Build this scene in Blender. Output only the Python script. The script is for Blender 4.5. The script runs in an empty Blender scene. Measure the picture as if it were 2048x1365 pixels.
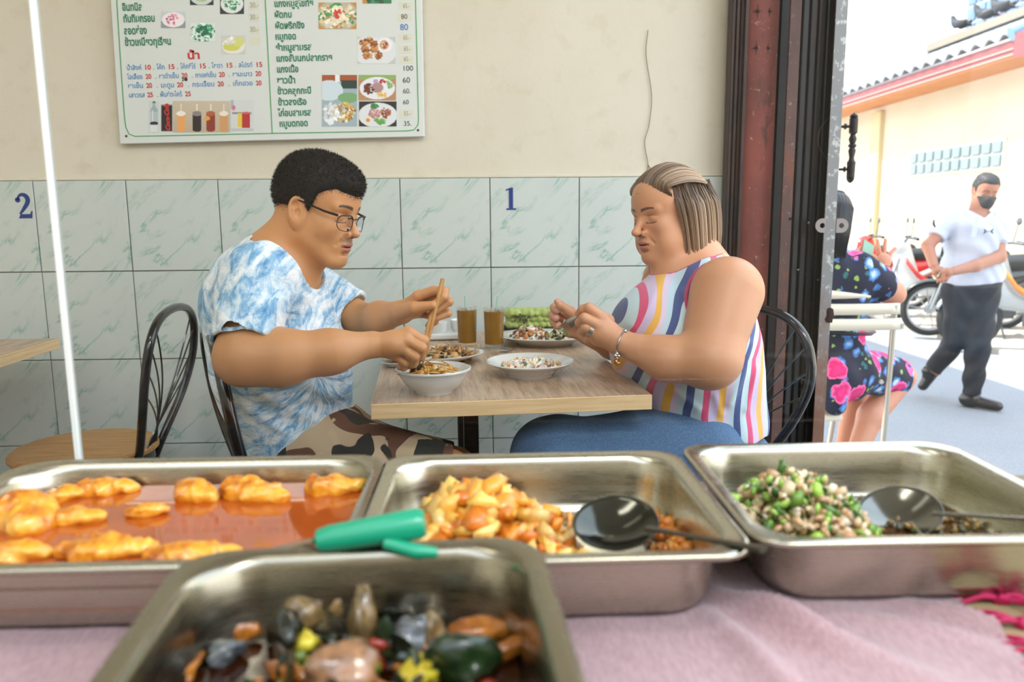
import bpy, bmesh, math, random
import numpy as np
from mathutils import Vector, Matrix, Euler
PI = math.pi
SC = bpy.context.scene
COL = SC.collection
# ------------------------------------------------------------------ camera
cam_d = bpy.data.cameras.new('camera'); CAM = bpy.data.objects.new('camera', cam_d); COL.objects.link(CAM)
F_PX, PITCH, YAW, ROLL, CAM_H = 1550.0, .158, .0306, -.0082, 1.12
def cam_basis(pitch, yaw, roll):
    f = np.array([math.sin(yaw)*math.cos(pitch), math.cos(yaw)*math.cos(pitch), -math.sin(pitch)])
    r = np.array([math.cos(yaw), -math.sin(yaw), 0.0]); u = np.cross(r, f)
    c, s = math.cos(roll), math.sin(roll)
    return c*r+s*u, -s*r+c*u, f
_r, _u, _f = cam_basis(PITCH, YAW, ROLL)
CAM.matrix_world = Matrix(((_r[0], _u[0], -_f[0], 0), (_r[1], _u[1], -_f[1], 0), (_r[2], _u[2], -_f[2], CAM_H), (0, 0, 0, 1)))
cam_d.sensor_width = 36.0; cam_d.lens = 36.0*F_PX/2048; cam_d.clip_start = .02
cam_d.dof.use_dof = True; cam_d.dof.focus_distance = 1.72; cam_d.dof.aperture_fstop = 4.2
SC.camera = CAM
# ------------------------------------------------------------------ light
w = bpy.data.worlds.new('sky'); SC.world = w; w.use_nodes = True
nt = w.node_tree; bg = nt.nodes['Background']
tc = nt.nodes.new('ShaderNodeTexCoord'); sx = nt.nodes.new('ShaderNodeSeparateXYZ'); cr = nt.nodes.new('ShaderNodeValToRGB')
nt.links.new(tc.outputs['Generated'], sx.inputs[0]); nt.links.new(sx.outputs['Z'], cr.inputs[0]); nt.links.new(cr.outputs[0], bg.inputs[0])
cr.color_ramp.elements[0].position = 0.0; cr.color_ramp.elements[0].color = (1.0, .985, .96, 1)
cr.color_ramp.elements[1].position = .8; cr.color_ramp.elements[1].color = (.66, .80, 1.0, 1)
bg.inputs[1].default_value = 1.6
sun_d = bpy.data.lights.new('sun', 'SUN'); sun = bpy.data.objects.new('sun', sun_d); COL.objects.link(sun)
sun_d.energy = 4.2; sun_d.angle = .01; sun_d.color = (1.0, .93, .82)
sun.rotation_euler = Vector((.50, -.24, -.86)).to_track_quat('-Z', 'Y').to_euler()
for k_, (lx_, ly_, lw_) in enumerate([(.9, -.95, 22.0), (-1.0, .30, 5.0)]):   # the shop's ceiling tubes
    a_ = bpy.data.lights.new('ceiling_tube_light', 'AREA'); a_.shape = 'RECTANGLE'; a_.size = 1.2; a_.size_y = .25; a_.energy = lw_; a_.color = (1.0, .965, .89)
    o_ = bpy.data.objects.new('ceiling_tube_light', a_); COL.objects.link(o_); o_.location = (lx_, ly_, 3.17)
SC.view_settings.view_transform = 'Standard'; SC.view_settings.look = 'None'; SC.view_settings.gamma = 1.0
SC.view_settings.use_curve_mapping = False; SC.view_settings.exposure = 1.15
SC.cycles.use_denoising = True; SC.cycles.max_bounces = 8; SC.cycles.diffuse_bounces = 4
SC.cycles.transparent_max_bounces = 16; SC.cycles.caustics_reflective = False; SC.cycles.caustics_refractive = False
SC.cycles.sample_clamp_indirect = 6.0
# ------------------------------------------------------------------ helpers
def rgb(h):
    h = h.lstrip('#'); c = [int(h[i:i+2], 16)/255 for i in (0, 2, 4)]
    return tuple([(x/12.92 if x <= .04045 else ((x+.055)/1.055)**2.4) for x in c])
class N:
    """a small node-graph writer"""
    def __init__(s, name):
        s.m = bpy.data.materials.new(name); s.m.use_nodes = True; s.t = s.m.node_tree
        s.b = s.t.nodes['Principled BSDF']; s.out = s.t.nodes['Material Output']
    def n(s, typ, **kw):
        nd = s.t.nodes.new('ShaderNode'+typ)
        for k, v in kw.items(): setattr(nd, k, v)
        return nd
    def put(s, sock, v):
        if hasattr(v, 'is_output'): s.t.links.new(v, sock)
        elif isinstance(v, (tuple, list)):
            sock.default_value = (*v, 1) if len(v) == 3 and sock.type == 'RGBA' else v
        else: sock.default_value = v
    def set(s, **kw):
        nm = dict(color='Base Color', rough='Roughness', metal='Metallic', normal='Normal', ior='IOR', trans='Transmission Weight',
                  alpha='Alpha', emit='Emission Color', emits='Emission Strength', sss='Subsurface Weight', sssr='Subsurface Radius',
                  ssss='Subsurface Scale', coat='Coat Weight', coatr='Coat Roughness', spec='Specular IOR Level', sheen='Sheen Weight')
        for k, v in kw.items(): s.put(s.b.inputs[nm[k]], v)
        return s
    def coord(s, kind='Object', scale=(1, 1, 1), rot=(0, 0, 0), loc=(0, 0, 0)):
        t = s.n('TexCoord'); mp = s.n('Mapping'); s.t.links.new(t.outputs[kind], mp.inputs[0])
        mp.inputs['Scale'].default_value = scale; mp.inputs['Rotation'].default_value = rot; mp.inputs['Location'].default_value = loc
        return mp.outputs[0]
    def noise(s, vec, scale=5, detail=4, rough=.55, dist=0, out='Fac'):
        nd = s.n('TexNoise'); s.put(nd.inputs['Vector'], vec); nd.inputs['Scale'].default_value = scale
        nd.inputs['Detail'].default_value = detail; nd.inputs['Roughness'].default_value = rough; nd.inputs['Distortion'].default_value = dist
        return nd.outputs[out]
    def vor(s, vec, scale=5, feature='F1', out='Distance', rand=1.0):
        nd = s.n('TexVoronoi', feature=feature); s.put(nd.inputs['Vector'], vec); nd.inputs['Scale'].default_value = scale
        nd.inputs['Randomness'].default_value = rand
        return nd.outputs[out]
    def wave(s, vec, scale=5, dist=0, detail=2, dscale=1, kind='BANDS', dir='X', prof='SIN'):
        nd = s.n('TexWave', wave_type=kind, wave_profile=prof)
        if kind == 'BANDS': nd.bands_direction = dir
        else: nd.rings_direction = dir
        s.put(nd.inputs['Vector'], vec); nd.inputs['Scale'].default_value = scale; nd.inputs['Distortion'].default_value = dist
        nd.inputs['Detail'].default_value = detail; nd.inputs['Detail Scale'].default_value = dscale
        return nd.outputs['Fac']
    def ramp(s, fac, stops, interp='LINEAR'):
        nd = s.n('ValToRGB'); s.put(nd.inputs[0], fac); cr = nd.color_ramp; cr.interpolation = interp
        while len(cr.elements) < len(stops): cr.elements.new(.5)
        for e, (p, c) in zip(cr.elements, stops):
            e.position = p; e.color = (*c, 1) if not isinstance(c, (int, float)) else (c, c, c, 1)
        return nd.outputs[0]
    def mix(s, fac, a, b, mode='MIX'):
        nd = s.n('Mix', data_type='RGBA', blend_type=mode); s.put(nd.inputs[0], fac); s.put(nd.inputs[6], a); s.put(nd.inputs[7], b)
        return nd.outputs[2]
    def math(s, op, a, b=0.0, c=0.0):
        nd = s.n('Math', operation=op); s.put(nd.inputs[0], a); s.put(nd.inputs[1], b)
        if len(nd.inputs) > 2: s.put(nd.inputs[2], c)
        return nd.outputs[0]
    def bump(s, h, strength=.3, dist=.002, nrm=None):
        nd = s.n('Bump'); s.put(nd.inputs['Height'], h); nd.inputs['Strength'].default_value = strength; nd.inputs['Distance'].default_value = dist
        if nrm is not None: s.put(nd.inputs['Normal'], nrm)
        s.set(normal=nd.outputs[0]); return nd.outputs[0]
    def sep(s, v, ax):
        nd = s.n('SeparateXYZ'); s.put(nd.inputs[0], v); return nd.outputs[ax]
    def attr(s, name='col', out='Color'):
        nd = s.n('Attribute', attribute_name=name); return nd.outputs[out]
def simple(name, color, rough=.5, metal=0.0, var=None, bump=None, **kw):
    g = N(name); g.set(color=color, rough=rough, metal=metal, **kw)
    v = g.coord()
    if var:  # (scale, colour2, amount)
        f = g.noise(v, var[0], 5)
        g.set(color=g.mix(g.ramp(f, [(.35, 0.0), (.65, var[2])]), color, var[1]))
    if bump: g.bump(g.noise(v, bump[0], 4), bump[1], bump[2] if len(bump) > 2 else .002)
    return g.m
class MB:
    """collects faces for ONE mesh object"""
    def __init__(s): s.v = []; s.f = []; s.mi = []; s.cur = 0
    def add(s, vs, fs):
        o = len(s.v); s.v += [tuple(map(float, p)) for p in vs]; s.f += [tuple(i+o for i in f) for f in fs]; s.mi += [s.cur]*len(fs); return s
    def box(s, c, d, rot=None):
        vs = []
        for z in (-1, 1):
            for y in (-1, 1):
                for x in (-1, 1):
                    p = Vector((x*d[0]/2, y*d[1]/2, z*d[2]/2))
                    if rot is not None: p = rot @ p
                    vs.append(p+Vector(c))
        return s.add(vs, [(0, 2, 3, 1), (4, 5, 7, 6), (0, 1, 5, 4), (2, 6, 7, 3), (0, 4, 6, 2), (1, 3, 7, 5)])
    def tube(s, pts, r, n=8, cap=True, closed=False, flat=1.0, up=None):
        pts = [Vector(p) for p in pts]; m = len(pts); rr = r if hasattr(r, '__len__') else [r]*m
        vs = []; prev = None
        for i, p in enumerate(pts):
            if closed: t = pts[(i+1) % m]-pts[i-1]
            else: t = pts[min(i+1, m-1)]-pts[max(i-1, 0)]
            t.normalize()
            if prev is None:
                a = Vector(up) if up else (Vector((0, 0, 1)) if abs(t.z) < .9 else Vector((1, 0, 0)))
            else: a = prev
            a = (a-t*a.dot(t)); a.normalize(); b = t.cross(a); prev = a
            for k in range(n):
                an = 2*PI*k/n; vs.append(p+a*(math.cos(an)*rr[i]*flat)+b*(math.sin(an)*rr[i]))
        fs = []
        for i in range(m if closed else m-1):
            j = (i+1) % m
            for k in range(n):
                l = (k+1) % n; fs.append((i*n+k, i*n+l, j*n+l, j*n+k))
        if cap and not closed: fs += [tuple(range(n))[::-1], tuple((m-1)*n+k for k in range(n))]
        return s.add(vs, fs)
    def lathe(s, prof, n=32, c=(0, 0, 0), rot=None, closed=False, sx=1, sy=1):
        vs = []
        for (r, z) in prof:
            for k in range(n):
                a = 2*PI*k/n; p = Vector((r*math.cos(a)*sx, r*math.sin(a)*sy, z))
                if rot is not None: p = rot @ p
                vs.append(p+Vector(c))
        m = len(prof); fs = []
        for i in range(m if closed else m-1):
            j = (i+1) % m
            for k in range(n):
                l = (k+1) % n; fs.append((i*n+k, i*n+l, j*n+l, j*n+k))
        return s.add(vs, fs)
    def prism(s, poly, a, b, ax='z'):
        """polygon in the two other axes, extruded from a to b along ax"""
        def P(u, v, w): return {'z': (u, v, w), 'y': (u, w, v), 'x': (w, u, v)}[ax]
        n = len(poly); vs = [P(u, v, a) for u, v in poly]+[P(u, v, b) for u, v in poly]
        fs = [tuple(range(n))[::-1], tuple(range(n, 2*n))]+[(i, (i+1) % n, n+(i+1) % n, n+i) for i in range(n)]
        return s.add(vs, fs)
    def grid(s, P):
        """P: array (a,b,3)"""
        P = np.asarray(P); a, b = P.shape[:2]; i, j = np.meshgrid(np.arange(a-1), np.arange(b-1), indexing='ij')
        k = (i*b+j).ravel(); fs = np.stack([k, k+b, k+b+1, k+1], 1)
        return s.add(P.reshape(-1, 3).tolist(), fs.tolist())
    def blob(s, c, r, seed=0, amp=.2, sc=(1, 1, 1), sub=2, rot=None, freq=1.6):
        """noisy lump"""
        vs, fs = ico(sub); rs = np.random.RandomState(seed); n = vs.copy(); d = np.zeros(len(vs))
        for k in range(5):
            q = rs.normal(size=3)*freq*(1+.6*k); d += np.sin(vs@q+rs.uniform(0, 6.3))/(1+.6*k)
        p = n*(1+amp*d[:, None]*.5)*r*np.array(sc)
        if rot is not None: p = p@np.array(rot.to_3x3()).T
        return s.add((p+np.array(c)).tolist(), fs)
    def build(s, name, mat=None, parent=None, smooth=True, bevel=0, col=None, angle=40, **props):
        me = bpy.data.meshes.new(name); me.from_pydata(s.v, [], s.f)
        mats = mat if isinstance(mat, (list, tuple)) else [mat]
        for m in mats:
            if m: me.materials.append(m)
        if len(mats) > 1: me.polygons.foreach_set('material_index', s.mi)
        bm = bmesh.new(); bm.from_mesh(me)
        if col is None: bmesh.ops.remove_doubles(bm, verts=bm.verts, dist=1e-6)
        bmesh.ops.recalc_face_normals(bm, faces=bm.faces); bm.to_mesh(me); bm.free()
        if smooth: me.shade_smooth() if angle is None else smooth_mesh(me, angle)
        if col is not None: set_col(me, col)
        o = bpy.data.objects.new(name, me); COL.objects.link(o)
        if bevel:
            b = o.modifiers.new('bevel', 'BEVEL'); b.width = bevel; b.segments = 2; b.limit_method = 'ANGLE'
        if parent: o.parent = parent
        for k, v in props.items(): o[k] = v
        return o
def smooth_mesh(me, angle=40):
    me.shade_smooth(); me.set_sharp_from_angle(angle=math.radians(angle))
_ico = {}
def ico(sub):
    if sub not in _ico:
        bm = bmesh.new(); bmesh.ops.create_icosphere(bm, subdivisions=sub, radius=1)
        _ico[sub] = (np.array([v.co[:] for v in bm.verts]), [tuple(v.index for v in f.verts) for f in bm.faces]); bm.free()
    return _ico[sub]
def set_col(me, c):
    c = np.asarray(c, np.float32)
    a = me.color_attributes.new('col', 'FLOAT_COLOR', 'POINT')
    if c.shape[1] == 3: c = np.concatenate([c, np.ones((len(c), 1), np.float32)], 1)
    a.data.foreach_set('color', c.ravel())
def arrmesh(name, V, Fq, mat, parent=None, col=None, smooth=True, nf=None, **props):
    me = bpy.data.meshes.new(name); V = np.asarray(V, np.float32); Fq = np.asarray(Fq, np.int32)
    k = Fq.shape[1]; me.vertices.add(len(V)); me.vertices.foreach_set('co', V.ravel())
    me.loops.add(Fq.size); me.loops.foreach_set('vertex_index', Fq.ravel()); me.polygons.add(len(Fq))
    me.polygons.foreach_set('loop_start', np.arange(0, Fq.size, k)); me.polygons.foreach_set('loop_total', np.full(len(Fq), k))
    me.update(); me.validate()
    if smooth: me.shade_smooth()
    if nf is not None:   # normals straight from the field, seamless where fine and coarse meshes meet
        e = np.float32(.0012); nr = np.zeros_like(V)
        for sg in ((1, -1, -1), (-1, -1, 1), (-1, 1, -1), (1, 1, 1)): k_ = np.array(sg, np.float32); nr += k_*nf(V+k_*e)[:, None]
        nr /= np.linalg.norm(nr, axis=1, keepdims=True)+1e-9; me.normals_split_custom_set_from_vertices(nr.tolist())
    me.materials.append(mat)
    if col is not None: set_col(me, col)
    o = bpy.data.objects.new(name, me); COL.objects.link(o)
    if parent: o.parent = parent
    for k2, v in props.items(): o[k2] = v
    return o
def thing(name, label, cat, loc=(0, 0, 0), rz=0.0, group=None):
    o = bpy.data.objects.new(name, None); COL.objects.link(o); o.empty_display_size = .05
    o.location = loc; o.rotation_euler = (0, 0, rz); o['label'] = label; o['category'] = cat
    if group: o['group'] = group
    return o
def tag(o, label, cat, group=None, kind=None):
    o['label'] = label; o['category'] = cat
    if group: o['group'] = group
    if kind: o['kind'] = kind
    return o
def struct(o): o['kind'] = 'structure'; return o
def clone(o, loc=None, rz=None, parent=None, label=None):
    c = o.copy(); COL.objects.link(c)
    if parent is not None: c.parent = parent
    if loc is not None: c.location = loc
    if rz is not None: c.rotation_euler = (0, 0, rz)
    if label: c['label'] = label
    for ch in list(o.children): clone(ch, parent=c)
    return c
def arc(p0, p1, bulge, n=12):
    p0, p1, b = Vector(p0), Vector(p1), Vector(bulge)
    return [p0.lerp(p1, i/n)+b*(4*(i/n)*(1-i/n)) for i in range(n+1)]
def bez(pts, n=24):
    """catmull-rom through points"""
    P = [Vector(p) for p in pts]; P = [2*P[0]-P[1]]+P+[2*P[-1]-P[-2]]; out = []
    seg = len(P)-3; per = max(2, n//seg)
    for i in range(seg):
        for k in range(per):
            t = k/per; a, b, c, d = P[i:i+4]
            out.append(.5*((2*b)+(c-a)*t+(2*a-5*b+4*c-d)*t*t+(3*b-a-3*c+d)*t**3))
    out.append(P[-2]); return out
def stroke(mb, pts, wd, y=0.0):
    pass
# ------------------------------------------------------------------ pixel ray onto a real plane (tracing aid, 2048x1365 frame)
_C0 = np.array([0, 0, CAM_H])
def ray(x, y): return _f + _r*(x-1024)/F_PX + _u*(682.5-y)/F_PX
def at(x, y, Y): d = ray(x, y); return Vector(_C0+d*(Y/d[1]))
def atz(x, y, Z): d = ray(x, y); return Vector(_C0+d*((Z-CAM_H)/d[2]))
def atx(x, y, X): d = ray(x, y); return Vector(_C0+d*(X/d[0]))
WY = 2.65                    # the tiled wall
# plaster
g = N('cream_plaster'); v = g.coord()
n1 = g.noise(v, 1.3, 6, .6); n2 = g.noise(v, 14, 5, .6)
c = g.mix(g.ramp(n1, [(.3, 0.0), (.7, 1.0)]), rgb('#dcd5c4'), rgb('#d0c8b4'))
c = g.mix(g.ramp(n2, [(.55, 0.0), (.8, .35)]), c, rgb('#b9ab84'))
vz = g.coord('Object', (1, 1, 1)); 
g.set(color=c, rough=.75); g.bump(g.noise(v, 30, 6, .7), .25, .004); M_PLASTER = g.m
mb = MB(); mb.box((-1.15, WY+.09, 1.6), (3.9, .16, 3.3)); wall = struct(mb.build('wall_back', M_PLASTER, smooth=False))
# the thin painted ledge over the tiles
mb = MB(); mb.box((-1.15, WY+.006, 1.258), (3.9, .014, .010)); struct(mb.build('trim_1', M_PLASTER, bevel=.002))
# grout backing
M_GROUT = simple('grout', rgb('#8f8d7d'), .9)
mb = MB(); mb.box((-1.15, WY+.005, .62), (3.9, .01, 1.262)); mb.build('grout', M_GROUT, wall, smooth=False)
g = N('marbled_tile'); v = g.coord('Object', (1, 1, 1), (0, math.radians(-40), 0))
vs = g.n('Mapping'); g.put(vs.inputs[0], v); vs.inputs['Scale'].default_value = (1, 1, .42); vs.inputs['Location'].default_value = (3.7, 0, 1.3)
vv = vs.outputs[0]
nn = g.noise(vv, 7.5, 6, .6, .9)
vein = g.math('ABSOLUTE', g.math('SUBTRACT', nn, .5)); vein = g.ramp(vein, [(0, 1.0), (.010, .5), (.035, 0.0)])
mask = g.ramp(g.noise(vv, 11, 3, .5), [(.45, 0.0), (.60, 1.0)])
soft = g.ramp(g.noise(vv, 6, 5, .6), [(.5, 0.0), (.75, .5)])
c = g.mix(soft, rgb('#c6cfca'), rgb('#b0c3bc')); c = g.mix(g.math('MULTIPLY', g.math('MULTIPLY', vein, mask), .8), c, rgb('#6ea695'))
g.set(color=c, rough=.22, coat=.25, coatr=.12); M_TILE = g.m
mb = MB(); mb.box((.1483, 0, -.1483), (.2966, .008, .2966)); tile0 = mb.build('tile', M_TILE, wall, bevel=.0012)
mbh = MB(); mbh.box((.093, 0, -.1483), (.186, .008, .2966)); tile_h = mbh.build('tile', M_TILE, wall, bevel=.0012)
rt = random.Random(4)
first = True
for j in range(5):
    for i in range(-5, 8):
        x = -1.489+.3*i+.0017; z = 1.253-.3*j-.0017
        if i == 7: src = tile_h if j == 0 else clone(tile_h, parent=wall)
        elif first: src = tile0; first = False
        else: src = clone(tile0, parent=wall)
        src.location = (x, WY-.0045+rt.uniform(-.0006, .0006), z)
# end of the tiling: greenish edge strip and grey wall corner
M_EDGE = simple('green_tile_edge', rgb('#6f7d58'), .35)
mb = MB(); mb.box((.800, WY-.012, .62), (.012, .05, 1.27)); struct(mb.build('trim_2', M_EDGE, bevel=.002))
M_CORNER = simple('grey_corner', rgb('#8d897c'), .7)
mb = MB(); mb.box((.815, WY+.03, 1.6), (.014, .18, 3.3)); struct(mb.build('trim_3', M_CORNER, smooth=False))
# hairline crack and a few stains in the plaster
M_CRACK = simple('crack', rgb('#6d6648'), .9)
mb = MB()
P = [at(*p, WY+.005) for p in [(1296, 60), (1292, 110), (1303, 190), (1298, 250), (1289, 285), (1296, 330), (1290, 354)]]
mb.tube(bez(P, 40), .0011, 5); mb.tube([at(1296, 330, WY+.005), at(1304, 342, WY+.005)], .0015, 5)
mb.build('crack', M_CRACK, wall)
# room shell
M_FLOOR = simple('floor_terrazzo', rgb('#8d857b'), .35, var=(40, rgb('#5e5850'), .6))
mb = MB(); mb.box((-.95, .7, -.03), (4.4, 3.9, .06)); struct(mb.build('floor', M_FLOOR, smooth=False))
mb = MB(); mb.box((-3.1, .7, 1.6), (.1, 4.0, 3.3)); struct(mb.build('wall_left', M_PLASTER, smooth=False))
M_CEIL = simple('ceiling_paint', rgb('#d8d4c8'), .8)
mb = MB(); mb.box((-.95, .95, 3.3), (4.4, 3.5, .1)); struct(mb.build('ceiling', M_CEIL, smooth=False))
# the lane and the shaded house front behind the photographer
M_BACK = simple('house_front_paint', rgb('#a39a8a'), .85, var=(.7, rgb('#7d766a'), .8))
mb = MB(); mb.box((-.6, -2.9, -.08), (9.0, 3.4, .1)); struct(mb.build('pavement', simple('pale_paving', rgb('#b5aea2'), .9, var=(3, rgb('#9c958a'), .5)), smooth=False))
mb = MB(); mb.box((-.6, -4.6, 1.9), (9.0, .2, 4.4)); struct(mb.build('wall_front', M_BACK, smooth=False))
mb = MB(); mb.box((-3.1, -3.0, 1.6), (.1, 3.4, 3.3)); struct(mb.build('wall_left_front', M_PLASTER, smooth=False))
# upper storeys of this shophouse row: they throw the shade on the lane
mb = MB(); mb.box((-.95, 9.8, 4.0), (4.5, 21, 1.2)); struct(mb.build('wall_upper', M_PLASTER, smooth=False))
# ------------------------------------------------------------------ numbers on the wall
M_BLUE = simple('blue_paint', rgb('#0b2f7d'), .5)
def text(s, mat, x, y, z, size, parent=None, name='lettering', width=None, height=None, rot=0.0, bold=0.0, shear=0.0, align='LEFT', pieces=None):
    cu = bpy.data.curves.new(name, 'FONT'); cu.body = s; cu.size = size; cu.offset = bold; cu.shear = shear; cu.align_x = align
    cu.materials.append(mat); o = bpy.data.objects.new(name, cu); COL.objects.link(o); o.location = (x, y, z); o.rotation_euler = (PI/2, 0, 0)
    if rot: o.rotation_euler = Euler((PI/2, -rot, 0))
    if parent: o.parent = parent
    o['_w'] = width or 0.0; o['_h'] = height or 0.0; TEXTS.append(o); return o
TEXTS = []
def serif_two():
    pts = [(3, 14)]
    return pts
def poly_obj(name, polys, mat, y, parent=None, th=.0012):
    """flat cut-out letters in the x-z plane facing -y"""
    mb = MB()
    for p in polys: mb.prism(p, y-th, y, 'y')
    return mb.build(name, mat, parent, smooth=False)
def stroke_poly(pts, wds):
    L, R = [], []; pts = [Vector((p[0], p[1], 0)) for p in pts]
    for i, p in enumerate(pts):
        t = (pts[min(i+1, len(pts)-1)]-pts[max(i-1, 0)]).normalized(); n = Vector((-t.y, t.x, 0)); w = wds[i] if hasattr(wds, '__len__') else wds
        L.append((p+n*w/2)[:2]); R.append((p-n*w/2)[:2])
    return L, R
def ribbon(mb, pts, wds, y, th=.0012):
    L, R = stroke_poly(pts, wds)
    for i in range(len(L)-1): mb.prism([L[i], L[i+1], R[i+1], R[i]], y-th, y, 'y')
# '2' in a fat-face serif, then '1'
mb = MB(); O = at(32, 437, WY-.009); k = .00171
def sp(l): return [(O.x+a*k, O.z+b*k) for a, b in l]
top = bez([(a, b, 0) for a, b in [(7, 34), (9, 41), (15, 45), (22, 43), (26, 36), (24, 28), (17, 18), (9, 8)]], 42)
wd = [k*(3+5.5*math.sin(PI*min(1, (i/len(top))**1.3))) for i in range(len(top))]
ribbon(mb, sp([(p.x, p.y) for p in top]), wd, O.y)
mb.prism([(O.x+(7+5*math.cos(a))*k, O.z+(35+5*math.sin(a))*k) for a in np.linspace(0, 2*PI, 16, False)], O.y-.0012, O.y, 'y')
mb.prism(sp([(6, 0), (31, 0), (33, 14), (31, 14), (28, 8), (10, 8)]), O.y-.0013, O.y, 'y')
tag(mb.build('wall_number', M_BLUE, smooth=False), 'dark blue number 2 painted on a wall tile at the far left', 'number')
mb = MB(); O = at(1012, 420, WY-.009)
mb.prism(sp([(6, 3), (14, 3), (14, 43), (11, 43), (6, 41)]), O.y-.0012, O.y, 'y'); mb.prism(sp([(1, 0), (20, 0), (20, 3), (1, 3)]), O.y-.0012, O.y, 'y')
mb.prism(sp([(0, 37), (6, 38.5), (8, 41), (11, 43), (0, 39.5)]), O.y-.0012, O.y, 'y')
tag(mb.build('wall_number', M_BLUE, smooth=False), 'dark blue number 1 painted on a wall tile between the diners', 'number')
# ------------------------------------------------------------------ menu board
BY = 2.632
M_BOARD = simple('board_white', rgb('#d7dcd8'), .35)
board = thing('menu_board', 'large white menu board with green border, Thai dishes, prices and food photos', 'sign', at(540, 280, WY))
def bchild(o):
    o.parent = board; o.matrix_parent_inverse = Matrix.Translation(board.location).inverted(); return o
c0, c1 = at(240, 288, BY), at(849, 273, BY)
mb = MB(); z1 = 2.0
mb.prism([(c0.x, c0.z), (c1.x, c1.z), (c1.x+.004, z1), (c0.x+.012, z1)], BY, WY-.001, 'y')
bchild(mb.build('panel', M_BOARD, bevel=.002, smooth=False))
M_GREENP = simple('green_print', rgb('#2f9b4a'), .5); M_GTXT = simple('green_text', rgb('#0f7a55'), .5); M_BTXT = simple('blue_text', rgb('#1f86c4'), .5)
M_RTXT = simple('red_text', rgb('#c8302f'), .5); M_KTXT = simple('black_ink', rgb('#2b2b30'), .5); M_GREY = simple('grey_ink', rgb('#8d9088'), .6)
M_INKB = simple('blue_ink', rgb('#1466b8'), .5); M_TAPE = simple('cream_sticker', rgb('#d9d8c6'), .6)
def bp(x, y): p = at(x, y, BY); return (p.x, p.z)
mb = MB()
bl = [bp(233, -60), bp(234, 10), bp(243, 150), bp(249, 235), bp(252, 255), bp(258, 268), bp(270, 273), bp(545, 267), bp(815, 262), bp(828, 260), bp(836, 250), bp(837, 238), bp(831, 0), bp(829, -60)]
ribbon(mb, bl, .0030, BY-.0002, .0005); ribbon(mb, [bp(528.5, -60), bp(530.4, 0), bp(544.5, 266)], .0030, BY-.0002, .0005)
bchild(mb.build('border', M_GREENP, smooth=False))
def mt(s, mat, x0, x1, yb, h, bold=.034, name='lettering'):
    p = bp(x0, yb); q = bp(x1, yb)
    o = text(s, mat, p[0], BY-.0009, p[1], .03, None, name, q[0]-p[0], h*.00171, bold=bold*.03, rot=.022)
    return bchild(o)
for s, a, b, yb in [('อินทนิล', 122, 313, 105), ('ทับทิมกรอบ', 132, 437, 218), ('ลอดช่อง', 140, 362, 336), ('ข้าวเหนียวทุเรียน', 148, 597, 447)]:
    mt(s, M_GTXT, 220+a/4.875, 220+b/4.875, yb/4.875, 11)
mt('น้ำ', M_RTXT, 220+755/4.875, 220+872/4.875, 576/4.875, 11.5, .035)
rows = [(685, -.0253, [('น้ำสิงห์', 165, 307), ('10', 335, 390), ('.', 421, 430), ('โค้ก', 458, 535), ('15', 565, 620), ('.', 652, 661), ('โค้กซีโร่', 690, 838), ('15', 870, 925), ('.', 960, 969), ('โซดา', 995, 1098), ('15', 1130, 1185), ('.', 1218, 1227), ('สไปรท์', 1255, 1390), ('15', 1420, 1475)]),
        (775, -.0268, [('โอเลี้ยง', 172, 320), ('20', 350, 406), ('.', 440, 449), ('ชาดำเย็น', 478, 670), ('20', 700, 757), ('.', 795, 804), ('กาแฟเย็น', 832, 1033), ('20', 1065, 1121), ('.', 1157, 1166), ('ชามะนาว', 1195, 1386), ('20', 1420, 1476)]),
        (862, -.023, [('ชาเย็น', 176, 322), ('20', 356, 413), ('.', 455, 464), ('มะตูม', 498, 622), ('20', 657, 716), ('.', 760, 769), ('กระเจี๊ยบ', 803, 1016), ('20', 1052, 1111), ('.', 1155, 1164), ('เก๊กฮวย', 1198, 1386), ('20', 1424, 1480)]),
        (953, -.025, [('เสาวรส', 184, 338), ('25', 366, 422), ('.', 457, 466), ('พั้นช์ตะไคร้', 490, 703), ('25', 735, 790)])]
for yb, sl, ws in rows:
    for s, a, b in ws: mt(s, M_RTXT if s[0] in '12' else M_BTXT, 220+a/4.875, 220+b/4.875, (yb+sl*(a-165))/4.875, 7.4, .025 if s[0] in '12' else .01)
mt('3●', M_KTXT, 220+702/4.875, 220+758/4.875, 792/4.875, 5)
for s, a, b, yb in [('แกงหมูสุโขทัย', 42, 420, 68), ('ผัดกบ', 44, 210, 175), ('ผัดพริกขิง', 50, 335, 282), ('หมูทอด', 52, 252, 388), ('ยำหมูสามรส', 57, 405, 496), ('แกงสับนกปลากราย', 62, 605, 602),
                    ('แกงเนื้อ', 66, 276, 708), ('ซาวน้ำ', 70, 248, 815), ('ข้าวคลุกกะปิ', 75, 402, 920), ('ข้าวลงเรือ', 80, 358, 1028), ('ไก่อบสามรส', 82, 410, 1134), ('หมูบดทอด', 92, 367, 1237)]:
    mt(s, M_GTXT, 540+a/4.875, 540+b/4.875, yb/4.875, 10)
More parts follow.
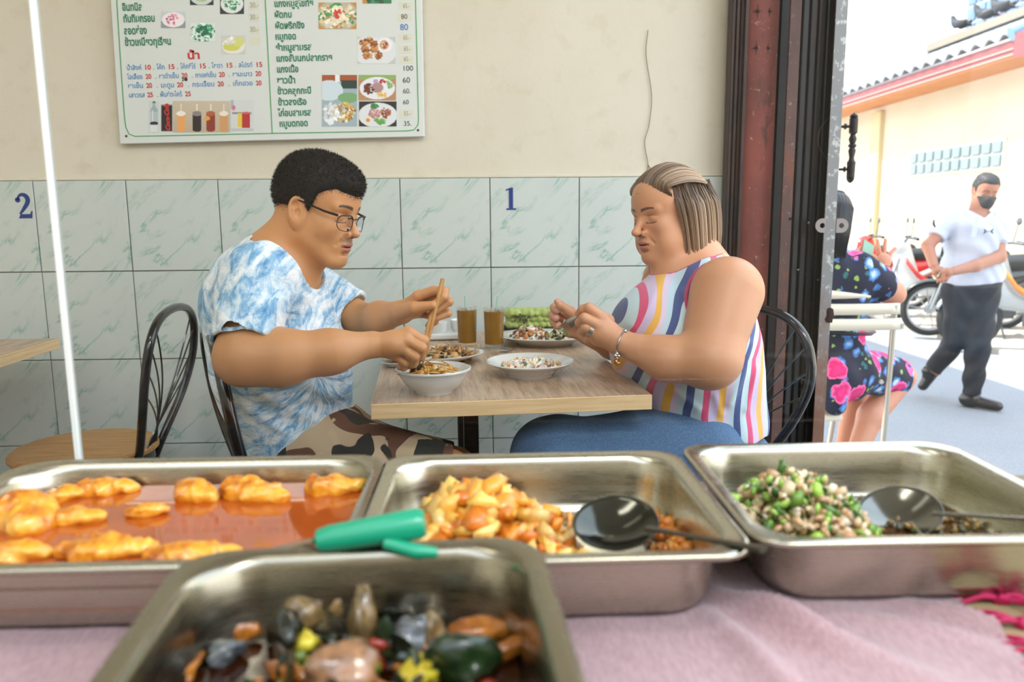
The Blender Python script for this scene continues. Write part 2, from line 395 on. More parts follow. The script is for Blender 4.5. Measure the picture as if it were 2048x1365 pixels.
for s, m, a, b, yb, h in [('65.-', M_GREY, 1297, 1360, 80, 7), ('80', M_KTXT, 1278, 1338, 186, 7.5), ('80', M_INKB, 1268, 1345, 295, 9.5), ('65.-', M_GREY, 1300, 1362, 388, 7), ('65.-', M_GREY, 1305, 1368, 497, 7),
                         ('65.-', M_GREY, 1305, 1366, 597, 7), ('100', M_KTXT, 1290, 1382, 692, 8), ('60', M_KTXT, 1293, 1363, 808, 8.5), ('60.', M_KTXT, 1296, 1368, 912, 7.5), ('60', M_KTXT, 1296, 1352, 1018, 7),
                         ('55.-', M_GREY, 1305, 1372, 1128, 7), ('35.', M_KTXT, 1303, 1375, 1228, 7.5)]:
    mt(s, m, 540+a/4.875, 540+b/4.875, yb/4.875, h, 0.0, 'price')
for y in (75, 192, 312): mt('30.-', M_GREY, 220+1365/4.875, 220+1445/4.875, y/4.875, 8, 0.0, 'price')
for (cx, cy, wd_, hh) in [(1400, 58, 100, 80), (1405, 175, 100, 75), (1410, 295, 95, 75), (1412, 400, 110, 75)]:
    a = bp(220+(cx-wd_/2)/4.875, (cy+hh/2)/4.875); b = bp(220+(cx+wd_/2)/4.875, (cy-hh/2)/4.875); mb = MB(); mb.prism([a, (b[0], a[1]), b, (a[0], b[1])], BY-.0005, BY, 'y'); bchild(mb.build('sticker', M_TAPE, smooth=False))
for (cx, cy) in [(1325, 60), (1315, 165), (1320, 365), (1325, 480), (1330, 580), (1330, 1110)]:
    a = bp(540+(cx-68)/4.875, (cy+42)/4.875); b = bp(540+(cx+68)/4.875, (cy-38)/4.875); mb = MB(); mb.prism([a, (b[0], a[1]), b, (a[0], b[1])], BY-.0005, BY, 'y'); bchild(mb.build('sticker', M_TAPE, smooth=False))
M_PRINT = N('photo_print'); M_PRINT.set(color=M_PRINT.attr(), rough=.35); M_PRINT = M_PRINT.m
def lin(h): return np.array(rgb(h))
def photo(box, ops, name='photo_print', seed=1):
    x0, y0, x1, y1 = box; nx = max(12, int((x1-x0)*1.1)); ny = max(12, int((y1-y0)*1.1)); rs = np.random.RandomState(seed)
    U, V = np.meshgrid(np.linspace(0, 1, nx), np.linspace(0, 1, ny), indexing='ij'); Cc = np.zeros((nx, ny, 3))
    asp = (y1-y0)/(x1-x0)
    for op in ops:
        k = op[0]
        if k == 'bg': Cc[:] = lin(op[1])
        elif k == 'grad':
            t = V[..., None]; Cc[:] = lin(op[1])*(1-t)+lin(op[2])*t
        elif k == 'ell':
            _, cx, cy, rx, ry, h = op; Cc[((U-cx)/rx)**2+((V-cy)/ry)**2 < 1] = lin(h)
        elif k == 'rect':
            _, a, b, c, d, h = op; Cc[(U >= a) & (U <= c) & (V >= b) & (V <= d)] = lin(h)
        elif k == 'spk':
            _, cx, cy, rx, ry, hs, n, sz = op
            for q in range(n):
                an, ra = rs.uniform(0, 6.3), math.sqrt(rs.uniform()); px_, py_ = cx+rx*ra*math.cos(an), cy+ry*ra*math.sin(an)
                s1, s2, th = sz*rs.uniform(.5, 1.3), sz*rs.uniform(.3, .8), rs.uniform(0, 3.1)
                du, dv = U-px_, (V-py_)*asp; a_ = (du*math.cos(th)+dv*math.sin(th))/s1; b_ = (-du*math.sin(th)+dv*math.cos(th))/s2
                Cc[a_*a_+b_*b_ < 1] = lin(hs[rs.randint(len(hs))])*rs.uniform(.75, 1.2)
    P = np.zeros((nx, ny, 3)); a, b, c, d = [np.array(at(*q, BY-.0008)) for q in ((x0, y0), (x1, y0), (x0, y1), (x1, y1))]
    u, v = U[..., None], V[..., None]; P = (a*(1-u)+b*u)*(1-v)+(c*(1-u)+d*u)*v
    mb = MB(); mb.grid(P); return bchild(mb.build(name, M_PRINT, col=np.clip(Cc, 0, 1).reshape(-1, 3), angle=None))
photo((380, -14, 427, 10), [('bg', '#20242a'), ('ell', .5, .25, .5, .75, '#cfd4d0'), ('ell', .5, .2, .36, .5, '#9fc08a'), ('spk', .5, .2, .3, .4, ['#5f9a50', '#d9e6d0'], 20, .08)])
photo((440, -18, 488, 28), [('bg', '#23272c'), ('ell', .5, .55, .47, .42, '#dfe6e2'), ('spk', .5, .5, .36, .3, ['#1f7a4c', '#2f9a63', '#cfe8da'], 60, .07)])
photo((322, 23, 371, 56), [('bg', '#c8d0d2'), ('rect', 0, .6, 1, 1, '#8e9aa0'), ('ell', .5, .5, .46, .45, '#f0eaec'), ('spk', .5, .5, .32, .3, ['#e58aa8', '#c85a80', '#f6d4de'], 22, .07)])
photo((381, 46, 430, 83), [('bg', '#dde6e0'), ('spk', .5, .5, .5, .5, ['#3fa878', '#1e7d57', '#cdeee0', '#f2f6f4'], 110, .09), ('spk', .5, .4, .2, .25, ['#0f6b48'], 14, .1)])
photo((443, 71, 491, 108), [('bg', '#cfcfc8'), ('ell', .5, .55, .48, .45, '#e8e6dc'), ('ell', .42, .6, .36, .24, '#cfd063'), ('ell', .7, .35, .24, .26, '#d6d878'), ('spk', .4, .3, .25, .2, ['#f2f1ee', '#d8d7cf'], 20, .07)])
photo((298, 202, 318, 266), [('bg', '#cdd4d2'), ('ell', .5, .06, .17, .06, '#5b6468'), ('rect', .36, .06, .64, .25, '#a9b6ba'), ('ell', .5, .36, .4, .2, '#9fb1b6'), ('rect', .1, .34, .9, .97, '#b4c2c5'), ('rect', .3, .3, .4, .95, '#e3eaea'), ('ell', .5, .7, .42, .06, '#262c30'), ('rect', .1, .74, .9, .97, '#dbe1e0')], 'bottle_print')
photo((322, 209, 345, 264), [('bg', '#cdd4d2'), ('rect', .04, .03, .96, .97, '#1d1a1b'), ('rect', .04, 0, .96, .04, '#8b8f92')], 'can_print')
o = text('Coca-Cola', M_RTXT, 0, 0, 0, .02, None, 'can_lettering', .085, .022, bold=.0012, shear=.3); p = bp(341, 262); o.location = (p[0], BY-.002, p[1]); o.rotation_euler = Euler((PI/2, -PI/2, 0)); bchild(o)
dr = [('grad', '#cbbda6', '#bfae95')]
for cx, c1_, c2_ in [(.14, '#f4ece2', '#e9a662'), (.42, '#8a8284', '#241a1c'), (.66, '#b25a38', '#8a2f18'), (.89, '#efe4d2', '#cf9a63')]:
    dr += [('rect', cx-.01, .1, cx+.01, .4, '#e8e4dc'), ('rect', cx-.075, .36, cx+.075, .92, c2_), ('ell', cx, .92, .075, .06, c2_), ('ell', cx, .40, .08, .08, c1_)]
dr += [('ell', .60, .55, .05, .07, '#e9a03a')]
photo((346, 202, 460, 265), dr, 'photo_print')
photo((462, 200, 507, 262), [('bg', '#d2d6d4'), ('rect', 0, 0, .12, .3, '#aab4b6'), ('ell', .12, .25, .08, .08, '#d76a98'), ('rect', .05, .4, .9, .46, '#7d8a8c'), ('rect', .3, .42, .55, .88, '#e5c83f'), ('rect', .5, .42, .84, .9, '#b32a30'), ('ell', .67, .42, .17, .04, '#d65a58'), ('rect', 0, .92, 1, 1, '#c0c6c8')], 'photo_print', 3)
photo((637, 5, 713, 58), [('bg', '#c98f3a'), ('ell', .5, .5, .55, .6, '#b9b49a'), ('spk', .5, .5, .5, .46, ['#2f8a4d', '#3fa05a', '#e8dcc0', '#efe6d0', '#d9c69a', '#b98f52'], 170, .075), ('spk', .45, .45, .22, .3, ['#efe3c6'], 16, .09), ('spk', .55, .42, .2, .14, ['#c9332c', '#d8402f'], 7, .07)])
photo((725, -30, 783, 7), [('bg', '#2f7a52'), ('rect', 0, 0, .15, 1, '#c98a3a'), ('spk', .5, .5, .5, .5, ['#1f5a3c', '#3f9a62'], 30, .1)])
photo((715, 74, 791, 127), [('bg', '#c3c6c8'), ('ell', .45, .5, .6, .6, '#dfe1e3'), ('ell', .72, .3, .2, .26, '#eceef0'), ('ell', .7, .3, .12, .18, '#cfa27a'), ('spk', .7, .3, .08, .12, ['#a33a28', '#f0e0c8'], 10, .04)]+[('spk', cx, cy, .1, .1, ['#a8672c', '#c48442', '#8a4c1e', '#d39a5a'], 26, .05) for cx, cy in [(.3, .12), (.16, .22), (.42, .28), (.2, .47), (.45, .47), (.26, .72), (.55, .7)]], seed=4)
photo((644, 150, 714, 253), [('bg', '#9fb4bd'), ('rect', 0, 0, 1, .12, '#a5532c'), ('rect', .55, .1, 1, .26, '#1c3a34'), ('ell', .2, .3, .4, .2, '#cfdfe6'), ('rect', .38, 0, .5, .14, '#e8eef0'), ('ell', .75, .44, .3, .1, '#7aa873'), ('spk', .62, .72, .33, .2, ['#d9b34a', '#e8d49a', '#b8863a', '#efe6c8', '#a56b3a'], 120, .05), ('spk', .25, .75, .2, .2, ['#eef0ee', '#dfe6ea'], 40, .08)], seed=5)
photo((717, 150, 792, 201), [('bg', '#b98a63'), ('ell', .5, .08, .5, .2, '#8fae62'), ('ell', .5, .52, .47, .44, '#e6e9ee'), ('ell', .5, .5, .16, .2, '#b08a86'), ('spk', .27, .55, .13, .2, ['#5a2a1c', '#7a3a24'], 30, .05), ('spk', .62, .8, .16, .1, ['#e0b25a', '#ecd08a'], 20, .05), ('spk', .66, .26, .08, .08, ['#c42a24'], 10, .04), ('spk', .8, .38, .1, .12, ['#5f9a4c', '#8fbf6a'], 18, .04), ('ell', .46, .25, .07, .08, '#b9a0c8')], seed=6)
photo((718, 203, 793, 253), [('bg', '#26262a'), ('ell', .5, .55, .52, .5, '#dfe3e4'), ('spk', .42, .45, .16, .22, ['#c48a8c', '#a86a6c', '#d9a8a4'], 60, .04), ('spk', .72, .45, .12, .2, ['#8a4a30', '#a86040'], 40, .04), ('ell', .25, .72, .1, .14, '#e8dcc8'), ('ell', .24, .75, .05, .07, '#d98a3a'), ('spk', .55, .8, .15, .1, ['#6fb05a', '#9fd08a'], 20, .06), ('spk', .42, .2, .08, .1, ['#3f8a4c'], 12, .05)], seed=7)
for q in [(252.5, 272.5), (836, 260.5)]:
    p = at(*q, BY); mb = MB(); mb.lathe([(0, .0025), (.003, .002), (.004, 0), (.004, -.001)], 12, p, Matrix.Rotation(PI/2, 3, 'X')); bchild(mb.build('screw', simple('rusty_screw', rgb('#4a3326'), .6, .6)))
bpy.context.view_layer.update()
for o in TEXTS:
    d = o.dimensions; sx_ = o['_w']/max(d.x, 1e-4) if o['_w'] else 1; 
    # heights follow the glyph size: scale uniformly by cap height of the font
    h_ = o['_h']/(.03*.60) if o['_h'] else sx_
    if o.name.startswith('can'): h_ = sx_
    del o['_w']; del o['_h']
    me_ = bpy.data.meshes.new_from_object(o); nm_, mw, par = o.name, o.matrix_basis.copy(), o.parent; cu_ = o.data; bpy.data.objects.remove(o); bpy.data.curves.remove(cu_)
    m2 = bpy.data.objects.new(nm_, me_); COL.objects.link(m2); m2.matrix_basis = mw; m2.scale = (sx_, h_, 1); bchild(m2)
# ------------------------------------------------------------------ folded steel gate at the end of the wall
def rust(name, base, chip, rustc, rscale=1.0, chipf=.5, rough=.6):
    g = N(name); v = g.coord('Object', (1, 1, .35)); n = g.noise(v, 16*rscale, 7, .65); n2 = g.noise(g.coord(), 60*rscale, 5, .7)
    n3 = g.noise(g.coord(), 3.5, 3)
    c = g.mix(g.ramp(n3, [(.35, 0.0), (.65, 1.0)]), base, tuple(x*.55 for x in base))
    c = g.mix(g.ramp(n, [(chipf, 0.0), (chipf+.08, .9)]), c, rustc); c = g.mix(g.ramp(n2, [(.62, 0.0), (.70, .85)]), c, chip)
    g.set(color=c, rough=rough, metal=.15); g.bump(n, .4, .002); return g.m
M_GATE = rust('rusty_red_gate', rgb('#7d3a2e'), rgb('#a08a78'), rgb('#4a261c'), 1, .54)
M_GATED = rust('dark_brown_gate', rgb('#3a2019'), rgb('#4a3328'), rgb('#1d1210'), 1, .5, .45)
M_GATEB = rust('black_gate', rgb('#17191b'), rgb('#2b2f30'), rgb('#241915'), .8, .55, .4)
M_BAR = rust('brown_bar', rgb('#5c423c'), rgb('#8c7c74'), rgb('#6e3f2c'), 1.2, .55)
g = N('grey_steel_post'); v = g.coord(); n = g.noise(g.coord('Object', (1, 1, .5)), 18, 7, .65); z = g.sep(v, 2)
low = g.ramp(g.math('ADD', z, g.math('MULTIPLY', g.math('SUBTRACT', n, .5), .9)), [(.50, 1.0), (.86, 0.0)])
hi = g.ramp(g.noise(v, 30, 6, .7), [(.55, 0.0), (.6, 1.0)])
c = g.mix(hi, rgb('#7b7c7c'), rgb('#a9aca9')); c = g.mix(low, c, g.mix(n, rgb('#6b4636'), rgb('#8b6a58'))); g.set(color=c, rough=.45, metal=.4); g.bump(n, .3, .002); M_POST = g.m
gate = thing('folding_gate', 'rusty dark red and black folding steel gate standing folded at the wall end', 'gate', (1.0, 2.6, 0))
def gch(mb, name, m, **k):
    o = mb.build(name, m, gate, **k); o.matrix_parent_inverse = Matrix.Translation(gate.location).inverted(); return o
GZ0, GZ1 = -.05, 2.6; GH = GZ1-GZ0; GC = (GZ0+GZ1)/2
def gx(px, Y): return at(px, 0, Y).x
def gbox(name, m, p0, p1, Y, dep=.02, z0=None, **k):
    a, b = gx(p0, Y), gx(p1, Y); mb = MB(); mb.box(((a+b)/2, Y+dep/2, GC), (b-a, dep, GH)); return gch(mb, name, m, **k)
for i in range(3): gbox('slat', M_GATED, 1466+9*i, 1473.5+9*i, 2.575-.004*i, .05, bevel=.003)
gbox('back_plate', M_GATEB, 1464, 1675, 2.63, .02)
RY = 2.565; ra, rb = gx(1499, RY), gx(1565, RY)
def rarc(x): t = (x-ra)/(rb-ra); return RY+.035-.04*math.sqrt(max(0, 1-(2*t*.78-.62)**2))
mb = MB(); arcp = [(ra+(rb-ra)*t, rarc(ra+(rb-ra)*t)) for t in np.linspace(0, 1, 18)]
mb.prism(arcp+[(x, y+.006) for x, y in arcp[::-1]], GZ0, GZ1, 'z'); gch(mb, 'panel', M_GATE, angle=60)
gbox('edge_strip', M_GATED, 1493, 1499, 2.55, .04); gbox('gap_plate', M_GATEB, 1565, 1582, 2.60)
M_HOLE = simple('cutout_dark', rgb('#0a0808'), .9)
def star(cx, cz, y, r):
    pts = []
    for k in range(16):
        a = 2*PI*k/16+PI/2; rr = (r*1.0 if k % 8 == 0 else r*.62 if k % 4 == 0 else r*.40 if k % 2 == 0 else r*.16)
        pts.append((cx+rr*math.cos(a), cz+rr*math.sin(a)))
    return pts
for j in range(6):
    for (pxx, r) in ((1520, .022), (1544, .017)):
        z = at(1520, 19, 2.54).z-.1115*j+.1115*2
        if z < 1.55: continue
        p = at(pxx, 19, 2.54); yy = rarc(p.x); mb = MB(); mb.prism(star(p.x, z, 0, r), yy-.0012, yy+.003, 'y'); gch(mb, 'star_cutout', M_HOLE, smooth=False)
gbox('flat_bar', M_BAR, 1582, 1605, 2.52, .010, bevel=.002)
mb = MB(); mb.lathe([(0, 0), (.0045, 0), (.0045, -.002), (0, -.002)], 14, at(1581, 438, 2.519), Matrix.Rotation(-PI/2, 3, 'X')); gch(mb, 'bolt_hole', M_HOLE)
for i in range(4): gbox('black_slat', M_GATEB, 1607+16.5*i, 1623+16.5*i, 2.555+.004*(i % 2), .02, bevel=.006)
gbox('angle_post', M_POST, 1673, 1697, 2.50, .005, bevel=.001)
gbox('post_web', M_POST, 1694, 1697, 2.505, .09)
M_TAB = simple('grey_tab', rgb('#8a8380'), .45, .5)
def tab(px0, px1, py0, py1, Y, side):
    a = at(px0, py1, Y); b = at(px1, py0, Y); h = b.z-a.z; r = h/2; cx = a.x+r if side < 0 else b.x-r; cz = (a.z+b.z)/2
    outer = []; inner = []; n = 24
    for k in range(n):
        an = 2*PI*k/n; c_, s_ = math.cos(an), math.sin(an)
        x_ = cx+r*c_ if c_*side > -.01 else cx+ (r*c_/max(abs(c_), abs(s_), 1e-6) if False else (abs(a.x-cx) if side > 0 else abs(b.x-cx))*(-side)*min(1, abs(c_)*1.4)); z_ = cz+r*s_ if c_*side > -.01 else cz+r*max(-1, min(1, s_*1.4))
        outer.append((x_, z_)); inner.append((cx+r*.36*c_, cz+r*.36*s_))
    mb = MB(); vs = [(x, Y, z) for x, z in outer]+[(x, Y, z) for x, z in inner]+[(x, Y+.004, z) for x, z in outer]+[(x, Y+.004, z) for x, z in inner]; fs = []
    for k in range(n):
        l = (k+1) % n; fs += [(k, l, n+l, n+k), (2*n+k, 3*n+k, 3*n+l, 2*n+l), (k, 2*n+k, 2*n+l, l), (n+k, n+l, 3*n+l, 3*n+k)]
    mb.add(vs, fs); return mb
gch(tab(1630, 1652, 437, 466, 2.49, -1), 'lock_tab', M_TAB, smooth=False)
gch(tab(1672, 1698, 437, 466, 2.53, 1), 'lock_tab', M_TAB, smooth=False)
for q in ((1617, 446, .0045), (1596, 540, .004), (1645, 530, .004), (1636, 560, .003)):
    mb = MB(); mb.blob(at(q[0], q[1], 2.546), q[2], 3, .1, (1, .5, 1)); gch(mb, 'rivet', simple('rivet', rgb('#77766c'), .5, .4))
mb = MB(); mb.tube(bez([at(1655, 238, 2.545), at(1640, 260, 2.53), at(1637, 290, 2.53), at(1653, 318, 2.545)], 20), .0008, 5); gch(mb, 'wire', simple('wire', rgb('#6d6258'), .5, .5))
mb = MB(); mb.blob(at(1660, 632, 2.497), .014, 5, .5, (.9, .25, 1.3)); gch(mb, 'rust_scab', simple('rust_scab', rgb('#2f140e'), .9))
# ------------------------------------------------------------------ glass door of the side opening with turned pull handle
g = N('thin_glass'); tr = g.n('BsdfTransparent'); tr.inputs[0].default_value = (.985, .99, .985, 1); gl = g.n('BsdfGlossy'); gl.inputs['Roughness'].default_value = .0
fr = g.n('Fresnel'); fr.inputs[0].default_value = 1.36; mx = g.n('MixShader'); g.t.links.new(fr.outputs[0], mx.inputs[0]); g.t.links.new(tr.outputs[0], mx.inputs[1]); g.t.links.new(gl.outputs[0], mx.inputs[2]); g.t.links.new(mx.outputs[0], g.out.inputs[0]); M_GLASS = g.m
M_LENS = g.m.copy(); M_LENS.name = 'lens_glass'
for nd_ in M_LENS.node_tree.nodes:
    if nd_.type == 'FRESNEL': nd_.inputs[0].default_value = 1.22
dx1 = at(1674, 300, 2.9).x
door = thing('side_door', 'side door leaf behind the grey gate post, with a dark turned pull handle', 'door', (dx1-.05, 2.92, 0))
mb = MB(); mb.box((dx1-.06, 2.93, 1.15), (.12, .04, 2.74)); o = mb.build('leaf', M_GATEB, door, bevel=.003); o.matrix_parent_inverse = Matrix.Translation(door.location).inverted()
M_DARKM = simple('dark_turned_metal', rgb('#33302f'), .4, .7)
a, b = at(1703, 224, 2.9), at(1700, 367, 2.9); L = (a-b).length
prof = [(0, 0), (.010, .02), (.016, .055), (.017, .07), (.014, .075), (.017, .08), (.018, .30), (.013, .32), (.010, .36), (.016, .46), (.011, .50), (.017, .52), (.017, .54), (.011, .56), (.017, .62), (.010, .68), (.014, .70), (.018, .71), (.018, .91), (.014, .92), (.018, .93), (.016, .95), (0, 1)]
hd = bpy.data.objects.new('handle', None); COL.objects.link(hd); hd.parent = door; hd.matrix_parent_inverse = Matrix.Translation(door.location).inverted()
mb = MB(); mb.lathe([(r*.85, z*L) for r, z in prof], 24, b); mb.build('grip', M_DARKM, hd)
for f in (.2, .8):
    mb = MB(); q = b.lerp(a, f); mb.tube([q, q+Vector((-.06, .01, 0))], .005, 10); mb.lathe([(0, -.002), (.011, -.002), (.011, .002), (0, .002)], 14, q+Vector((-.022, 0, 0)), Matrix.Rotation(PI/2, 3, 'Y'))
    mb.build('standoff', M_DARKM, hd)
# ------------------------------------------------------------------ the lane and the building across it
SZ = -.22
g = N('asphalt'); v = g.coord(); n = g.noise(v, 1.2, 4); n2 = g.noise(v, 140, 4, .7)
c = g.mix(n, rgb('#8d939b'), rgb('#a2a7ad')); c = g.mix(g.ramp(n2, [(.4, 0.0), (.62, .5)]), c, rgb('#5d646d')); g.set(color=c, rough=.9); g.bump(n2, .5, .004); M_ASPH = g.m
mb = MB(); mb.box((8.3, 8, SZ-.05), (14.1, 40, .1)); struct(mb.build('street', M_ASPH, smooth=False))
M_CONC = simple('pale_concrete', rgb('#b9b4aa'), .9, var=(6, rgb('#98948c'), .5))
mb = MB(); mb.box((6.1, 10, SZ+.02), (2.4, 24, .06)); struct(mb.build('curb', M_CONC, smooth=False))
M_BW = simple('ivory_wall', rgb('#d2c8b2'), .85, var=(.8, rgb('#c4b99f'), .6))
bw = MB(); bw.box((7.45, 13, 1.5), (.3, 20, 3.4)); bwall = struct(bw.build('wall_right', M_BW, smooth=False))
mb = MB(); mb.box((7.26, 14.6, 1.4), (.09, .35, 3.2)); struct(mb.build('trim_4', simple('pilaster', rgb('#cabd96'), .85), bevel=.01))
# glass blocks of the long low window (10 x 2)
g = N('glass_block'); v = g.coord(); c = g.mix(g.noise(v, 20, 2), rgb('#5f747a'), rgb('#7d9093')); g.set(color=c, rough=.15, coat=.5); g.bump(g.wave(v, 26, 1.5, 2, 1, dir='Z'), .5, .003); M_BLOCK = g.m
y0, y1 = 13.40, 10.97; zb, zt = 1.775, 2.155; win = thing('glass_block_window', 'long low window of square glass blocks in two rows on the ivory building', 'window', (7.3, 12.2, zb)); win['kind'] = 'structure'
bm_ = (y0-y1)/10; hz = (zt-zb)/2
mb = MB(); mb.box((7.29, (y0+y1)/2, (zb+zt)/2), (.03, y0-y1+.06, zt-zb+.05)); o = mb.build('mortar', simple('mortar', rgb('#cfd0ca'), .8), win, smooth=False); o.matrix_parent_inverse = Matrix.Translation(win.location).inverted()
mb = MB(); mb.box((0, 0, 0), (.05, bm_-.035, hz-.028)); blk = mb.build('glass_block', M_BLOCK, win, bevel=.012)
for i in range(10):
    for j in range(2):
        o = blk if (i, j) == (0, 0) else clone(blk, parent=win)
        o.location = Vector((7.275, y1+(i+.5)*bm_, zb+(j+.5)*hz))-win.location
# eave: fascia, soffit, tiles
M_FASC = simple('pink_fascia', rgb('#8a474c'), .5); M_FLINE = simple('pale_pink_edge', rgb('#c28d83'), .5)
M_SOFF = simple('orange_soffit', rgb('#c98a5c'), .7, var=(3, rgb('#b97848'), .5))
EX, EY0, EY1 = 6.75, 10.1, 22.0
mb = MB(); mb.box((EX, (EY0+EY1)/2, 3.215), (.04, EY1-EY0, .20)); struct(mb.build('fascia_board', M_FASC, smooth=False, bevel=.005))
for z in (3.125, 3.195):
    mb = MB(); mb.box((EX-.026, (EY0+EY1)/2, z), (.02, EY1-EY0, .022)); struct(mb.build('trim_5', M_FLINE, smooth=False))
mb = MB(); mb.box((7.03, 14.0, 3.10), (.58, 16, .03)); struct(mb.build('soffit', M_SOFF, smooth=False))
mb = MB(); mb.box((EX+.02, 8.0, 3.24), (.04, 4.0, .24), Matrix.Rotation(.0, 3, 'X')); struct(mb.build('fascia_board', M_FASC, smooth=False))
roof = thing('tiled_roof', 'pale wavy tiled roof with pink fascia over the ivory wall', 'roof', (EX, 14, 3.3)); roof['kind'] = 'structure'
M_RTILE = simple('pale_roof_tile', rgb('#98a2a9'), .6, var=(8, rgb('#7a868f'), .5))
TW, TL, NR = .30, .44, 4; sl = math.atan2(.70, 1.65)
prof = [(-TW/2+TW*t, .035*math.cos(2*PI*t)*-1) for t in np.linspace(0, 1, 9)]
P = np.zeros((2, 9, 3)); T2 = np.zeros((2, 9, 3))
mb = MB(); pts = []
for k, (yy, zz) in enumerate(prof): pts.append((yy, zz))
mb.prism([(yy, zz) for yy, zz in pts]+[(yy, zz-.022) for yy, zz in pts[::-1]], 0, TL+.06, 'x'); rt0 = mb.build('roof_tile', M_RTILE, roof, angle=50)
first = True
for r_ in range(NR):
    for k in range(int((EY1-EY0)/TW)):
        o = rt0 if first else clone(rt0, parent=roof); first = False
        x = EX-.08+r_*TL*math.cos(sl); z = 3.37+r_*TL*math.sin(sl)
        o.location = Vector((x, EY0+(k+.5)*TW, z+.006))-roof.location; o.rotation_euler = (0, -sl+.045, 0)
mb = MB(); mb.tube([(EX-.1, EY0-.02, 3.36), (8.3, EY0-.35, 4.10)], .09, 12); o = mb.build('hip_cap', simple('blue_cap', rgb('#6f95b4'), .6), roof); o.matrix_parent_inverse = Matrix.Translation(roof.location).inverted()
mb = MB(); mb.prism([(EX-.1, 3.35), (8.3, 4.05), (8.3, 3.75), (EX-.1, 3.05)], EY0-4, EY0-.1, 'y'); struct(mb.build('gable_roof', M_FASC, smooth=False))
# ledge and the taller white building
M_LEDGE = simple('ledge_concrete', rgb('#857f74'), .8); M_WB = simple('white_building', rgb('#eef0f2'), .8)
mb = MB(); mb.box((8.65, 11.6, 4.24), (.5, 7.2, .14)); struct(mb.build('ledge', M_LEDGE, smooth=False))
mb = MB(); mb.box((8.6, 13, 4.13), (.3, 20, .06)); struct(mb.build('flashing', simple('dark_flashing', rgb('#2a2f33'), .6), smooth=False))
mb = MB(); mb.box((9.3, 15.6, 6.5), (.5, 20, 5.2)); struct(mb.build('wall_far', M_WB, smooth=False))
mb = MB(); mb.box((8.9, 18.6, 5.6), (.5, 6.0, 3.2)); struct(mb.build('wall_far_bay', M_WB, smooth=False))
win2 = thing('glass_block_window', 'tall pale blue glass block wall above the tiled roof behind the pigeons', 'window', (9.03, 11.5, 4.3)); win2['kind'] = 'structure'
mb = MB(); mb.box((9.04, 12.35, 5.25), (.05, 5.9, 1.95)); o = mb.build('mortar', simple('mortar_white', rgb('#eef1f3'), .8), win2, smooth=False); o.matrix_parent_inverse = Matrix.Translation(win2.location).inverted()
M_BLOCK2 = simple('blue_glass_block', rgb('#5f7f9c'), .25, var=(2, rgb('#46678a'), .8), coat=.4)
mb = MB(); mb.box((0, 0, 0), (.05, .255, .255)); blk2 = mb.build('glass_block', M_BLOCK2, win2, bevel=.012); first = True
for i in range(19):
    for j in range(6):
        o = blk2 if first else clone(blk2, parent=win2); first = False
        o.location = Vector((9.01, 9.6+.29*i, 4.47+.29*j))-win2.location
# pigeons
def pigeon(loc, rz, label, tilt=0.0, s=1.0):
    t = thing('pigeon', label, 'bird', loc, rz, 'pigeons on the ledge'); t.scale = (s, s, s)
    Mg = simple('pigeon_grey', rgb('#353d47'), .7, var=(30, rgb('#1f252d'), .7)); Md = simple('pigeon_dark', rgb('#1a1f27'), .5); Ml = simple('pigeon_leg', rgb('#a05a50'), .6)
    mb = MB(); path = bez([(-.15, 0, .075), (-.09, 0, .10), (0, 0, .125), (.07, 0, .140), (.103, 0, .175), (.120, 0, .212), (.130, 0, .232), (.146, 0, .240), (.158, 0, .237)], 32)
    k = len(path); R = [(.012, .03), (.03, .042), (.055, .06), (.058, .062), (.044, .038), (.032, .022), (.027, .021), (.021, .017), (.004, .004)]
    rr = np.interp(np.linspace(0, 8, k), range(9), [r[0] for r in R]); mb.tube(path, list(rr), 12)
    mb.build('body', Mg, t)
    mb = MB(); mb.tube([(.156, 0, .237), (.178, 0, .229)], [.006, .001], 8); mb.build('beak', Md, t)
    mb = MB(); mb.grid(np.array([[(-.10-.16*u, w*(.035+.012*u), .10-.055*u+.004*(1-abs(w))) for w in (-1, -.5, 0, .5, 1)] for u in np.linspace(0, 1, 5)])); mb.grid(np.array([[(-.10-.16*u, w*(.035+.012*u), .09-.055*u) for w in (-1, 0, 1)] for u in np.linspace(0, 1, 3)])); mb.build('tail', Md, t)
    for s_ in (-1, 1):
        mb = MB(); mb.blob((-.02, s_*.052, .118), .1, 4, .08, (1.1, .16, .45), 2, Matrix.Rotation(.28, 3, 'Y')); mb.build('wing', Md if s_ else Mg, t)
        mb = MB(); mb.tube([(.01, s_*.022, .075), (.012, s_*.022, .012), (.035, s_*.022, .004)], .004, 6); mb.tube([(.012, s_*.022, .01), (.03, s_*.034, .003)], .003, 5); mb.build('leg', Ml, t)
    return t
LZ = 4.312
for (pxx, pyy, s_, lab, rz) in [(1925, 58, 1.35, 'lowest grey pigeon perched on the ledge, head raised', 1.95), (1975, 42, 1.35, 'grey pigeon on the ledge between two others, wings ruffled', 2.2), (2008, 30, 1.45, 'highest grey pigeon on the ledge with its long tail out', 1.9)]:
    p = atx(pxx, pyy, 8.55); pigeon((8.52, p.y, LZ), rz, lab, s=s_)
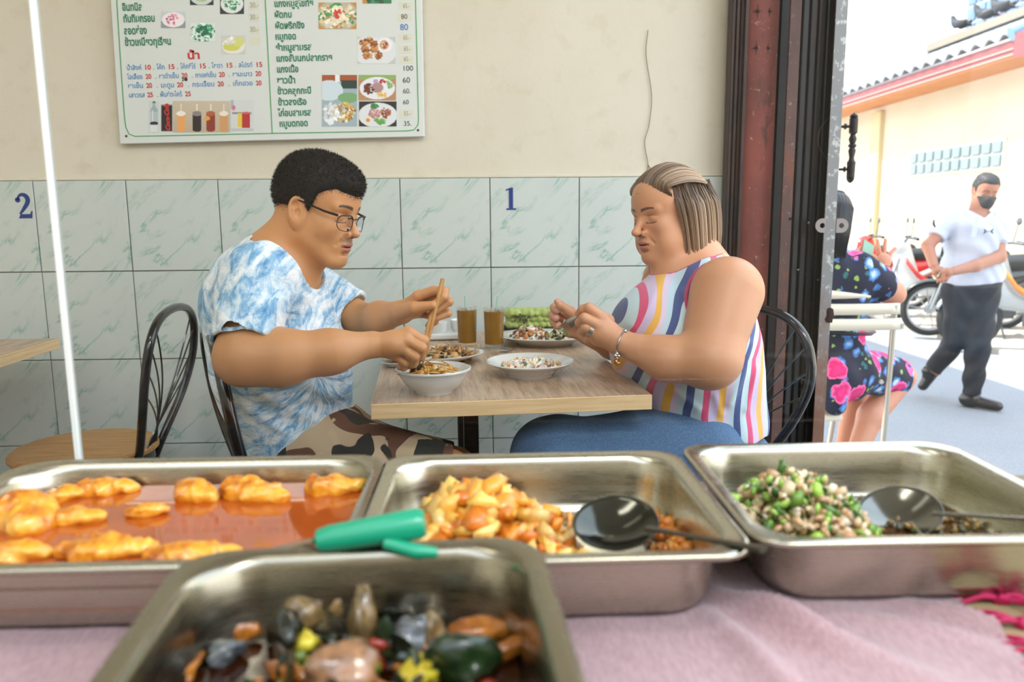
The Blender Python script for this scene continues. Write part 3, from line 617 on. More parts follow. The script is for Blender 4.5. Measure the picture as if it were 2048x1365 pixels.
# ------------------------------------------------------------------ implicit-surface modelling: bodies and clothes as continuous meshes
F32 = np.float32
def A3(p): return np.array(p, F32)
def rcone(P, a, b, ra, rb):
    a, b = A3(a), A3(b); ab = b-a; L2 = float(ab@ab)+1e-12; t = np.clip(((P-a)@ab)/L2, 0, 1)
    return np.linalg.norm(P-a-t[:, None]*ab, axis=1)-(ra+(rb-ra)*t)
def ell(P, c, r, R=None):
    q = P-A3(c)
    if R is not None: q = q@R
    r = A3(r); k0 = np.linalg.norm(q/r, axis=1); k1 = np.linalg.norm(q/(r*r), axis=1)
    return k0*(k0-1)/np.maximum(k1, 1e-6)
def smin(a, b, k):
    if k <= 0: return np.minimum(a, b)
    h = np.clip(.5+.5*(b-a)/k, 0, 1); return b+(a-b)*h-k*h*(1-h)
def smax(a, b, k): return -smin(-a, -b, k)
def plane(P, p, n): n = A3(n)/np.linalg.norm(n); return (P-A3(p))@n
def chain(P, pts, rs, k=.01):
    d = None
    for i in range(len(pts)-1):
        e = rcone(P, pts[i], pts[i+1], rs[i], rs[i+1]); d = e if d is None else smin(d, e, k)
    return d
def rotm(yaw=0, pitch=0, roll=0):
    """columns: forward, left, up of a head facing +x turned by yaw about z, nose down by pitch"""
    cy, sy = math.cos(yaw), math.sin(yaw); cp, sp_ = math.cos(pitch), math.sin(pitch); cr_, sr = math.cos(roll), math.sin(roll)
    Rz = np.array([[cy, -sy, 0], [sy, cy, 0], [0, 0, 1]]); Ry = np.array([[cp, 0, sp_], [0, 1, 0], [-sp_, 0, cp]]); Rx = np.array([[1, 0, 0], [0, cr_, -sr], [0, sr, cr_]])
    return (Rz@Ry@Rx).astype(F32)
def sample(f, lo, hi, h, K=6):
    """dense grid of f, computed finely only near the surface"""
    lo = np.array(lo, float); n = np.ceil((np.array(hi)-lo)/(h*K)).astype(int); N_ = n*K+1
    ax = [lo[i]+h*K*(np.arange(n[i])+.5) for i in range(3)]
    G = np.stack(np.meshgrid(*ax, indexing='ij'), -1).reshape(-1, 3).astype(F32); d = f(G).reshape(n)
    V = np.repeat(np.repeat(np.repeat(np.sign(d), K, 0), K, 1), K, 2); V = np.pad(V, ((0, 1),)*3, mode='edge').astype(F32)
    near = np.argwhere(np.abs(d) < h*K*1.25)
    o = np.stack(np.meshgrid(*[np.arange(K+1)]*3, indexing='ij'), -1).reshape(-1, 3)
    for s in range(0, len(near), 4000):
        idx = (near[s:s+4000, None, :]*K+o[None]).reshape(-1, 3); flat = np.unique(np.ravel_multi_index(idx.T, N_))
        ijk = np.stack(np.unravel_index(flat, N_), 1); V[ijk[:, 0], ijk[:, 1], ijk[:, 2]] = f((lo+ijk*h).astype(F32))
    return V, lo
def surfnet(V, lo, h):
    S = V < 0; n = np.array(V.shape); c = None
    acc = np.zeros(tuple(n-1)+(3,), F32); cnt = np.zeros(tuple(n-1), F32)
    corners = [(i, j, k) for i in (0, 1) for j in (0, 1) for k in (0, 1)]
    sl = lambda c: tuple(slice(c[a], n[a]-1+c[a]) for a in range(3))
    allin = np.ones(tuple(n-1), bool); anyin = np.zeros(tuple(n-1), bool)
    for c in corners: allin &= S[sl(c)]; anyin |= S[sl(c)]
    act = anyin & ~allin; I = np.argwhere(act); vals = {c: V[I[:, 0]+c[0], I[:, 1]+c[1], I[:, 2]+c[2]] for c in corners}
    pos = np.zeros((len(I), 3), F32); ct = np.zeros(len(I), F32)
    for c in corners:
        for a in range(3):
            if c[a] == 0:
                e = list(c); e[a] = 1; e = tuple(e); va, vb = vals[c], vals[e]; m = (va < 0) != (vb < 0)
                t = np.where(m, va/np.where(m, va-vb, 1), 0); p = np.tile(A3(c), (len(I), 1)); p[:, a] += t
                pos[m] += p[m]; ct[m] += 1
    pos = (I+pos/ct[:, None])*h+lo
    idx = -np.ones(tuple(n-1), np.int32); idx[I[:, 0], I[:, 1], I[:, 2]] = np.arange(len(I)); Fs = []
    for a in range(3):
        b, c_ = (a+1) % 3, (a+2) % 3
        s0 = [slice(None)]*3; s1 = [slice(None)]*3; s0[a] = slice(0, -1); s1[a] = slice(1, None)
        X = S[tuple(s0)] != S[tuple(s1)]; Eg = np.argwhere(X); Eg = Eg[(Eg[:, b] > 0) & (Eg[:, c_] > 0) & (Eg[:, b] < n[b]-1) & (Eg[:, c_] < n[c_]-1)]
        ins = S[Eg[:, 0], Eg[:, 1], Eg[:, 2]]; q = []
        for db, dc in ((1, 1), (0, 1), (0, 0), (1, 0)):
            k = Eg.copy(); k[:, b] -= db; k[:, c_] -= dc; q.append(idx[k[:, 0], k[:, 1], k[:, 2]])
        q = np.stack(q, 1); q[~ins] = q[~ins][:, ::-1]; Fs.append(q)
    Fq = np.concatenate(Fs); Fq = Fq[(Fq >= 0).all(1)]
    return pos, Fq
def isomesh(f, lo, hi, h, fine=()):
    """fine: list of (lo, hi, h) boxes meshed with smaller cells out of the same field"""
    Vs, Fs, o = [], [], 0
    V, l = sample(f, lo, hi, h); P, Q = surfnet(V, l, h); C_ = P[Q].mean(1); keep = np.ones(len(Q), bool)
    for (a, b, hh) in fine:
        a_, b_ = np.array(a)+h, np.array(b)-h; keep &= ~((C_ > a_) & (C_ < b_)).all(1)
    Vs.append(P); Fs.append(Q[keep]); o += len(P)
    for i, (a, b, hh) in enumerate(fine):
        V, l = sample(f, a, b, hh); P, Q = surfnet(V, l, hh); C_ = P[Q].mean(1); k = ((C_ > np.array(a)) & (C_ < np.array(b))).all(1)
        for (a2, b2, h2) in fine[:i]: k &= ~((C_ > np.array(a2)+h2) & (C_ < np.array(b2)-h2)).all(1)
        Vs.append(P); Fs.append(Q[k]+o); o += len(P)
    V = np.concatenate(Vs); Fq = np.concatenate(Fs); used = np.zeros(len(V), bool); used[Fq.ravel()] = True
    m = np.cumsum(used)-1; return V[used], m[Fq]
def sines(P, fr, seed=0, n=6):
    rs = np.random.RandomState(seed); d = np.zeros(len(P), F32)
    for k in range(n): q = rs.normal(size=3)*fr*(1+.5*k/n); d += np.sin(P@q.astype(F32)+F32(rs.uniform(0, 6.3)))
    return d/n
# ---- head (local frame: x forward, y left, z up, origin between the ears)
def head_sdf(P, o):
    """o: options dict"""
    g = lambda k, d=0.0: o.get(k, d)
    w = g('wide', 1.0); y = np.abs(P[:, 1]); Q = P.copy(); Q[:, 1] = y
    d = ell(P, (-.012, 0, .042), (.098, .076*w, .083))
    d = smin(d, ell(P, (.035, 0, .045), (.052, .060*w, .058)), .03)
    d = smin(d, ell(P, (.030, 0, -.030), (.054, .058*w, .070)), .03)
    d = smin(d, rcone(Q, (.002, .046*w, -.050), (.060, .018, -.094), .020+g('jowl')*.5, .019), .028)
    d = smin(d, ell(P, (.070, 0, -.096), (.019, .022, .017)), .018)
    d = smin(d, ell(Q, (.050, .038*w, -.022), (.026, .024, .026)), .02)
    if g('jowl'):
        d = smin(d, ell(Q, (.035, .045*w, -.062), (.038, .026, .036)), .02); d = smin(d, ell(P, (.018, 0, -.106), (.048, .05, .024)), .012)
    d = smin(d, ell(P, (.066, 0, -.054), (.027, .032, .032)), .018)
    d = smin(d, rcone(Q, (.079, .008, .026), (.068, .043*w, .027), .009, .009), .012)
    # sockets, lids
    d = smax(d, -ell(Q, (.097, .032, .006), (.019, .019, .013)), .012)
    eye = ell(Q, (.0665, .032, .004), (.0150, .0165, .0125)); d = smin(d, eye, .004)
    d = smax(d, -ell(Q, (.0835, .033, .0125), (.006, .017, .0016)), .0025)   # lid crease
    # nose
    nx = g('nose', 1.0)
    d = smin(d, rcone(P, (.079, 0, .016), (.094*nx, 0, -.018), .0065, .0085), .010)
    d = smin(d, ell(P, (.0985*nx, 0, -.026), (.0125, .0115, .0105)), .006)
    d = smin(d, ell(Q, (.0905, .0135, -.031), (.0100, .0075, .0085)), .0045)
    d = smax(d, -ell(Q, (.0965, .0062, -.0385), (.0065, .0036, .0042)), .002)
    # lips
    d = smin(d, ell(P, (.0870, 0, -.0545), (.0095, .0215, .0062)), .004)
    d = smin(d, ell(P, (.0845, 0, -.0665), (.0100, .0185, .0070)), .004)
    d = smax(d, -ell(P, (.0960, 0, -.0605), (.0130, .0235, .0017)), .002)
    d = smax(d, -ell(P, (.091, 0, -.0775), (.010, .018, .004)), .006)
    d = smax(d, -rcone(Q, (.094, .020, -.034), (.080, .033, -.058), .0022, .0022), .006)
    # ears
    if g('ears', 1):
        Re = rotm(math.radians(-22), math.radians(-12), 0)
        c = A3((-.003, .070*w, -.002))
        e = ell(Q, c+A3((-.002, .004, 0)), (.0185, .0065, .031), Re)
        e = smin(e, ell(Q, c+A3((.002, .003, -.024)), (.010, .006, .010), Re), .004)
        q = (Q-c-A3((-.002, .006, .003)))@Re; ring = np.sqrt((np.hypot(q[:, 0]/.0165, q[:, 2]/.0265)-1)**2*.02**2+(q[:, 1]-.002)**2)-.0036
        e = smin(e, ring, .003)
        e = smax(e, -ell(Q, c+A3((.002, .0125, -.002)), (.0085, .0095, .0135), Re), .002)
        e = smax(e, -ell(Q, c+A3((-.005, .0125, .013)), (.0085, .0070, .0095), Re), .002)
        d = smin(d, e, .006)
    return d
def face_col(L, skin, o):
    """colours from head-local coordinates: brows, lash line, lips, stubble"""
    y = np.abs(L[:, 1]); x, z = L[:, 0], L[:, 2]; C_ = np.tile(A3(skin), (len(L), 1))
    def blend(m, c): C_[:] = C_*(1-m[:, None])+A3(c)*m[:, None]
    ss = lambda a, b, t: np.clip((t-a)/(b-a), 0, 1)**2*(3-2*np.clip((t-a)/(b-a), 0, 1))
    front = ss(.035, .05, x)
    if o.get('blush'): blend(front*.35*np.exp(-(((y-.04)/.02)**2+((z+.025)/.02)**2)), o['blush'])
    if o.get('brows') is not None:
        t = np.clip((y-.012)/.036, 0, 1); zc = .0265+.0055*np.sin(t*2.2)-.002*t; th = .0042*(1-.55*t)+.0006
        blend(front*(1-ss(.6, 1.15, np.abs(z-zc)/th))*(1-ss(.98, 1.05, (y-.012)/.036))*ss(.009, .014, y)*.92, o['brows'])
    lid = front*(1-ss(.7, 1.3, np.abs(z-(-.0045-.0025*np.cos((y-.032)/.016*1.5)))/.0013))*(1-ss(.0145, .0175, np.abs(y-.032)))
    blend(lid*.9, o.get('lash', (.02, .012, .01)))
    crease = front*(1-ss(.6, 1.3, np.abs(z-(.0125-((y-.033)/.016)**2*.003))/.0012))*(1-ss(.013, .017, np.abs(y-.032))); blend(crease*.45, A3(skin)*.35)
    lipm = ss(.078, .083, x)*(1-ss(.9, 1.05, np.hypot(y/.0225, (z+.0605)/.0115))); blend(lipm*.85, o.get('lips', (.45, .16, .13)))
    blend(ss(.078, .083, x)*(1-ss(.8, 1.4, np.abs(z+.0605)/.0011))*(1-ss(.021, .024, y))*.8, A3(skin)*.18)
    blend(ss(.085, .09, x)*np.exp(-(((y-.0062)/.0034)**2+((z+.0365)/.003)**2))*.9, A3(skin)*.15)
    if o.get('stubble'):
        m = np.exp(-((z+.046)/.0065)**2)*ss(.07, .08, x)*(1-ss(.022, .03, y)); n_ = .5+.5*sines(L, 1500, 3)
        blend(np.clip(m*o['stubble']*(.6+.8*n_), 0, 1), (.05, .035, .03)); m2 = np.exp(-(((z+.095)/.014)**2+(y/.02)**2))*ss(.05, .07, x); blend(m2*.35*(.5+n_)*o['stubble'], (.08, .05, .04))
    if o.get('spots'):
        rs = np.random.RandomState(5)
        for q in o['spots']: blend(np.exp(-(((x-q[0])**2+(z-q[1])**2+(L[:, 1]-q[2])**2)/q[3]**2))*q[4], A3(skin)*.45)
    return C_
def skin_mat(name, base, rough=.45):
    g = N(name); a = g.attr(); v = g.coord(); n = g.noise(v, 60, 5, .6); n2 = g.noise(v, 9, 3)
    c = g.mix(g.math('MULTIPLY', n, .18), a, g.mix(1.0, a, (.72, .45, .38), 'MULTIPLY')); c = g.mix(g.ramp(n2, [(.4, 0.0), (.7, .18)]), c, g.mix(1.0, a, (1.0, .72, .62), 'MULTIPLY'))
    g.set(color=c, rough=rough, sss=.12, sssr=(1.0, .35, .18), ssss=.008); g.bump(g.noise(v, 420, 3, .6), .12, .0006); return g.m
# ---- a hand out of finger chains
def hand_parts(P, wrist, knuckles, fingers, thumb, palm_r=.017, k=.010, sep=.0015, wr=.027):
    """wrist point, list of 4 knuckle points, fingers: list of 4 (points, radii), thumb (points, radii)"""
    d = None
    for i, kn in enumerate(knuckles):
        e = rcone(P, wrist[i] if isinstance(wrist, list) else wrist, kn, wr*.72, palm_r*(.62 if i < 3 else .56)); d = e if d is None else smin(d, e, k)
    d = smin(d, ell(P, (np.array(knuckles[1])+np.array(knuckles[2])+np.array(wrist))/3, (wr*.95, wr*.8, wr*.8)), k)   # palm_fill
    f = None
    for pts, rs in fingers:
        e = chain(P, pts, rs, .003); f = e if f is None else smin(f, e, sep)
    d = smin(d, f, .005)
    if thumb is not None:
        d = smin(d, chain(P, thumb[0], thumb[1], .004), .009)
    return d
def bbox(pts, m): a = np.array(pts); return a.min(0)-m, a.max(0)+m
def pt(x, y, Y): return np.array(at(x, y, Y))

def ridges(P, L):
    d = 0; Q = P*A3((1, 0, 1))
    for a, b, w_, h_ in L: d = d+h_*np.exp(-(np.maximum(rcone(Q, a*np.array([1, 0, 1]), b*np.array([1, 0, 1]), 0, 0), 0)/w_)**2)
    return d*np.clip((1.80-P[:, 1])*12, 0, 1)
# ------------------------------------------------------------------ people
def tolocal(P, O, R): return ((P-A3(O))@R[0])/F32(R[1])
def lateral(P, yc, f): Q = P.copy(); Q[:, 1] = yc+(P[:, 1]-yc)/f; return Q
def fuzz(V, Q, n, L, seed=0, dirb=(0, 0, 0), w=.0006, jit=.5):
    """short hairs standing on a surface: thin triangles"""
    rs = np.random.RandomState(seed); c = V[Q].mean(1); nr = np.cross(V[Q[:, 1]]-V[Q[:, 0]], V[Q[:, 2]]-V[Q[:, 0]]); nr /= np.linalg.norm(nr, axis=1, keepdims=True)+1e-9
    k = rs.randint(0, len(Q), n); t = nr[k]+rs.normal(size=(n, 3))*jit*.5+A3(dirb); t /= np.linalg.norm(t, axis=1, keepdims=True)
    s = np.cross(t, rs.normal(size=(n, 3))); s /= np.linalg.norm(s, axis=1, keepdims=True); p = c[k]-t*.001; l = L*rs.uniform(.6, 1.2, (n, 1))
    return np.stack([p-s*w, p+s*w, p+t*l], 1).reshape(-1, 3), np.arange(3*n).reshape(-1, 3)
def person(name, label, loc): return thing(name, label, 'person', loc)
def adopt(o, root):
    o.parent = root; o.matrix_parent_inverse = Matrix.LocRotScale(root.location, root.rotation_euler, root.scale).inverted(); return o
# ================= the man eating on the left
SK1 = rgb('#cf9866')
mO, mR = pt(636, 425, 1.70), (rotm(math.radians(-20), math.radians(13), math.radians(-2)), .94)
MH = dict(brows=(.02, .013, .01), stubble=.55, nose=1.03, wide=1.0, lips=(.42, .15, .12), spots=[(.055, .0, -.052, .006, .35), (.045, -.045, -.06, .007, .22), (.06, .06, -.045, .0015, .6)])
MR = dict(wr=pt(744, 690, 1.55), kn=[pt(817, 665, 1.56), pt(812, 680, 1.548), pt(803, 696, 1.548), pt(791, 711, 1.56)])
MRF = [([pt(817, 665, 1.56), pt(848, 682, 1.562), pt(850, 701, 1.578), pt(843, 714, 1.59)], [.0115, .0108, .0095, .0082]),
       ([pt(812, 680, 1.548), pt(843, 696, 1.545), pt(842, 713, 1.56), pt(834, 722, 1.575)], [.0118, .0112, .0098, .0085]),
       ([pt(803, 696, 1.548), pt(829, 713, 1.545), pt(827, 728, 1.56), pt(819, 731, 1.578)], [.0115, .0108, .0095, .0082]),
       ([pt(791, 711, 1.56), pt(810, 726, 1.56), pt(807, 736, 1.575), pt(799, 735, 1.59)], [.0105, .0095, .0085, .0075])]
MRT = ([pt(775, 692, 1.60), pt(815, 702, 1.625), pt(838, 716, 1.61)], [.014, .012, .0095])
ML = dict(wr=pt(802, 625, 1.74), kn=[pt(836, 592, 1.70), pt(843, 602, 1.73), pt(845, 614, 1.76), pt(842, 627, 1.785)])
MLF = [([pt(836, 592, 1.70), pt(866, 582, 1.69), pt(889, 583, 1.675), pt(888, 594, 1.668), pt(875, 605, 1.668)], [.0115, .0105, .0098, .0092, .0085]),
       ([pt(843, 602, 1.73), pt(878, 594, 1.70), pt(898, 604, 1.69), pt(873, 620, 1.682)], [.0115, .0105, .0098, .0085]),
       ([pt(845, 614, 1.76), pt(880, 612, 1.73), pt(895, 627, 1.71), pt(873, 636, 1.70)], [.0112, .010, .0095, .0085]),
       ([pt(842, 627, 1.785), pt(862, 632, 1.76), pt(870, 643, 1.745), pt(857, 652, 1.74)], [.0105, .009, .0085, .0075])]
MLT = ([pt(800, 626, 1.725), pt(830, 616, 1.675), pt(866, 611, 1.660)], [.020, .0135, .0092])
def m_torso(P, e=0.0):
    Q = lateral(P, 1.73, 1.28)
    d = rcone(Q, pt(532, 610, 1.73), pt(566, 735, 1.73), .125+e, .132+e); d = smin(d, rcone(Q, pt(566, 735, 1.73), pt(592, 850, 1.73), .132+e, .122+e), .03)
    d = smin(d, rcone(P, pt(522, 560, 1.58), pt(560, 550, 1.90), .062+e, .060+e), .05)
    d = smin(d, rcone(P, pt(540, 565, 1.73), pt(556, 535, 1.72), .085+e, .062+e), .04)
    return d
def m_armR(P, e=0.0): return smin(rcone(P, pt(508, 568, 1.565), pt(486, 716, 1.465), .055+e, .048+e), chain(P, [pt(486, 716, 1.465), pt(560, 716, 1.48), pt(660, 704, 1.51), pt(742, 690, 1.55)], [.050+e, .052+e, .040+e, .0265+e], .03), .03)
def m_armL(P, e=0.0): return smin(rcone(P, pt(600, 562, 1.905), pt(722, 640, 1.86), .050+e, .040+e), chain(P, [pt(722, 640, 1.86), pt(760, 636, 1.80), pt(802, 625, 1.74)], [.040+e, .036+e, .0265+e], .02), .012)
def m_legs(P, e=0.0):
    a = rcone(P, pt(640, 908, 1.65), pt(890, 958, 1.61), .088+e, .064+e); b = rcone(P, pt(640, 900, 1.83), pt(905, 945, 1.88), .088+e, .064+e)
    d = smin(a, b, .03); return smin(d, ell(P, pt(625, 895, 1.74), (.13+e, .17+e, .11+e)), .05)
def m_body(P):
    d = head_sdf(tolocal(P, mO, mR), MH)
    d = smin(d, rcone(P, pt(556, 515, 1.72), pt(612, 446, 1.705), .066, .060), .035)
    d = smin(d, rcone(P, pt(590, 545, 1.715), pt(640, 490, 1.70), .045, .030), .03)
    d = smin(d, m_torso(P), .04)
    d = smin(d, m_armR(P), .02); d = smin(d, m_armL(P), .02)
    hr = hand_parts(P, MR['wr'], MR['kn'], MRF, MRT, .020, .012); hl = hand_parts(P, ML['wr'], ML['kn'], MLF, MLT, .019, .012)
    d = smin(d, hr, .008); d = smin(d, hl, .008)
    d = smin(d, m_legs(P), .03)
    for yk, (kx, ky) in ((1.61, (890, 958)), (1.88, (905, 945))):
        k = pt(kx, ky, yk); an = np.array([k[0]-.03, k[1], .09]); d = smin(d, chain(P, [k, (k+an)/2+np.array([-.01, 0, 0]), an], [.058, .052, .036], .02), .02)
        d = smin(d, rcone(P, an+np.array([-.02, 0, -.045]), an+np.array([.13, 0, -.06]), .036, .026), .02)
    return d
man = person('person', 'man in a blue tie-dye t-shirt and camouflage shorts eating with chopsticks', pt(600, 905, 1.73)*np.array([1, 1, 0]))
lo, hi = bbox([pt(408, 300, 1.5), pt(408, 300, 2.0), pt(905, 560, 1.5), (0, 1.41, .0), pt(935, 900, 1.6), pt(935, 900, 2.0)], .03); hi[0] = max(hi[0], pt(905, 600, 1.7)[0]+.03)
fine = [(mO-np.array([.15, .14, .16]), mO+np.array([.15, .14, .15]), .0019),
        (pt(735, 745, 1.50)-.0, pt(868, 636, 1.66), .0017), (pt(790, 668, 1.64), pt(912, 560, 1.83), .0017)]
fine = [(np.minimum(a, b), np.maximum(a, b), h) for a, b, h in fine]
V, Q = isomesh(m_body, lo, hi, .0045, fine)
L = tolocal(V, mO, mR); colr = face_col(L, SK1, MH); inhead = np.linalg.norm(L, axis=1) < .17; colr[~inhead] = SK1
def nails(V, colr, fing, c=(.75, .48, .40)):
    for pts, rs in fing:
        a, b = np.array(pts[-2]), np.array(pts[-1]); t = (b-a)/np.linalg.norm(b-a); m = np.linalg.norm(V-(b+t*.002), axis=1) < rs[-1]*.95; colr[m] = colr[m]*.5+A3(c)*.5
nails(V, colr, MLF+MRF)
M_SK1 = skin_mat('skin_tan', SK1)
adopt(arrmesh('body', V, Q, M_SK1, col=colr, nf=m_body), man)
# t-shirt
MF = [(pt(560, 700, 1.6), pt(665, 800, 1.6), .013, .005), (pt(530, 765, 1.6), pt(630, 835, 1.6), .013, .0055), (pt(500, 800, 1.6), pt(575, 848, 1.6), .011, .005), (pt(620, 600, 1.6), pt(655, 740, 1.6), .013, .005),
      (pt(585, 590, 1.6), pt(570, 640, 1.6), .010, .005), (pt(455, 590, 1.6), pt(520, 630, 1.6), .011, .0045), (pt(450, 770, 1.6), pt(480, 840, 1.6), .011, .006), (pt(540, 800, 1.6), pt(650, 812, 1.6), .010, -.004), (pt(640, 780, 1.6), pt(680, 800, 1.6), .010, .004)]
def m_shirt(P):
    fold = .0035*sines(P*A3((1.0, .8, 1.6)), 26, 2)+.0022*sines(P@rotm(0, .8, 0), 60, 7)+ridges(P, MF)
    d = m_torso(P, .012)
    axn = pt(486, 716, 1.465)-pt(508, 568, 1.565)
    s = rcone(P, pt(512, 560, 1.575), pt(486, 712, 1.462), .073, .064); s = smax(s, plane(P, pt(488, 688, 1.475), axn), .004)
    s = smax(s, -smax(rcone(P, pt(512, 560, 1.575), pt(486, 712, 1.462), .063, .0575), -plane(P, pt(489, 676, 1.485), axn), .001), .001)
    ax2 = pt(722, 640, 1.86)-pt(600, 562, 1.905)
    s2 = rcone(P, pt(600, 565, 1.90), pt(722, 640, 1.862), .068, .058); s2 = smax(s2, plane(P, pt(702, 624, 1.865), ax2), .004)
    s2 = smax(s2, -smax(rcone(P, pt(600, 565, 1.90), pt(722, 640, 1.862), .062, .052), -plane(P, pt(694, 618, 1.865), ax2), .001), .001)
    d = smin(d, s, .018); d = smin(d, s2, .018)-fold
    nk = rcone(P, pt(568, 530, 1.685), pt(655, 430, 1.69), .086, .130); bd = np.maximum(np.abs(nk-.006)-.006, np.abs(d+.001)-.0045)
    d = smin(smax(d, -nk, .003), bd, .002)
    d = smax(d, -smax(rcone(P, pt(610, 535, 1.705), pt(680, 480, 1.69), .048, .06), -.0+0*d-1, .0), .004)
    d = smax(d, plane(P, pt(612, 880, 1.73), (.26, 0, -.96))+.004*np.sin(P[:, 1]*55), .004)
    return d
lo, hi = bbox([pt(405, 460, 1.5), pt(405, 460, 2.0), pt(740, 925, 1.45), pt(740, 925, 2.0)], .02)
V, Q = isomesh(m_shirt, lo, hi, .0036)
g = N('tie_dye_cotton'); v = g.coord(); cx, cz = pt(640, 745, 1.62)[0], pt(640, 745, 1.62)[2]
dx = g.math('SUBTRACT', g.sep(v, 0), float(cx)); dz = g.math('SUBTRACT', g.sep(v, 2), float(cz))
ang = g.math('ARCTAN2', dz, dx); rad = g.math('SQRT', g.math('ADD', g.math('MULTIPLY', dx, dx), g.math('MULTIPLY', dz, dz)))
cmb = g.n('CombineXYZ'); g.put(cmb.inputs[0], g.math('MULTIPLY', g.math('ADD', ang, g.math('MULTIPLY', rad, 2.2)), 3.2)); g.put(cmb.inputs[1], g.math('MULTIPLY', rad, 9.0)); g.put(cmb.inputs[2], g.math('MULTIPLY', g.sep(v, 1), 3.0))
n = g.noise(cmb.outputs[0], 2.6, 5, .6, .6); n2 = g.noise(v, 22, 6, .7, 1.5)
f = g.math('ADD', g.math('MULTIPLY', n, .72), g.math('MULTIPLY', n2, .34))
g.set(color=g.ramp(f, [(.42, rgb('#f6f8f8')), (.51, rgb('#d3e6f0')), (.585, rgb('#8fbcdb')), (.69, rgb('#4d8bbd')), (.82, rgb('#2f679d'))]), rough=.85, sheen=.2)
g.bump(g.noise(v, 500, 2), .12, .0006, g.bump(g.noise(g.coord('Object', (1, 1, 2)), 13, 3, .5, 1.5), .45, .012)); M_TIE = g.m
adopt(arrmesh('t_shirt', V, Q, M_TIE), man)
# camouflage shorts
def m_short(P):
    d = m_legs(P, .012)-.004*sines(P, 34, 9); d = smax(d, plane(P, pt(900, 950, 1.7), (1, 0, -.15)), .006)
    return smax(d, -plane(P, pt(600, 815, 1.73), (.2, 0, -1)), .006)
lo, hi = bbox([pt(480, 800, 1.5), pt(480, 800, 2.0), pt(935, 1010, 1.5), pt(935, 1010, 2.0)], .04); V, Q = isomesh(m_short, lo, hi, .005)
g = N('camouflage'); v = g.coord('Object', (1, 1, 1.3)); a = g.noise(v, 9, 1.5, .4, .6); v2 = g.coord('Object', (1, 1, 1.2), (0, .5, 0), (3, 1, 2)); b = g.noise(v2, 11, 1.5, .4, .5); v3 = g.coord('Object', (1, 1, 1), (0, 0, 0), (7, 5, 2)); c_ = g.noise(v3, 13, 1.5, .4, .4)
c = g.mix(g.ramp(a, [(.50, 0.0), (.505, 1.0)], 'LINEAR'), rgb('#c3ab8a'), rgb('#6b4a38')); c = g.mix(g.ramp(b, [(.55, 0.0), (.555, 1.0)]), c, rgb('#c9b190')); c = g.mix(g.ramp(c_, [(.55, 0.0), (.555, 1.0)]), c, rgb('#33322d'))
g.set(color=c, rough=.9); g.bump(g.noise(v, 400, 2), .1, .0005); adopt(arrmesh('camouflage_shorts', V, Q, g.m), man)
# buzz-cut hair
def m_hair(P):
    Lc = tolocal(P, mO, mR); x, z = Lc[:, 0], Lc[:, 2]; y = np.abs(Lc[:, 1])
    h = head_sdf(Lc, dict(MH, ears=0))
    hl = np.interp(x, [-.12, -.045, -.028, -.016, .006, .018, .020, .036, .050, .066, .11], [-.045, -.046, -.020, .018, .026, -.006, .006, .046, .056, .064, .050]).astype(F32)
    m = (z-hl)*.75; top = .0055+.0065*np.clip((z-.06)/.06, 0, 1)+.004*np.clip((x-.05)/.03, 0, 1)
    return h-np.minimum(m*.6, top)
lo, hi = mO-.16, mO+.16; V, Q = isomesh(m_hair, lo, hi, .0024)
Lc = tolocal(V, mO, mR); fade = np.clip((.045-Lc[:, 2])/.06, 0, 1)*np.clip((.05-Lc[:, 0])/.03, 0, 1); hc = A3((.012, .009, .008))*(1-fade[:, None]*.5)+A3((.05, .03, .02))*fade[:, None]*.5
fv, fq = fuzz(V, Q, 22000, .0075, 1, jit=.7)
M_HAIR1 = N('black_hair'); M_HAIR1.set(color=M_HAIR1.attr(), rough=.7, spec=.3); M_HAIR1 = M_HAIR1.m
hair = adopt(arrmesh('hair', V, Q, M_HAIR1, col=hc), man)
me = hair.data; o = arrmesh('hair_bristles', fv, fq, M_HAIR1, col=np.tile(A3((.014, .010, .008)), (len(fv), 1)), smooth=False, kind='stuff'); adopt(o, man)
# eyeglasses
def toW(p, O, R): return A3(O)+(R[0]@A3(p))*F32(R[1])
M_FRAME = simple('black_frame', rgb('#141416'), .3, .3)
gl_root = bpy.data.objects.new('eyeglasses', None); COL.objects.link(gl_root); adopt(gl_root, man)
def sub(o, par): o.parent = par; return o
def gl_child(mb, name, mat):
    o = mb.build(name, mat); o.parent = gl_root; return o
def rim(sy):
    pts = []
    for k in range(28):
        a = 2*PI*k/28; c_, s_ = math.cos(a), math.sin(a); r = (abs(c_)**2.8+abs(s_)**2.8)**(-1/2.8)
        pts.append(toW((.098-.012*abs(c_*r)*(1 if c_*sy > 0 else .1)-.0*s_, sy*.034+.0245*r*c_, -.004+(.0165*s_ if s_ > 0 else .0185*s_)*r), mO, mR))
    return pts
for sy in (-1, 1):
    mb = MB(); R_ = rim(sy); mb.tube(R_, .0009, 6, closed=True); mb.tube([R_[k] for k in range(2, 13)], .0017, 6); gl_child(mb, 'rim', M_FRAME)
    mb = MB(); c_ = sum((Vector(p) for p in R_), Vector())/28; mb.add([c_]+R_, [(0, 1+k, 1+(k+1) % 28) for k in range(28)]); gl_child(mb, 'lens', M_LENS)
    mb = MB(); path = [toW(p, mO, mR) for p in [(.087, sy*.060, .010), (.060, sy*.073, .013), (.020, sy*.079, .020), (-.008, sy*.080, .024), (-.022, sy*.078, .008)]]; mb.tube(path, [.0026, .0024, .0018, .0016, .0014], 6); gl_child(mb, 'temple', M_FRAME)
mb = MB(); mb.tube([toW(p, mO, mR) for p in [(.098, -.011, .004), (.103, 0, .007), (.098, .011, .004)]], .0011, 6); gl_child(mb, 'bridge', M_FRAME)
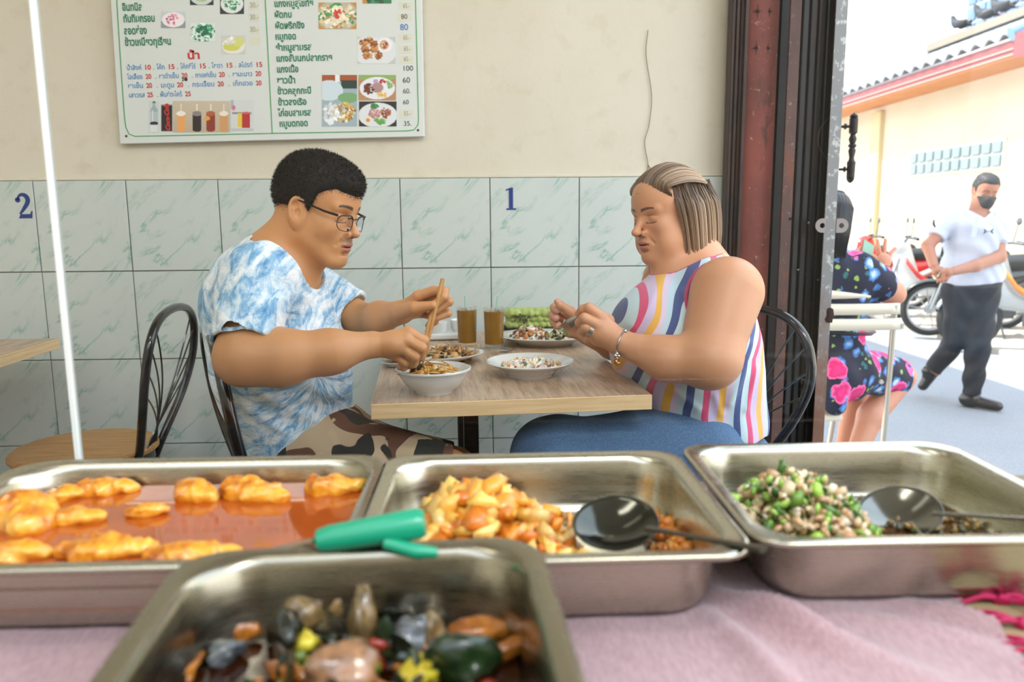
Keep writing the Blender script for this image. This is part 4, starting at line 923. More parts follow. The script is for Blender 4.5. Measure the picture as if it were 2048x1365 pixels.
# ================= the woman on the right
SK2 = rgb('#d29c76')
wO, wR = pt(1337, 434, 1.88), (rotm(math.radians(180+25), math.radians(7), math.radians(3)), .93)
WH = dict(brows=(.07, .045, .035), wide=1.06, jowl=.022, ears=0, nose=1.08, lips=(.50, .19, .16), lash=(.03, .02, .018), blush=(.5, .2, .14))
WLk = [pt(1204, 636, 1.652), pt(1199, 652, 1.645), pt(1194, 667, 1.65), pt(1193, 681, 1.665)]
WLF = [([WLk[0], pt(1178, 616, 1.655), pt(1165, 619, 1.665), pt(1157, 628, 1.675)], [.0130, .0115, .0100, .0082]),
       ([WLk[1], pt(1169, 637, 1.643), pt(1159, 646, 1.665), pt(1165, 653, 1.69)], [.0130, .0118, .0102, .009]),
       ([WLk[2], pt(1172, 655, 1.645), pt(1164, 663, 1.67), pt(1171, 669, 1.69)], [.0128, .0112, .010, .009]),
       ([WLk[3], pt(1180, 672, 1.66), pt(1175, 680, 1.68), pt(1183, 685, 1.69)], [.0115, .010, .009, .008])]
WLT = ([pt(1215, 642, 1.70), pt(1187, 630, 1.71), pt(1162, 629, 1.69)], [.016, .0125, .009])
WRk = [pt(1138, 634, 1.90), pt(1136, 645, 1.905), pt(1135, 656, 1.905), pt(1137, 666, 1.90)]
WRF = [([WRk[0], pt(1109, 615, 1.89), pt(1113, 621, 1.85)], [.0115, .0110, .0090]), ([WRk[1], pt(1105, 630, 1.895), pt(1112, 636, 1.855)], [.0115, .0112, .0092]),
       ([WRk[2], pt(1108, 645, 1.90), pt(1117, 651, 1.86)], [.0115, .0105, .0088]), ([WRk[3], pt(1115, 658, 1.895), pt(1122, 663, 1.865)], [.0105, .0095, .008])]
WRT = ([pt(1162, 645, 1.865), pt(1141, 624, 1.85), pt(1120, 610, 1.84), pt(1114, 603, 1.84)], [.015, .0125, .0098, .0075])
def w_torso(P, e=0.0):
    Q = lateral(P, 1.86, 1.15)
    d = rcone(Q, pt(1395, 608, 1.86), pt(1372, 705, 1.86), .122+e, .160+e); d = smin(d, rcone(Q, pt(1372, 705, 1.86), pt(1388, 830, 1.86), .160+e, .150+e), .04)
    d = smin(d, ell(P, pt(1308, 662, 1.80), (.085+e, .15+e, .095+e)), .05)
    d = smin(d, rcone(P, pt(1450, 586, 1.68), pt(1372, 582, 2.03), .054+e, .052+e), .045)
    return d
def w_body(P):
    d = head_sdf(tolocal(P, wO, wR), WH)
    d = smin(d, rcone(P, pt(1395, 530, 1.87), pt(1362, 455, 1.88), .068, .064), .03); d = smin(d, rcone(P, pt(1350, 545, 1.85), pt(1335, 505, 1.85), .045, .038), .018)
    d = smin(d, w_torso(P), .045)
    d = smin(d, rcone(P, pt(1455, 585, 1.655), pt(1420, 712, 1.59), .077, .062), .04); d = smin(d, ell(P, pt(1420, 722, 1.585), (.062, .06, .056)), .03)
    fa = chain(P, [pt(1415, 722, 1.585), pt(1335, 718, 1.61), pt(1240, 686, 1.655)], [.056, .044, .027], .03); d = smin(d, fa, .016)
    d = smin(d, chain(P, [pt(1330, 560, 2.04), pt(1290, 690, 2.06), pt(1225, 690, 1.98), pt(1172, 668, 1.90)], [.06, .045, .036, .026], .02), .02)
    hl = hand_parts(P, pt(1238, 684, 1.657), WLk, WLF, WLT, .021, .014, wr=.030); hr = hand_parts(P, pt(1170, 664, 1.90), WRk, WRF, WRT, .019, .012, .0012)
    d = smin(d, hl, .010); d = smin(d, hr, .008)
    for (h_, k_) in ((pt(1400, 880, 1.76), pt(1120, 905, 1.70)), (pt(1400, 875, 1.96), pt(1125, 895, 1.98))):
        d = smin(d, rcone(P, h_, k_, .10, .068), .03); an = np.array([k_[0]+.02, k_[1], .09]); d = smin(d, rcone(P, k_, an, .062, .036), .02); d = smin(d, rcone(P, an+np.array([.02, 0, -.045]), an+np.array([-.12, 0, -.06]), .034, .024), .02)
    return d
wom = person('person', 'woman with a blond-streaked bob in a striped sleeveless blouse eating at the table', pt(1400, 880, 1.86)*np.array([1, 1, 0]))
lo, hi = bbox([pt(1100, 320, 2.1), pt(1100, 900, 1.55), pt(1535, 900, 1.5), pt(1535, 900, 2.1), (0.2, 1.5, 0)], .03)
fine = [(wO-np.array([.15, .13, .15]), wO+np.array([.15, .13, .14]), .0019), (pt(1148, 712, 1.60), pt(1252, 600, 1.74), .0017), (pt(1095, 685, 1.82), pt(1180, 592, 1.94), .0018)]
fine = [(np.minimum(a, b), np.maximum(a, b), h) for a, b, h in fine]
V, Q = isomesh(w_body, lo, hi, .0045, fine)
L = tolocal(V, wO, wR); colr = face_col(L, SK2, WH); inhead = np.linalg.norm(L, axis=1) < .15; colr[~inhead] = SK2; nails(V, colr, WRF+WLF, (.7, .35, .32))
adopt(arrmesh('body', V, Q, skin_mat('skin_light_tan', SK2), col=colr, nf=w_body), wom)
# blouse
AH0, AH1 = pt(1452, 560, 1.60), pt(1428, 690, 1.56)
def armhole(P, e=0.0): return np.minimum(rcone(P, pt(1447, 583, 1.55), pt(1425, 730, 1.45), .083+e, .088+e), rcone(P, pt(1449, 592, 1.55), pt(1442, 586, 1.75), .083+e, .066+e))
WF = [(pt(1335, 560, 1.7), pt(1262, 650, 1.7), .010, .006), (pt(1372, 590, 1.7), pt(1330, 720, 1.7), .012, .007), (pt(1500, 690, 1.7), pt(1450, 800, 1.7), .011, .006), (pt(1512, 740, 1.7), pt(1490, 815, 1.7), .010, .006), (pt(1345, 780, 1.7), pt(1385, 810, 1.7), .010, .005), (pt(1420, 785, 1.7), pt(1432, 820, 1.7), .010, .005)]
def w_shirt(P):
    fold = .0032*sines(P*A3((1.3, .8, .5)), 30, 12)+ridges(P, WF)+.006*np.sin(P[:, 0]*70+3*np.sin(P[:, 2]*9))*np.clip((.78-P[:, 2])*4, 0, 1)
    d = w_torso(P, .013); d = smin(d, rcone(P, pt(1385, 790, 1.86), pt(1390, 850, 1.86), .165, .170), .03)-fold
    d = smax(d, -armhole(P), .004)
    d = smax(d, -rcone(P, pt(1300, 520, 2.12), pt(1280, 690, 2.16), .07, .09), .004)
    d = smax(d, -rcone(P, pt(1366, 505, 1.85), pt(1335, 415, 1.85), .088, .13), .004)
    d = smax(d, plane(P, pt(1420, 856, 1.80), (-.18, 0, -.98))+.004*np.sin(P[:, 0]*60), .004)
    return d
lo, hi = bbox([pt(1195, 480, 1.5), pt(1195, 480, 2.15), pt(1545, 885, 1.5), pt(1545, 885, 2.15)], .02); V, Q = isomesh(w_shirt, lo, hi, .0034)
edge = (armhole(V) < .0085) | (rcone(V.astype(F32), pt(1366, 505, 1.85), pt(1335, 415, 1.85), .088, .13) < .007)
g = N('striped_cotton'); v = g.coord(); x, z = g.sep(v, 0), g.sep(v, 2)
up = g.math('MAXIMUM', g.math('SUBTRACT', z, .80), 0.0)
s = g.math('ADD', x, g.math('MULTIPLY', up, -.62)); s = g.math('ADD', s, g.math('MULTIPLY', g.math('SINE', g.math('MULTIPLY', z, 21.0)), .007))
nz = g.noise(g.coord('Object', (1, 0, .6)), 6, 2); s = g.math('ADD', s, g.math('MULTIPLY', g.math('SUBTRACT', nz, .5), .055))
fr = g.math('FRACT', g.math('MULTIPLY', s, 9.0))
c = g.ramp(fr, [(0.0, rgb('#46568a')), (.15, rgb('#c3dbe2')), (.32, rgb('#d84f7a')), (.45, rgb('#cbb9d6')), (.62, rgb('#e6b04e')), (.76, rgb('#d8c8de')), (.88, rgb('#bdd6e0'))], 'CONSTANT')
g.set(color=g.mix(g.attr('col', 'Fac'), c, rgb('#b6456f')), rough=.85, sheen=.2); g.bump(g.noise(v, 600, 2), .12, .0005); M_STR = g.m
adopt(arrmesh('striped_blouse', V, Q, M_STR, col=np.repeat(edge.astype(F32)[:, None], 3, 1)), wom)
# denim
def w_jean(P):
    d = rcone(P, pt(1390, 898, 1.74), pt(1105, 925, 1.69), .112, .092); d = smin(d, rcone(P, pt(1400, 895, 1.97), pt(1110, 908, 1.99), .104, .092), .05); d = smin(d, ell(P, pt(1405, 915, 1.86), (.168, .20, .105)), .05)
    kn = pt(1105, 915, 1.69); d = smin(d, rcone(P, kn, np.array([kn[0]-.0, kn[1], .25]), .088, .10), .04); d = smin(d, rcone(P, pt(1110, 900, 1.99), np.array([kn[0], 1.99, .25]), .088, .10), .04)
    return d-.004*sines(P, 24, 21)
lo, hi = bbox([pt(1020, 790, 1.55), pt(1020, 790, 2.15), pt(1545, 985, 1.5), pt(1545, 985, 2.15), (.3, 1.8, .2)], .03); V, Q = isomesh(w_jean, lo, hi, .0055)
g = N('denim'); v = g.coord(); c = g.mix(g.noise(v, 5, 4, .6), rgb('#3c587c'), rgb('#5a7ea2')); c = g.mix(g.ramp(g.noise(v, 260, 2), [(.4, 0.0), (.7, .35)]), c, rgb('#7d97b3')); g.set(color=c, rough=.9); g.bump(g.noise(v, 300, 2), .2, .0006); adopt(arrmesh('denim_skirt', V, Q, g.m), wom)
# hair: cap plus locks
def w_cap(P):
    Lc = tolocal(P, wO, wR); x, z = Lc[:, 0], Lc[:, 2]; y = np.abs(Lc[:, 1])
    h = ell(Lc, (-.018, 0, .042), (.100, .081, .086)); h = smin(h, ell(Lc, (.035, 0, .048), (.0505, .0625, .058)), .03); h = smin(h, rcone(np.stack([x, y, z], 1), (-.040, .035, .0), (-.038, .042, -.085), .060, .046), .03)
    hl = np.interp(x, [-.12, -.012, -.004, .016, .036, .056, .12], [-.115, -.105, -.02, .03, .056, .072, .062]).astype(F32)
    return smax(h, (hl-z)*.7, .008)
V, Q = isomesh(w_cap, wO-.19, wO+.19, .003)
M_HAIR2 = N('streaked_hair'); v = M_HAIR2.coord(); M_HAIR2.set(color=M_HAIR2.attr(), rough=.38, spec=.6); M_HAIR2 = M_HAIR2.m
cap = adopt(arrmesh('hair', V, Q, M_HAIR2, col=np.tile(A3((.045, .026, .016)), (len(V), 1))), wom)
rs = np.random.RandomState(11); mb = MB(); cols = []
dark, mid, blond = A3((.055, .028, .015)), A3((.20, .10, .048)), A3((.66, .47, .28))
def lock(path, r, tone, n=5):
    P_ = bez([toW(p, wO, wR) for p in path], 12); k = len(P_); rr = [r*(1-.6*(i/(k-1))**3)*(.55+.45*min(1, i/2)) for i in range(k)]
    mb.tube(P_, rr, n, flat=.45)
    for i in range(k):
        t = i/(k-1); base = dark*(1-t)+mid*t; b = np.clip(tone*(.15+1.1*t), 0, 1); cols.extend([base*(1-b)+blond*b]*n)
for i in range(620):   # falling bob, both sides and the back
    a = rs.uniform(math.radians(58), math.radians(302)); f = rs.uniform(0, 1); out = 1+.12*f
    ca, sa = math.cos(a), math.sin(a)
    ex, ey = -.020+.106*ca, .088*sa
    z0 = .062+.02*rs.uniform(-1, 1)+(.006 if ca > 0 else .0); zb_ = -.142+.052*max(0, -ca)+.012*max(0, ca)+rs.uniform(-.012, .010)
    front = max(0, ca)
    lock([(ex*.98, ey*.93, z0), (ex*1.02*out-.012*front, ey*1.03*out, .022), (ex*1.02*out-.028*front, ey*1.04*out, -.04), (ex*.97*out-.034*front, ey*.96*out, zb_)], rs.uniform(.0022, .0042), rs.uniform(0, 1)**1.5*(.4+.6*(ca < .3)))
for i in range(420):   # swept-back top
    y0 = rs.uniform(-.072, .072); u = abs(y0)/.06; x0 = .0885-.034*u*u; z0 = .067-.010*u*u+rs.uniform(-.002, .003)
    h = rs.uniform(0, .006)
    lock([(x0, y0, z0), (.054, y0*1.10, .109-.024*u*u+h), (-.005, y0*1.18, .131-.034*u*u+h), (-.065, y0*1.08, .112-.028*u*u+h), (-.114, y0*.5, .064-.006*u)], rs.uniform(.0028, .0046), rs.uniform(0, 1)**1.5*1.1)
o = mb.build('hair_locks', M_HAIR2, col=np.array(cols), angle=None); o['kind'] = 'stuff'; adopt(o, wom)
mb = MB(); mb.blob(toW((-.128, .02, .052), wO, wR), .0075, 1, .02, sub=3); adopt(mb.build('hair_tie_bead', simple('coral_bead', rgb('#e2604a'), .35)), wom)
# ring, bracelet
M_SILV = simple('silver', rgb('#b9b5ae'), .25, 1.0); M_STEEL = simple('stainless_steel', rgb('#b4b4b0'), .22, 1.0)
def band(c, ax, r, th, n=28, elx=1.0, name='ring', mat=None, root=None, ripple=0):
    ax = Vector(ax).normalized(); u = ax.orthogonal().normalized(); v_ = ax.cross(u); mb = MB()
    mb.tube([Vector(c)+(u*math.cos(2*PI*k/n)+v_*math.sin(2*PI*k/n))*r for k in range(n)], [th*(1+ripple*math.sin(k*5)) for k in range(n)], 8, closed=True); return mb
fdir = WLF[2][0][1]-WLF[2][0][0]; mid_ = np.array(WLF[2][0][0])*.35+np.array(WLF[2][0][1])*.65
mb = MB()
for s_ in (-.0035, -.0012, .0012, .0035):
    b_ = band(mid_+fdir/np.linalg.norm(fdir)*s_, fdir, .0128, .0014); mb.add(b_.v, b_.f)
adopt(mb.build('finger_ring', M_SILV), wom)
fa = pt(1240, 686, 1.655)-pt(1335, 718, 1.61); bc = pt(1243, 687, 1.652)
brc = bpy.data.objects.new('bracelet', None); COL.objects.link(brc); adopt(brc, wom)
def bc_child(mb, name, mat): o = mb.build(name, mat); o.parent = brc; return o
bc_child(band(bc, fa, .0315, .0019, 40), 'band', M_SILV)
for k, q in enumerate([(1234, 708, 1.628), (1231, 712, 1.627), (1237, 713, 1.627)]):
    mb = MB(); mb.blob(pt(*q), .0055, k, .1, sub=2); bc_child(mb, 'bead', M_SILV)
M_GOLD = simple('gold_charm', rgb('#b58a4a'), .3, 1.0)
for k, q in enumerate([(1234, 719, 1.626), (1232, 724, 1.626), (1236, 727, 1.626)]):
    mb = MB(); mb.blob(pt(*q), .0052, k+5, .5, sub=2); bc_child(mb, 'charm', M_GOLD)
mb = MB(); mb.blob(pt(1250, 663, 1.642), .0055, 2, .05, sub=2); bc_child(mb, 'bead', M_SILV)
# ================= the masked man walking in the lane
SK3 = rgb('#a9745c')
kO, kR = pt(1969, 386, 5.2), (rotm(math.radians(-99), math.radians(14), math.radians(-6)), .93)
KH = dict(brows=(.03, .02, .02), wide=1.0)
def k_arms(P, e=0.0):
    a = chain(P, [pt(1903, 441, 5.2), pt(1856, 492, 5.15), pt(1868, 533, 5.0)], [.046+e, .040+e, .029+e], .02)
    b = chain(P, [pt(1993, 450, 5.15), pt(1998, 514, 5.05), pt(1950, 532, 4.97), pt(1905, 543, 4.95)], [.048+e, .042+e, .038+e, .028+e], .02); return a, b
def k_torso(P, e=0.0):
    d = rcone(P, pt(1922, 450, 5.2), pt(1980, 455, 5.17), .078+e, .078+e); d = smin(d, rcone(P, pt(1938, 470, 5.2), pt(1938, 560, 5.2), .135+e, .130+e), .05)
    d = smin(d, rcone(P, pt(1962, 475, 5.18), pt(1955, 560, 5.2), .125+e, .125+e), .05); return smin(d, rcone(P, pt(1905, 442, 5.2), pt(1990, 449, 5.17), .048+e, .048+e), .04)
def k_legs(P, e=0.0):
    a = chain(P, [pt(1920, 585, 5.2), pt(1912, 678, 5.25), pt(1866, 742, 5.5)], [.098+e, .068+e, .052+e], .02)
    b = chain(P, [pt(1964, 588, 5.2), pt(1956, 690, 5.15), pt(1944, 782, 5.19)], [.100+e, .070+e, .054+e], .02); return smin(smin(a, b, .03), rcone(P, pt(1918, 572, 5.2), pt(1965, 574, 5.2), .10+e, .10+e), .03)
def k_hand(P, w_, f, s):
    w_, f = np.array(w_), np.array(f); ax = (f-w_)/np.linalg.norm(f-w_); side = np.cross(ax, (0, 1, .2)); side /= np.linalg.norm(side); d = ell(P, w_+ax*.045, (.038, .028, .034))
    for k in range(4):
        b = w_+ax*(.075-.004*k)+side*(.024-.016*k); m = b+ax*.022+np.array([0, -.022, -.008]); t = m+np.array([0, .005, -.024])-ax*.01; d = smin(d, chain(P, [b, m, t], [.0115, .0105, .009], .003), .003)
    th = w_+ax*.03+side*.03; return smin(d, chain(P, [th, th+ax*.035+side*.012, th+ax*.055], [.014, .012, .010], .004), .006)
def k_body(P):
    d = head_sdf(tolocal(P, kO, kR), KH); d = smin(d, rcone(P, pt(1952, 440, 5.2), pt(1962, 402, 5.2), .062, .060), .02); d = smin(d, k_torso(P), .03)
    a, b = k_arms(P); d = smin(d, smin(a, b, 0), .02); d = smin(d, k_hand(P, pt(1868, 533, 5.0), pt(1880, 552, 4.96), 1), .01); d = smin(d, k_hand(P, pt(1905, 543, 4.95), pt(1880, 549, 4.93), -1), .01)
    return smin(d, k_legs(P), .02)
wk = person('person', 'man in a white polo shirt and black face mask walking down the lane', pt(1945, 800, 5.2)*np.array([1, 1, 0])+np.array([0, 0, SZ]))
lo, hi = bbox([pt(1840, 340, 5.1), pt(2020, 340, 5.2), (3.2, 4.8, SZ), pt(1850, 780, 5.6)], .04); lo[0] -= .03
V, Q = isomesh(k_body, lo, hi, .009, [(kO-.15, kO+.15, .004)])
L = tolocal(V, kO, kR); colr = face_col(L, SK3, KH); colr[np.linalg.norm(L, axis=1) > .15] = SK3; adopt(arrmesh('body', V, Q, skin_mat('skin_brown', SK3), col=colr, nf=k_body), wk)
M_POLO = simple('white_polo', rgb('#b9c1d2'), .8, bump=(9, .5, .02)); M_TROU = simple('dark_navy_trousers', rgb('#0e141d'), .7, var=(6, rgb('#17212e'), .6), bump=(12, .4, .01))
def k_polo(P):
    a, b = k_arms(P, .015); a = smax(a, plane(P, pt(1868, 470, 5.17), pt(1853, 492, 5.15)-pt(1897, 437, 5.2)), .006); b = smax(b, plane(P, pt(2000, 488, 5.1), pt(2001, 514, 5.05)-pt(1998, 446, 5.15)), .006)
    d = smin(k_torso(P, .020), smin(a, b, 0), .03); d = smin(d, rcone(P, pt(1932, 540, 5.2), pt(1955, 552, 5.2), .155, .155), .04)-.005*np.sin((P[:, 0]*.8+P[:, 2])*48+3*np.sin(P[:, 0]*13))
    d = smax(d, -rcone(P, pt(1957, 437, 5.17), pt(1970, 385, 5.12), .068, .12), .006); return smax(d, plane(P, pt(1940, 566, 5.2), (.10, 0, -1)), .006)
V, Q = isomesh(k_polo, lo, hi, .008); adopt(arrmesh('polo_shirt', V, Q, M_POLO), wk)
mb = MB(); nk = pt(1955, 434, 5.17)
for s_ in (-1, 1):
    c_ = nk+np.array([s_*.012, -.075, .0]); mb.add([c_, c_+np.array([s_*.085, .055, .055]), c_+np.array([s_*.10, .02, .012]), c_+np.array([s_*.055, -.028, -.045])], [(0, 1, 2, 3)])
o = mb.build('collar', M_POLO, smooth=False); sm = o.modifiers.new('s', 'SOLIDIFY'); sm.thickness = .006; adopt(o, wk)
mb = MB(); mb.box(pt(1950, 455, 5.02), (.03, .012, .14), Matrix.Rotation(.12, 3, 'Y')); adopt(mb.build('placket', M_POLO, bevel=.003), wk)
# chest emblem: two opposed hooked shapes joined by a bar
M_EMB = simple('dark_emblem', rgb('#2a3045'), .7)
mb = MB(); ec = pt(1977, 463, 5.00); ex = np.array([1, 0, 0]); 
for s_ in (-1, 1):
    path = [ec+np.array([s_*a, 0, b]) for a, b in [(.032, .014), (.024, .007), (.018, 0), (.024, -.007), (.032, -.014)]]; mb.tube(path, [.003, .0055, .0065, .0055, .003], 6)
mb.tube([ec-ex*.018, ec+ex*.018], .0022, 5); adopt(mb.build('emblem', M_EMB), wk)
mb = MB(); mb.tube([pt(1868, 440, 5.09), pt(1867, 448, 5.085), pt(1870, 455, 5.08)], [.006, .009, .006], 6); adopt(mb.build('sleeve_emblem', M_EMB), wk)
def k_trou(P):
    d = smin(k_legs(P, .008), rcone(P, pt(1938, 560, 5.2), pt(1957, 566, 5.2), .140, .138), .03)-.006*np.sin(P[:, 2]*40+5*np.sin(P[:, 0]*12)+P[:, 1]*14); d = smax(d, plane(P, pt(1930, 538, 5.2), (.0, 0, 1)), .01)
    return smax(smax(d, -ell(P, pt(1856, 752, 5.51), (.075, .075, .075)), .006), plane(P, (0, 0, SZ+.085), (0, 0, -1)), .006)
V, Q = isomesh(k_trou, lo, hi, .009); adopt(arrmesh('trousers', V, Q, M_TROU), wk)
M_SHOE = simple('black_leather', rgb('#101216'), .25, coat=.4)
def k_shoes(P):
    g0 = SZ+.045; f = pt(1944, 795, 5.19); f[2] = g0
    a = rcone(P, f+np.array([-.03, .02, .01]), f+np.array([.10, -.13, -.008]), .045, .034); a = smin(a, rcone(P, f+np.array([-.01, .01, .0]), pt(1944, 780, 5.19), .045, .05), .03); a = smax(a, plane(P, (0, 0, SZ+.005), (0, 0, -1)), .004)
    b = rcone(P, pt(1862, 748, 5.5), pt(1846, 772, 5.52), .046, .036); return np.minimum(a, smin(b, ell(P, pt(1858, 742, 5.5), (.05, .05, .05)), .02))
V, Q = isomesh(k_shoes, lo-.03, hi+.03, .008); adopt(arrmesh('shoes', V, Q, M_SHOE), wk)
M_MASK = simple('black_mask', rgb('#1c2226'), .6)
def k_mask(P):
    Lc = tolocal(P, kO, kR); d = head_sdf(Lc, dict(KH, ears=0)); d = smin(d, ell(Lc, (.078, 0, -.050), (.034, .040, .040)), .03)-.004
    d = smax(d, plane(Lc, (.10, 0, -.004), (-.25, 0, 1)), .004); d = smax(d, plane(Lc, (.022, 0, 0), (-1, 0, .25)), .004); return smax(d, plane(Lc, (.03, 0, -.108), (.2, 0, -1)), .004)
V, Q = isomesh(k_mask, kO-.15, kO+.15, .004); adopt(arrmesh('face_mask', V, Q, M_MASK), wk)
mb = MB()
for sy in (-1, 1):
    for z_ in (-.02, -.075): mb.tube([toW((.045, sy*.066, z_), kO, kR), toW((.0, sy*.082, z_*.4), kO, kR)], .0015, 5)
adopt(mb.build('mask_strap', M_MASK), wk)
def k_hair(P):
    Lc = tolocal(P, kO, kR); x, z = Lc[:, 0], Lc[:, 2]; h = head_sdf(Lc, dict(KH, ears=0))
    hl = np.interp(x, [-.12, -.045, -.028, -.016, .006, .018, .020, .036, .050, .066, .11], [-.045, -.046, -.020, .018, .026, .0, .012, .056, .070, .080, .075]).astype(F32)
    return h-np.minimum((z-hl)*.6, .006+.010*np.clip((z-.08)/.04, 0, 1))
V, Q = isomesh(k_hair, kO-.16, kO+.16, .005); fv, fq = fuzz(V, Q, 2500, .008, 4, jit=.6, w=.0012)
M_HG = simple('dark_grey_hair', rgb('#2a2c30'), .6); adopt(arrmesh('hair', V, Q, M_HG), wk); adopt(arrmesh('hair_bristles', fv, fq, M_HG, smooth=False, kind='stuff'), wk)
mb = MB(); mb.box(pt(1882, 549, 4.93), (.03, .02, .05), Matrix.Rotation(.5, 3, 'Y')); mb.tube([pt(1884, 553, 4.93), pt(1889, 563, 4.93)], .004, 6); adopt(mb.build('belt_buckle', M_SILV, bevel=.003), wk)
# ================= the woman in the floral dress on the chair outside
SK4 = rgb('#c98f72')
sO, sR = pt(1662, 440, 3.45), (rotm(math.radians(58), math.radians(10), 0), .95)
SH = dict(wide=1.0, ears=0)
shp, elb, wri = pt(1712, 545, 3.42), pt(1786, 588, 3.50), pt(1770, 543, 3.72)
def s_torso(P, e=0.0):
    d = rcone(P, pt(1640, 560, 3.50), pt(1640, 690, 3.52), .150+e, .145+e); d = smin(d, rcone(P, pt(1672, 560, 3.48), pt(1662, 700, 3.52), .120+e, .130+e), .05)
    return smin(d, rcone(P, pt(1600, 548, 3.55), pt(1722, 550, 3.43), .065+e, .070+e), .05)
def s_legs(P, e=0.0):
    a = rcone(P, pt(1675, 740, 3.50), pt(1800, 752, 3.72), .105+e, .068+e); b = rcone(P, pt(1650, 740, 3.62), pt(1745, 745, 3.98), .10+e, .066+e); return a, b
def s_body(P):
    d = head_sdf(tolocal(P, sO, sR), SH); d = smin(d, rcone(P, pt(1655, 520, 3.48), pt(1664, 465, 3.46), .055, .052), .02); d = smin(d, s_torso(P), .03)
    d = smin(d, rcone(P, shp, elb, .062, .052), .02); d = smin(d, rcone(P, elb, wri, .053, .028), .02)
    f = ell(P, wri+np.array([.0, .02, .045]), (.036, .022, .044))
    for (a_, b_, c2) in [((1762, 522), (1757, 497), (1755, 481)), ((1767, 521), (1769, 497), (1771, 480)), ((1773, 524), (1780, 508), (1790, 497))]:
        f = smin(f, chain(P, [pt(*a_, 3.76), pt(*b_, 3.77), pt(*c2, 3.78)], [.0115, .0105, .0085], .003), .004)
    f = smin(f, chain(P, [pt(1760, 525, 3.74), pt(1748, 513, 3.76), pt(1741, 516, 3.76)], [.0115, .010, .009], .003), .004); f = smin(f, chain(P, [pt(1757, 533, 3.73), pt(1742, 522, 3.73), pt(1732, 517, 3.74)], [.014, .011, .009], .004), .006)
    d = smin(d, f, .01)
    # far hand behind the phone
    d = smin(d, chain(P, [pt(1600, 560, 3.6), pt(1680, 580, 3.95), pt(1712, 520, 3.90)], [.06, .045, .03], .02), .02); d = smin(d, chain(P, [pt(1712, 520, 3.90), pt(1722, 497, 3.83)], [.02, .012], .0), .01)
    a, b = s_legs(P); d = smin(d, smin(a, b, .02), .03)
    for k_, an in ((pt(1803, 755, 3.72), pt(1722, 905, 3.55)), (pt(1745, 748, 3.98), pt(1690, 905, 3.74))):
        an = k_+(an-k_)*(SZ+.09-k_[2])/(an[2]-k_[2]); m = (k_+an)/2; d = smin(d, chain(P, [k_, m+np.array([-.02, 0, .06]), an], [.066, .060, .036], .03), .02); d = smin(d, rcone(P, an+np.array([0, 0, -.04]), an+np.array([.06, .09, -.062]), .035, .025), .02)
    return d
sw = person('person', 'woman in a dark floral dress sitting outside on a beige chair with a phone', pt(1660, 800, 3.5)*np.array([1, 1, 0])+np.array([0, 0, SZ]))
lo, hi = bbox([pt(1560, 380, 3.3), pt(1830, 380, 3.3), pt(1560, 930, 3.3), (2.2, 4.1, SZ)], .04); lo[2] = SZ-.02
V, Q = isomesh(s_body, lo, hi, .007, [(pt(1725, 545, 3.66)-.0, pt(1800, 470, 3.84), .004)])
adopt(arrmesh('body', V, Q, skin_mat('skin_warm', SK4), col=np.tile(A3(SK4), (len(V), 1))), sw)
def s_dress(P):
    d = s_torso(P, .016); sl_ = rcone(P, shp, elb, .088, .095); sl_ = smax(sl_, plane(P, pt(1766, 572, 3.46), elb-shp+np.array([0, 0, .02])), .006); sl_ = smax(sl_, -smax(rcone(P, shp, elb, .076, .083), -plane(P, pt(1756, 566, 3.45), elb-shp), .001), .001)
    d = smin(d, sl_, .02); a, b = s_legs(P, .022); sk = smin(a, b, .06); sk = smin(sk, ell(P, pt(1672, 745, 3.52), (.17, .17, .14)), .05)
    dr = rcone(P, pt(1670, 750, 3.38), pt(1668, 806, 3.38), .08, .055); sk = smin(sk, dr, .06); sk = smax(sk, plane(P, pt(1795, 745, 3.70), (.75, .65, -.1)), .006); d = smin(d, sk, .04)
    d = smax(d, -rcone(P, pt(1655, 505, 3.48), pt(1665, 440, 3.46), .068, .09), .005)
    return d-.004*np.sin(P[:, 2]*30+P[:, 0]*40)
V, Q = isomesh(s_dress, lo, hi, .006)
g = N('floral_cloth'); v = g.coord(); dist = g.noise(v, 9, 3, out='Color'); vm = g.n('MixRGB'); vm.inputs[0].default_value = .03; g.put(vm.inputs[1], v); g.put(vm.inputs[2], dist); vv = vm.outputs[0]
def flowers(scale, thr, seed, petals=True):
    mp = g.n('Mapping'); g.put(mp.inputs[0], vv); mp.inputs['Location'].default_value = (seed, seed*.7, seed*1.3); nd = g.n('TexVoronoi'); g.put(nd.inputs['Vector'], mp.outputs[0]); nd.inputs['Scale'].default_value = scale
    rd = g.math('ADD', nd.outputs['Distance'], g.math('MULTIPLY', g.math('SUBTRACT', g.noise(v, scale*3.2, 2), .5), .35)); return rd, nd.outputs['Color']
d1, c1_ = flowers(8, .3, 1.7); d2, c2_ = flowers(16, .3, 5.1); d3, c3_ = flowers(26, .3, 9.3)
c = rgb('#141a33')
sel = lambda col, ch, t: g.math('GREATER_THAN', g.sep(col, ch), t)
c = g.mix(g.math('MULTIPLY', g.math('LESS_THAN', d3, .30), sel(c3_, 0, .45)), c, g.mix(sel(c3_, 1, .6), rgb('#8fae5a'), rgb('#2f6a6a')))
c = g.mix(g.math('MULTIPLY', g.math('LESS_THAN', d2, .46), sel(c2_, 0, .12)), c, g.ramp(d2, [(0, rgb('#2b4a8c')), (.12, rgb('#dbe6f4')), (.28, rgb('#6a9fd4')), (.4, rgb('#3a6aa8'))]))
c = g.mix(g.math('MULTIPLY', g.math('LESS_THAN', d1, .46), sel(c1_, 0, .36)), c, g.ramp(d1, [(0, rgb('#2a1440')), (.10, rgb('#8c1a50')), (.16, rgb('#e83a8a')), (.34, rgb('#d81f6c')), (.42, rgb('#f06aa8'))]))
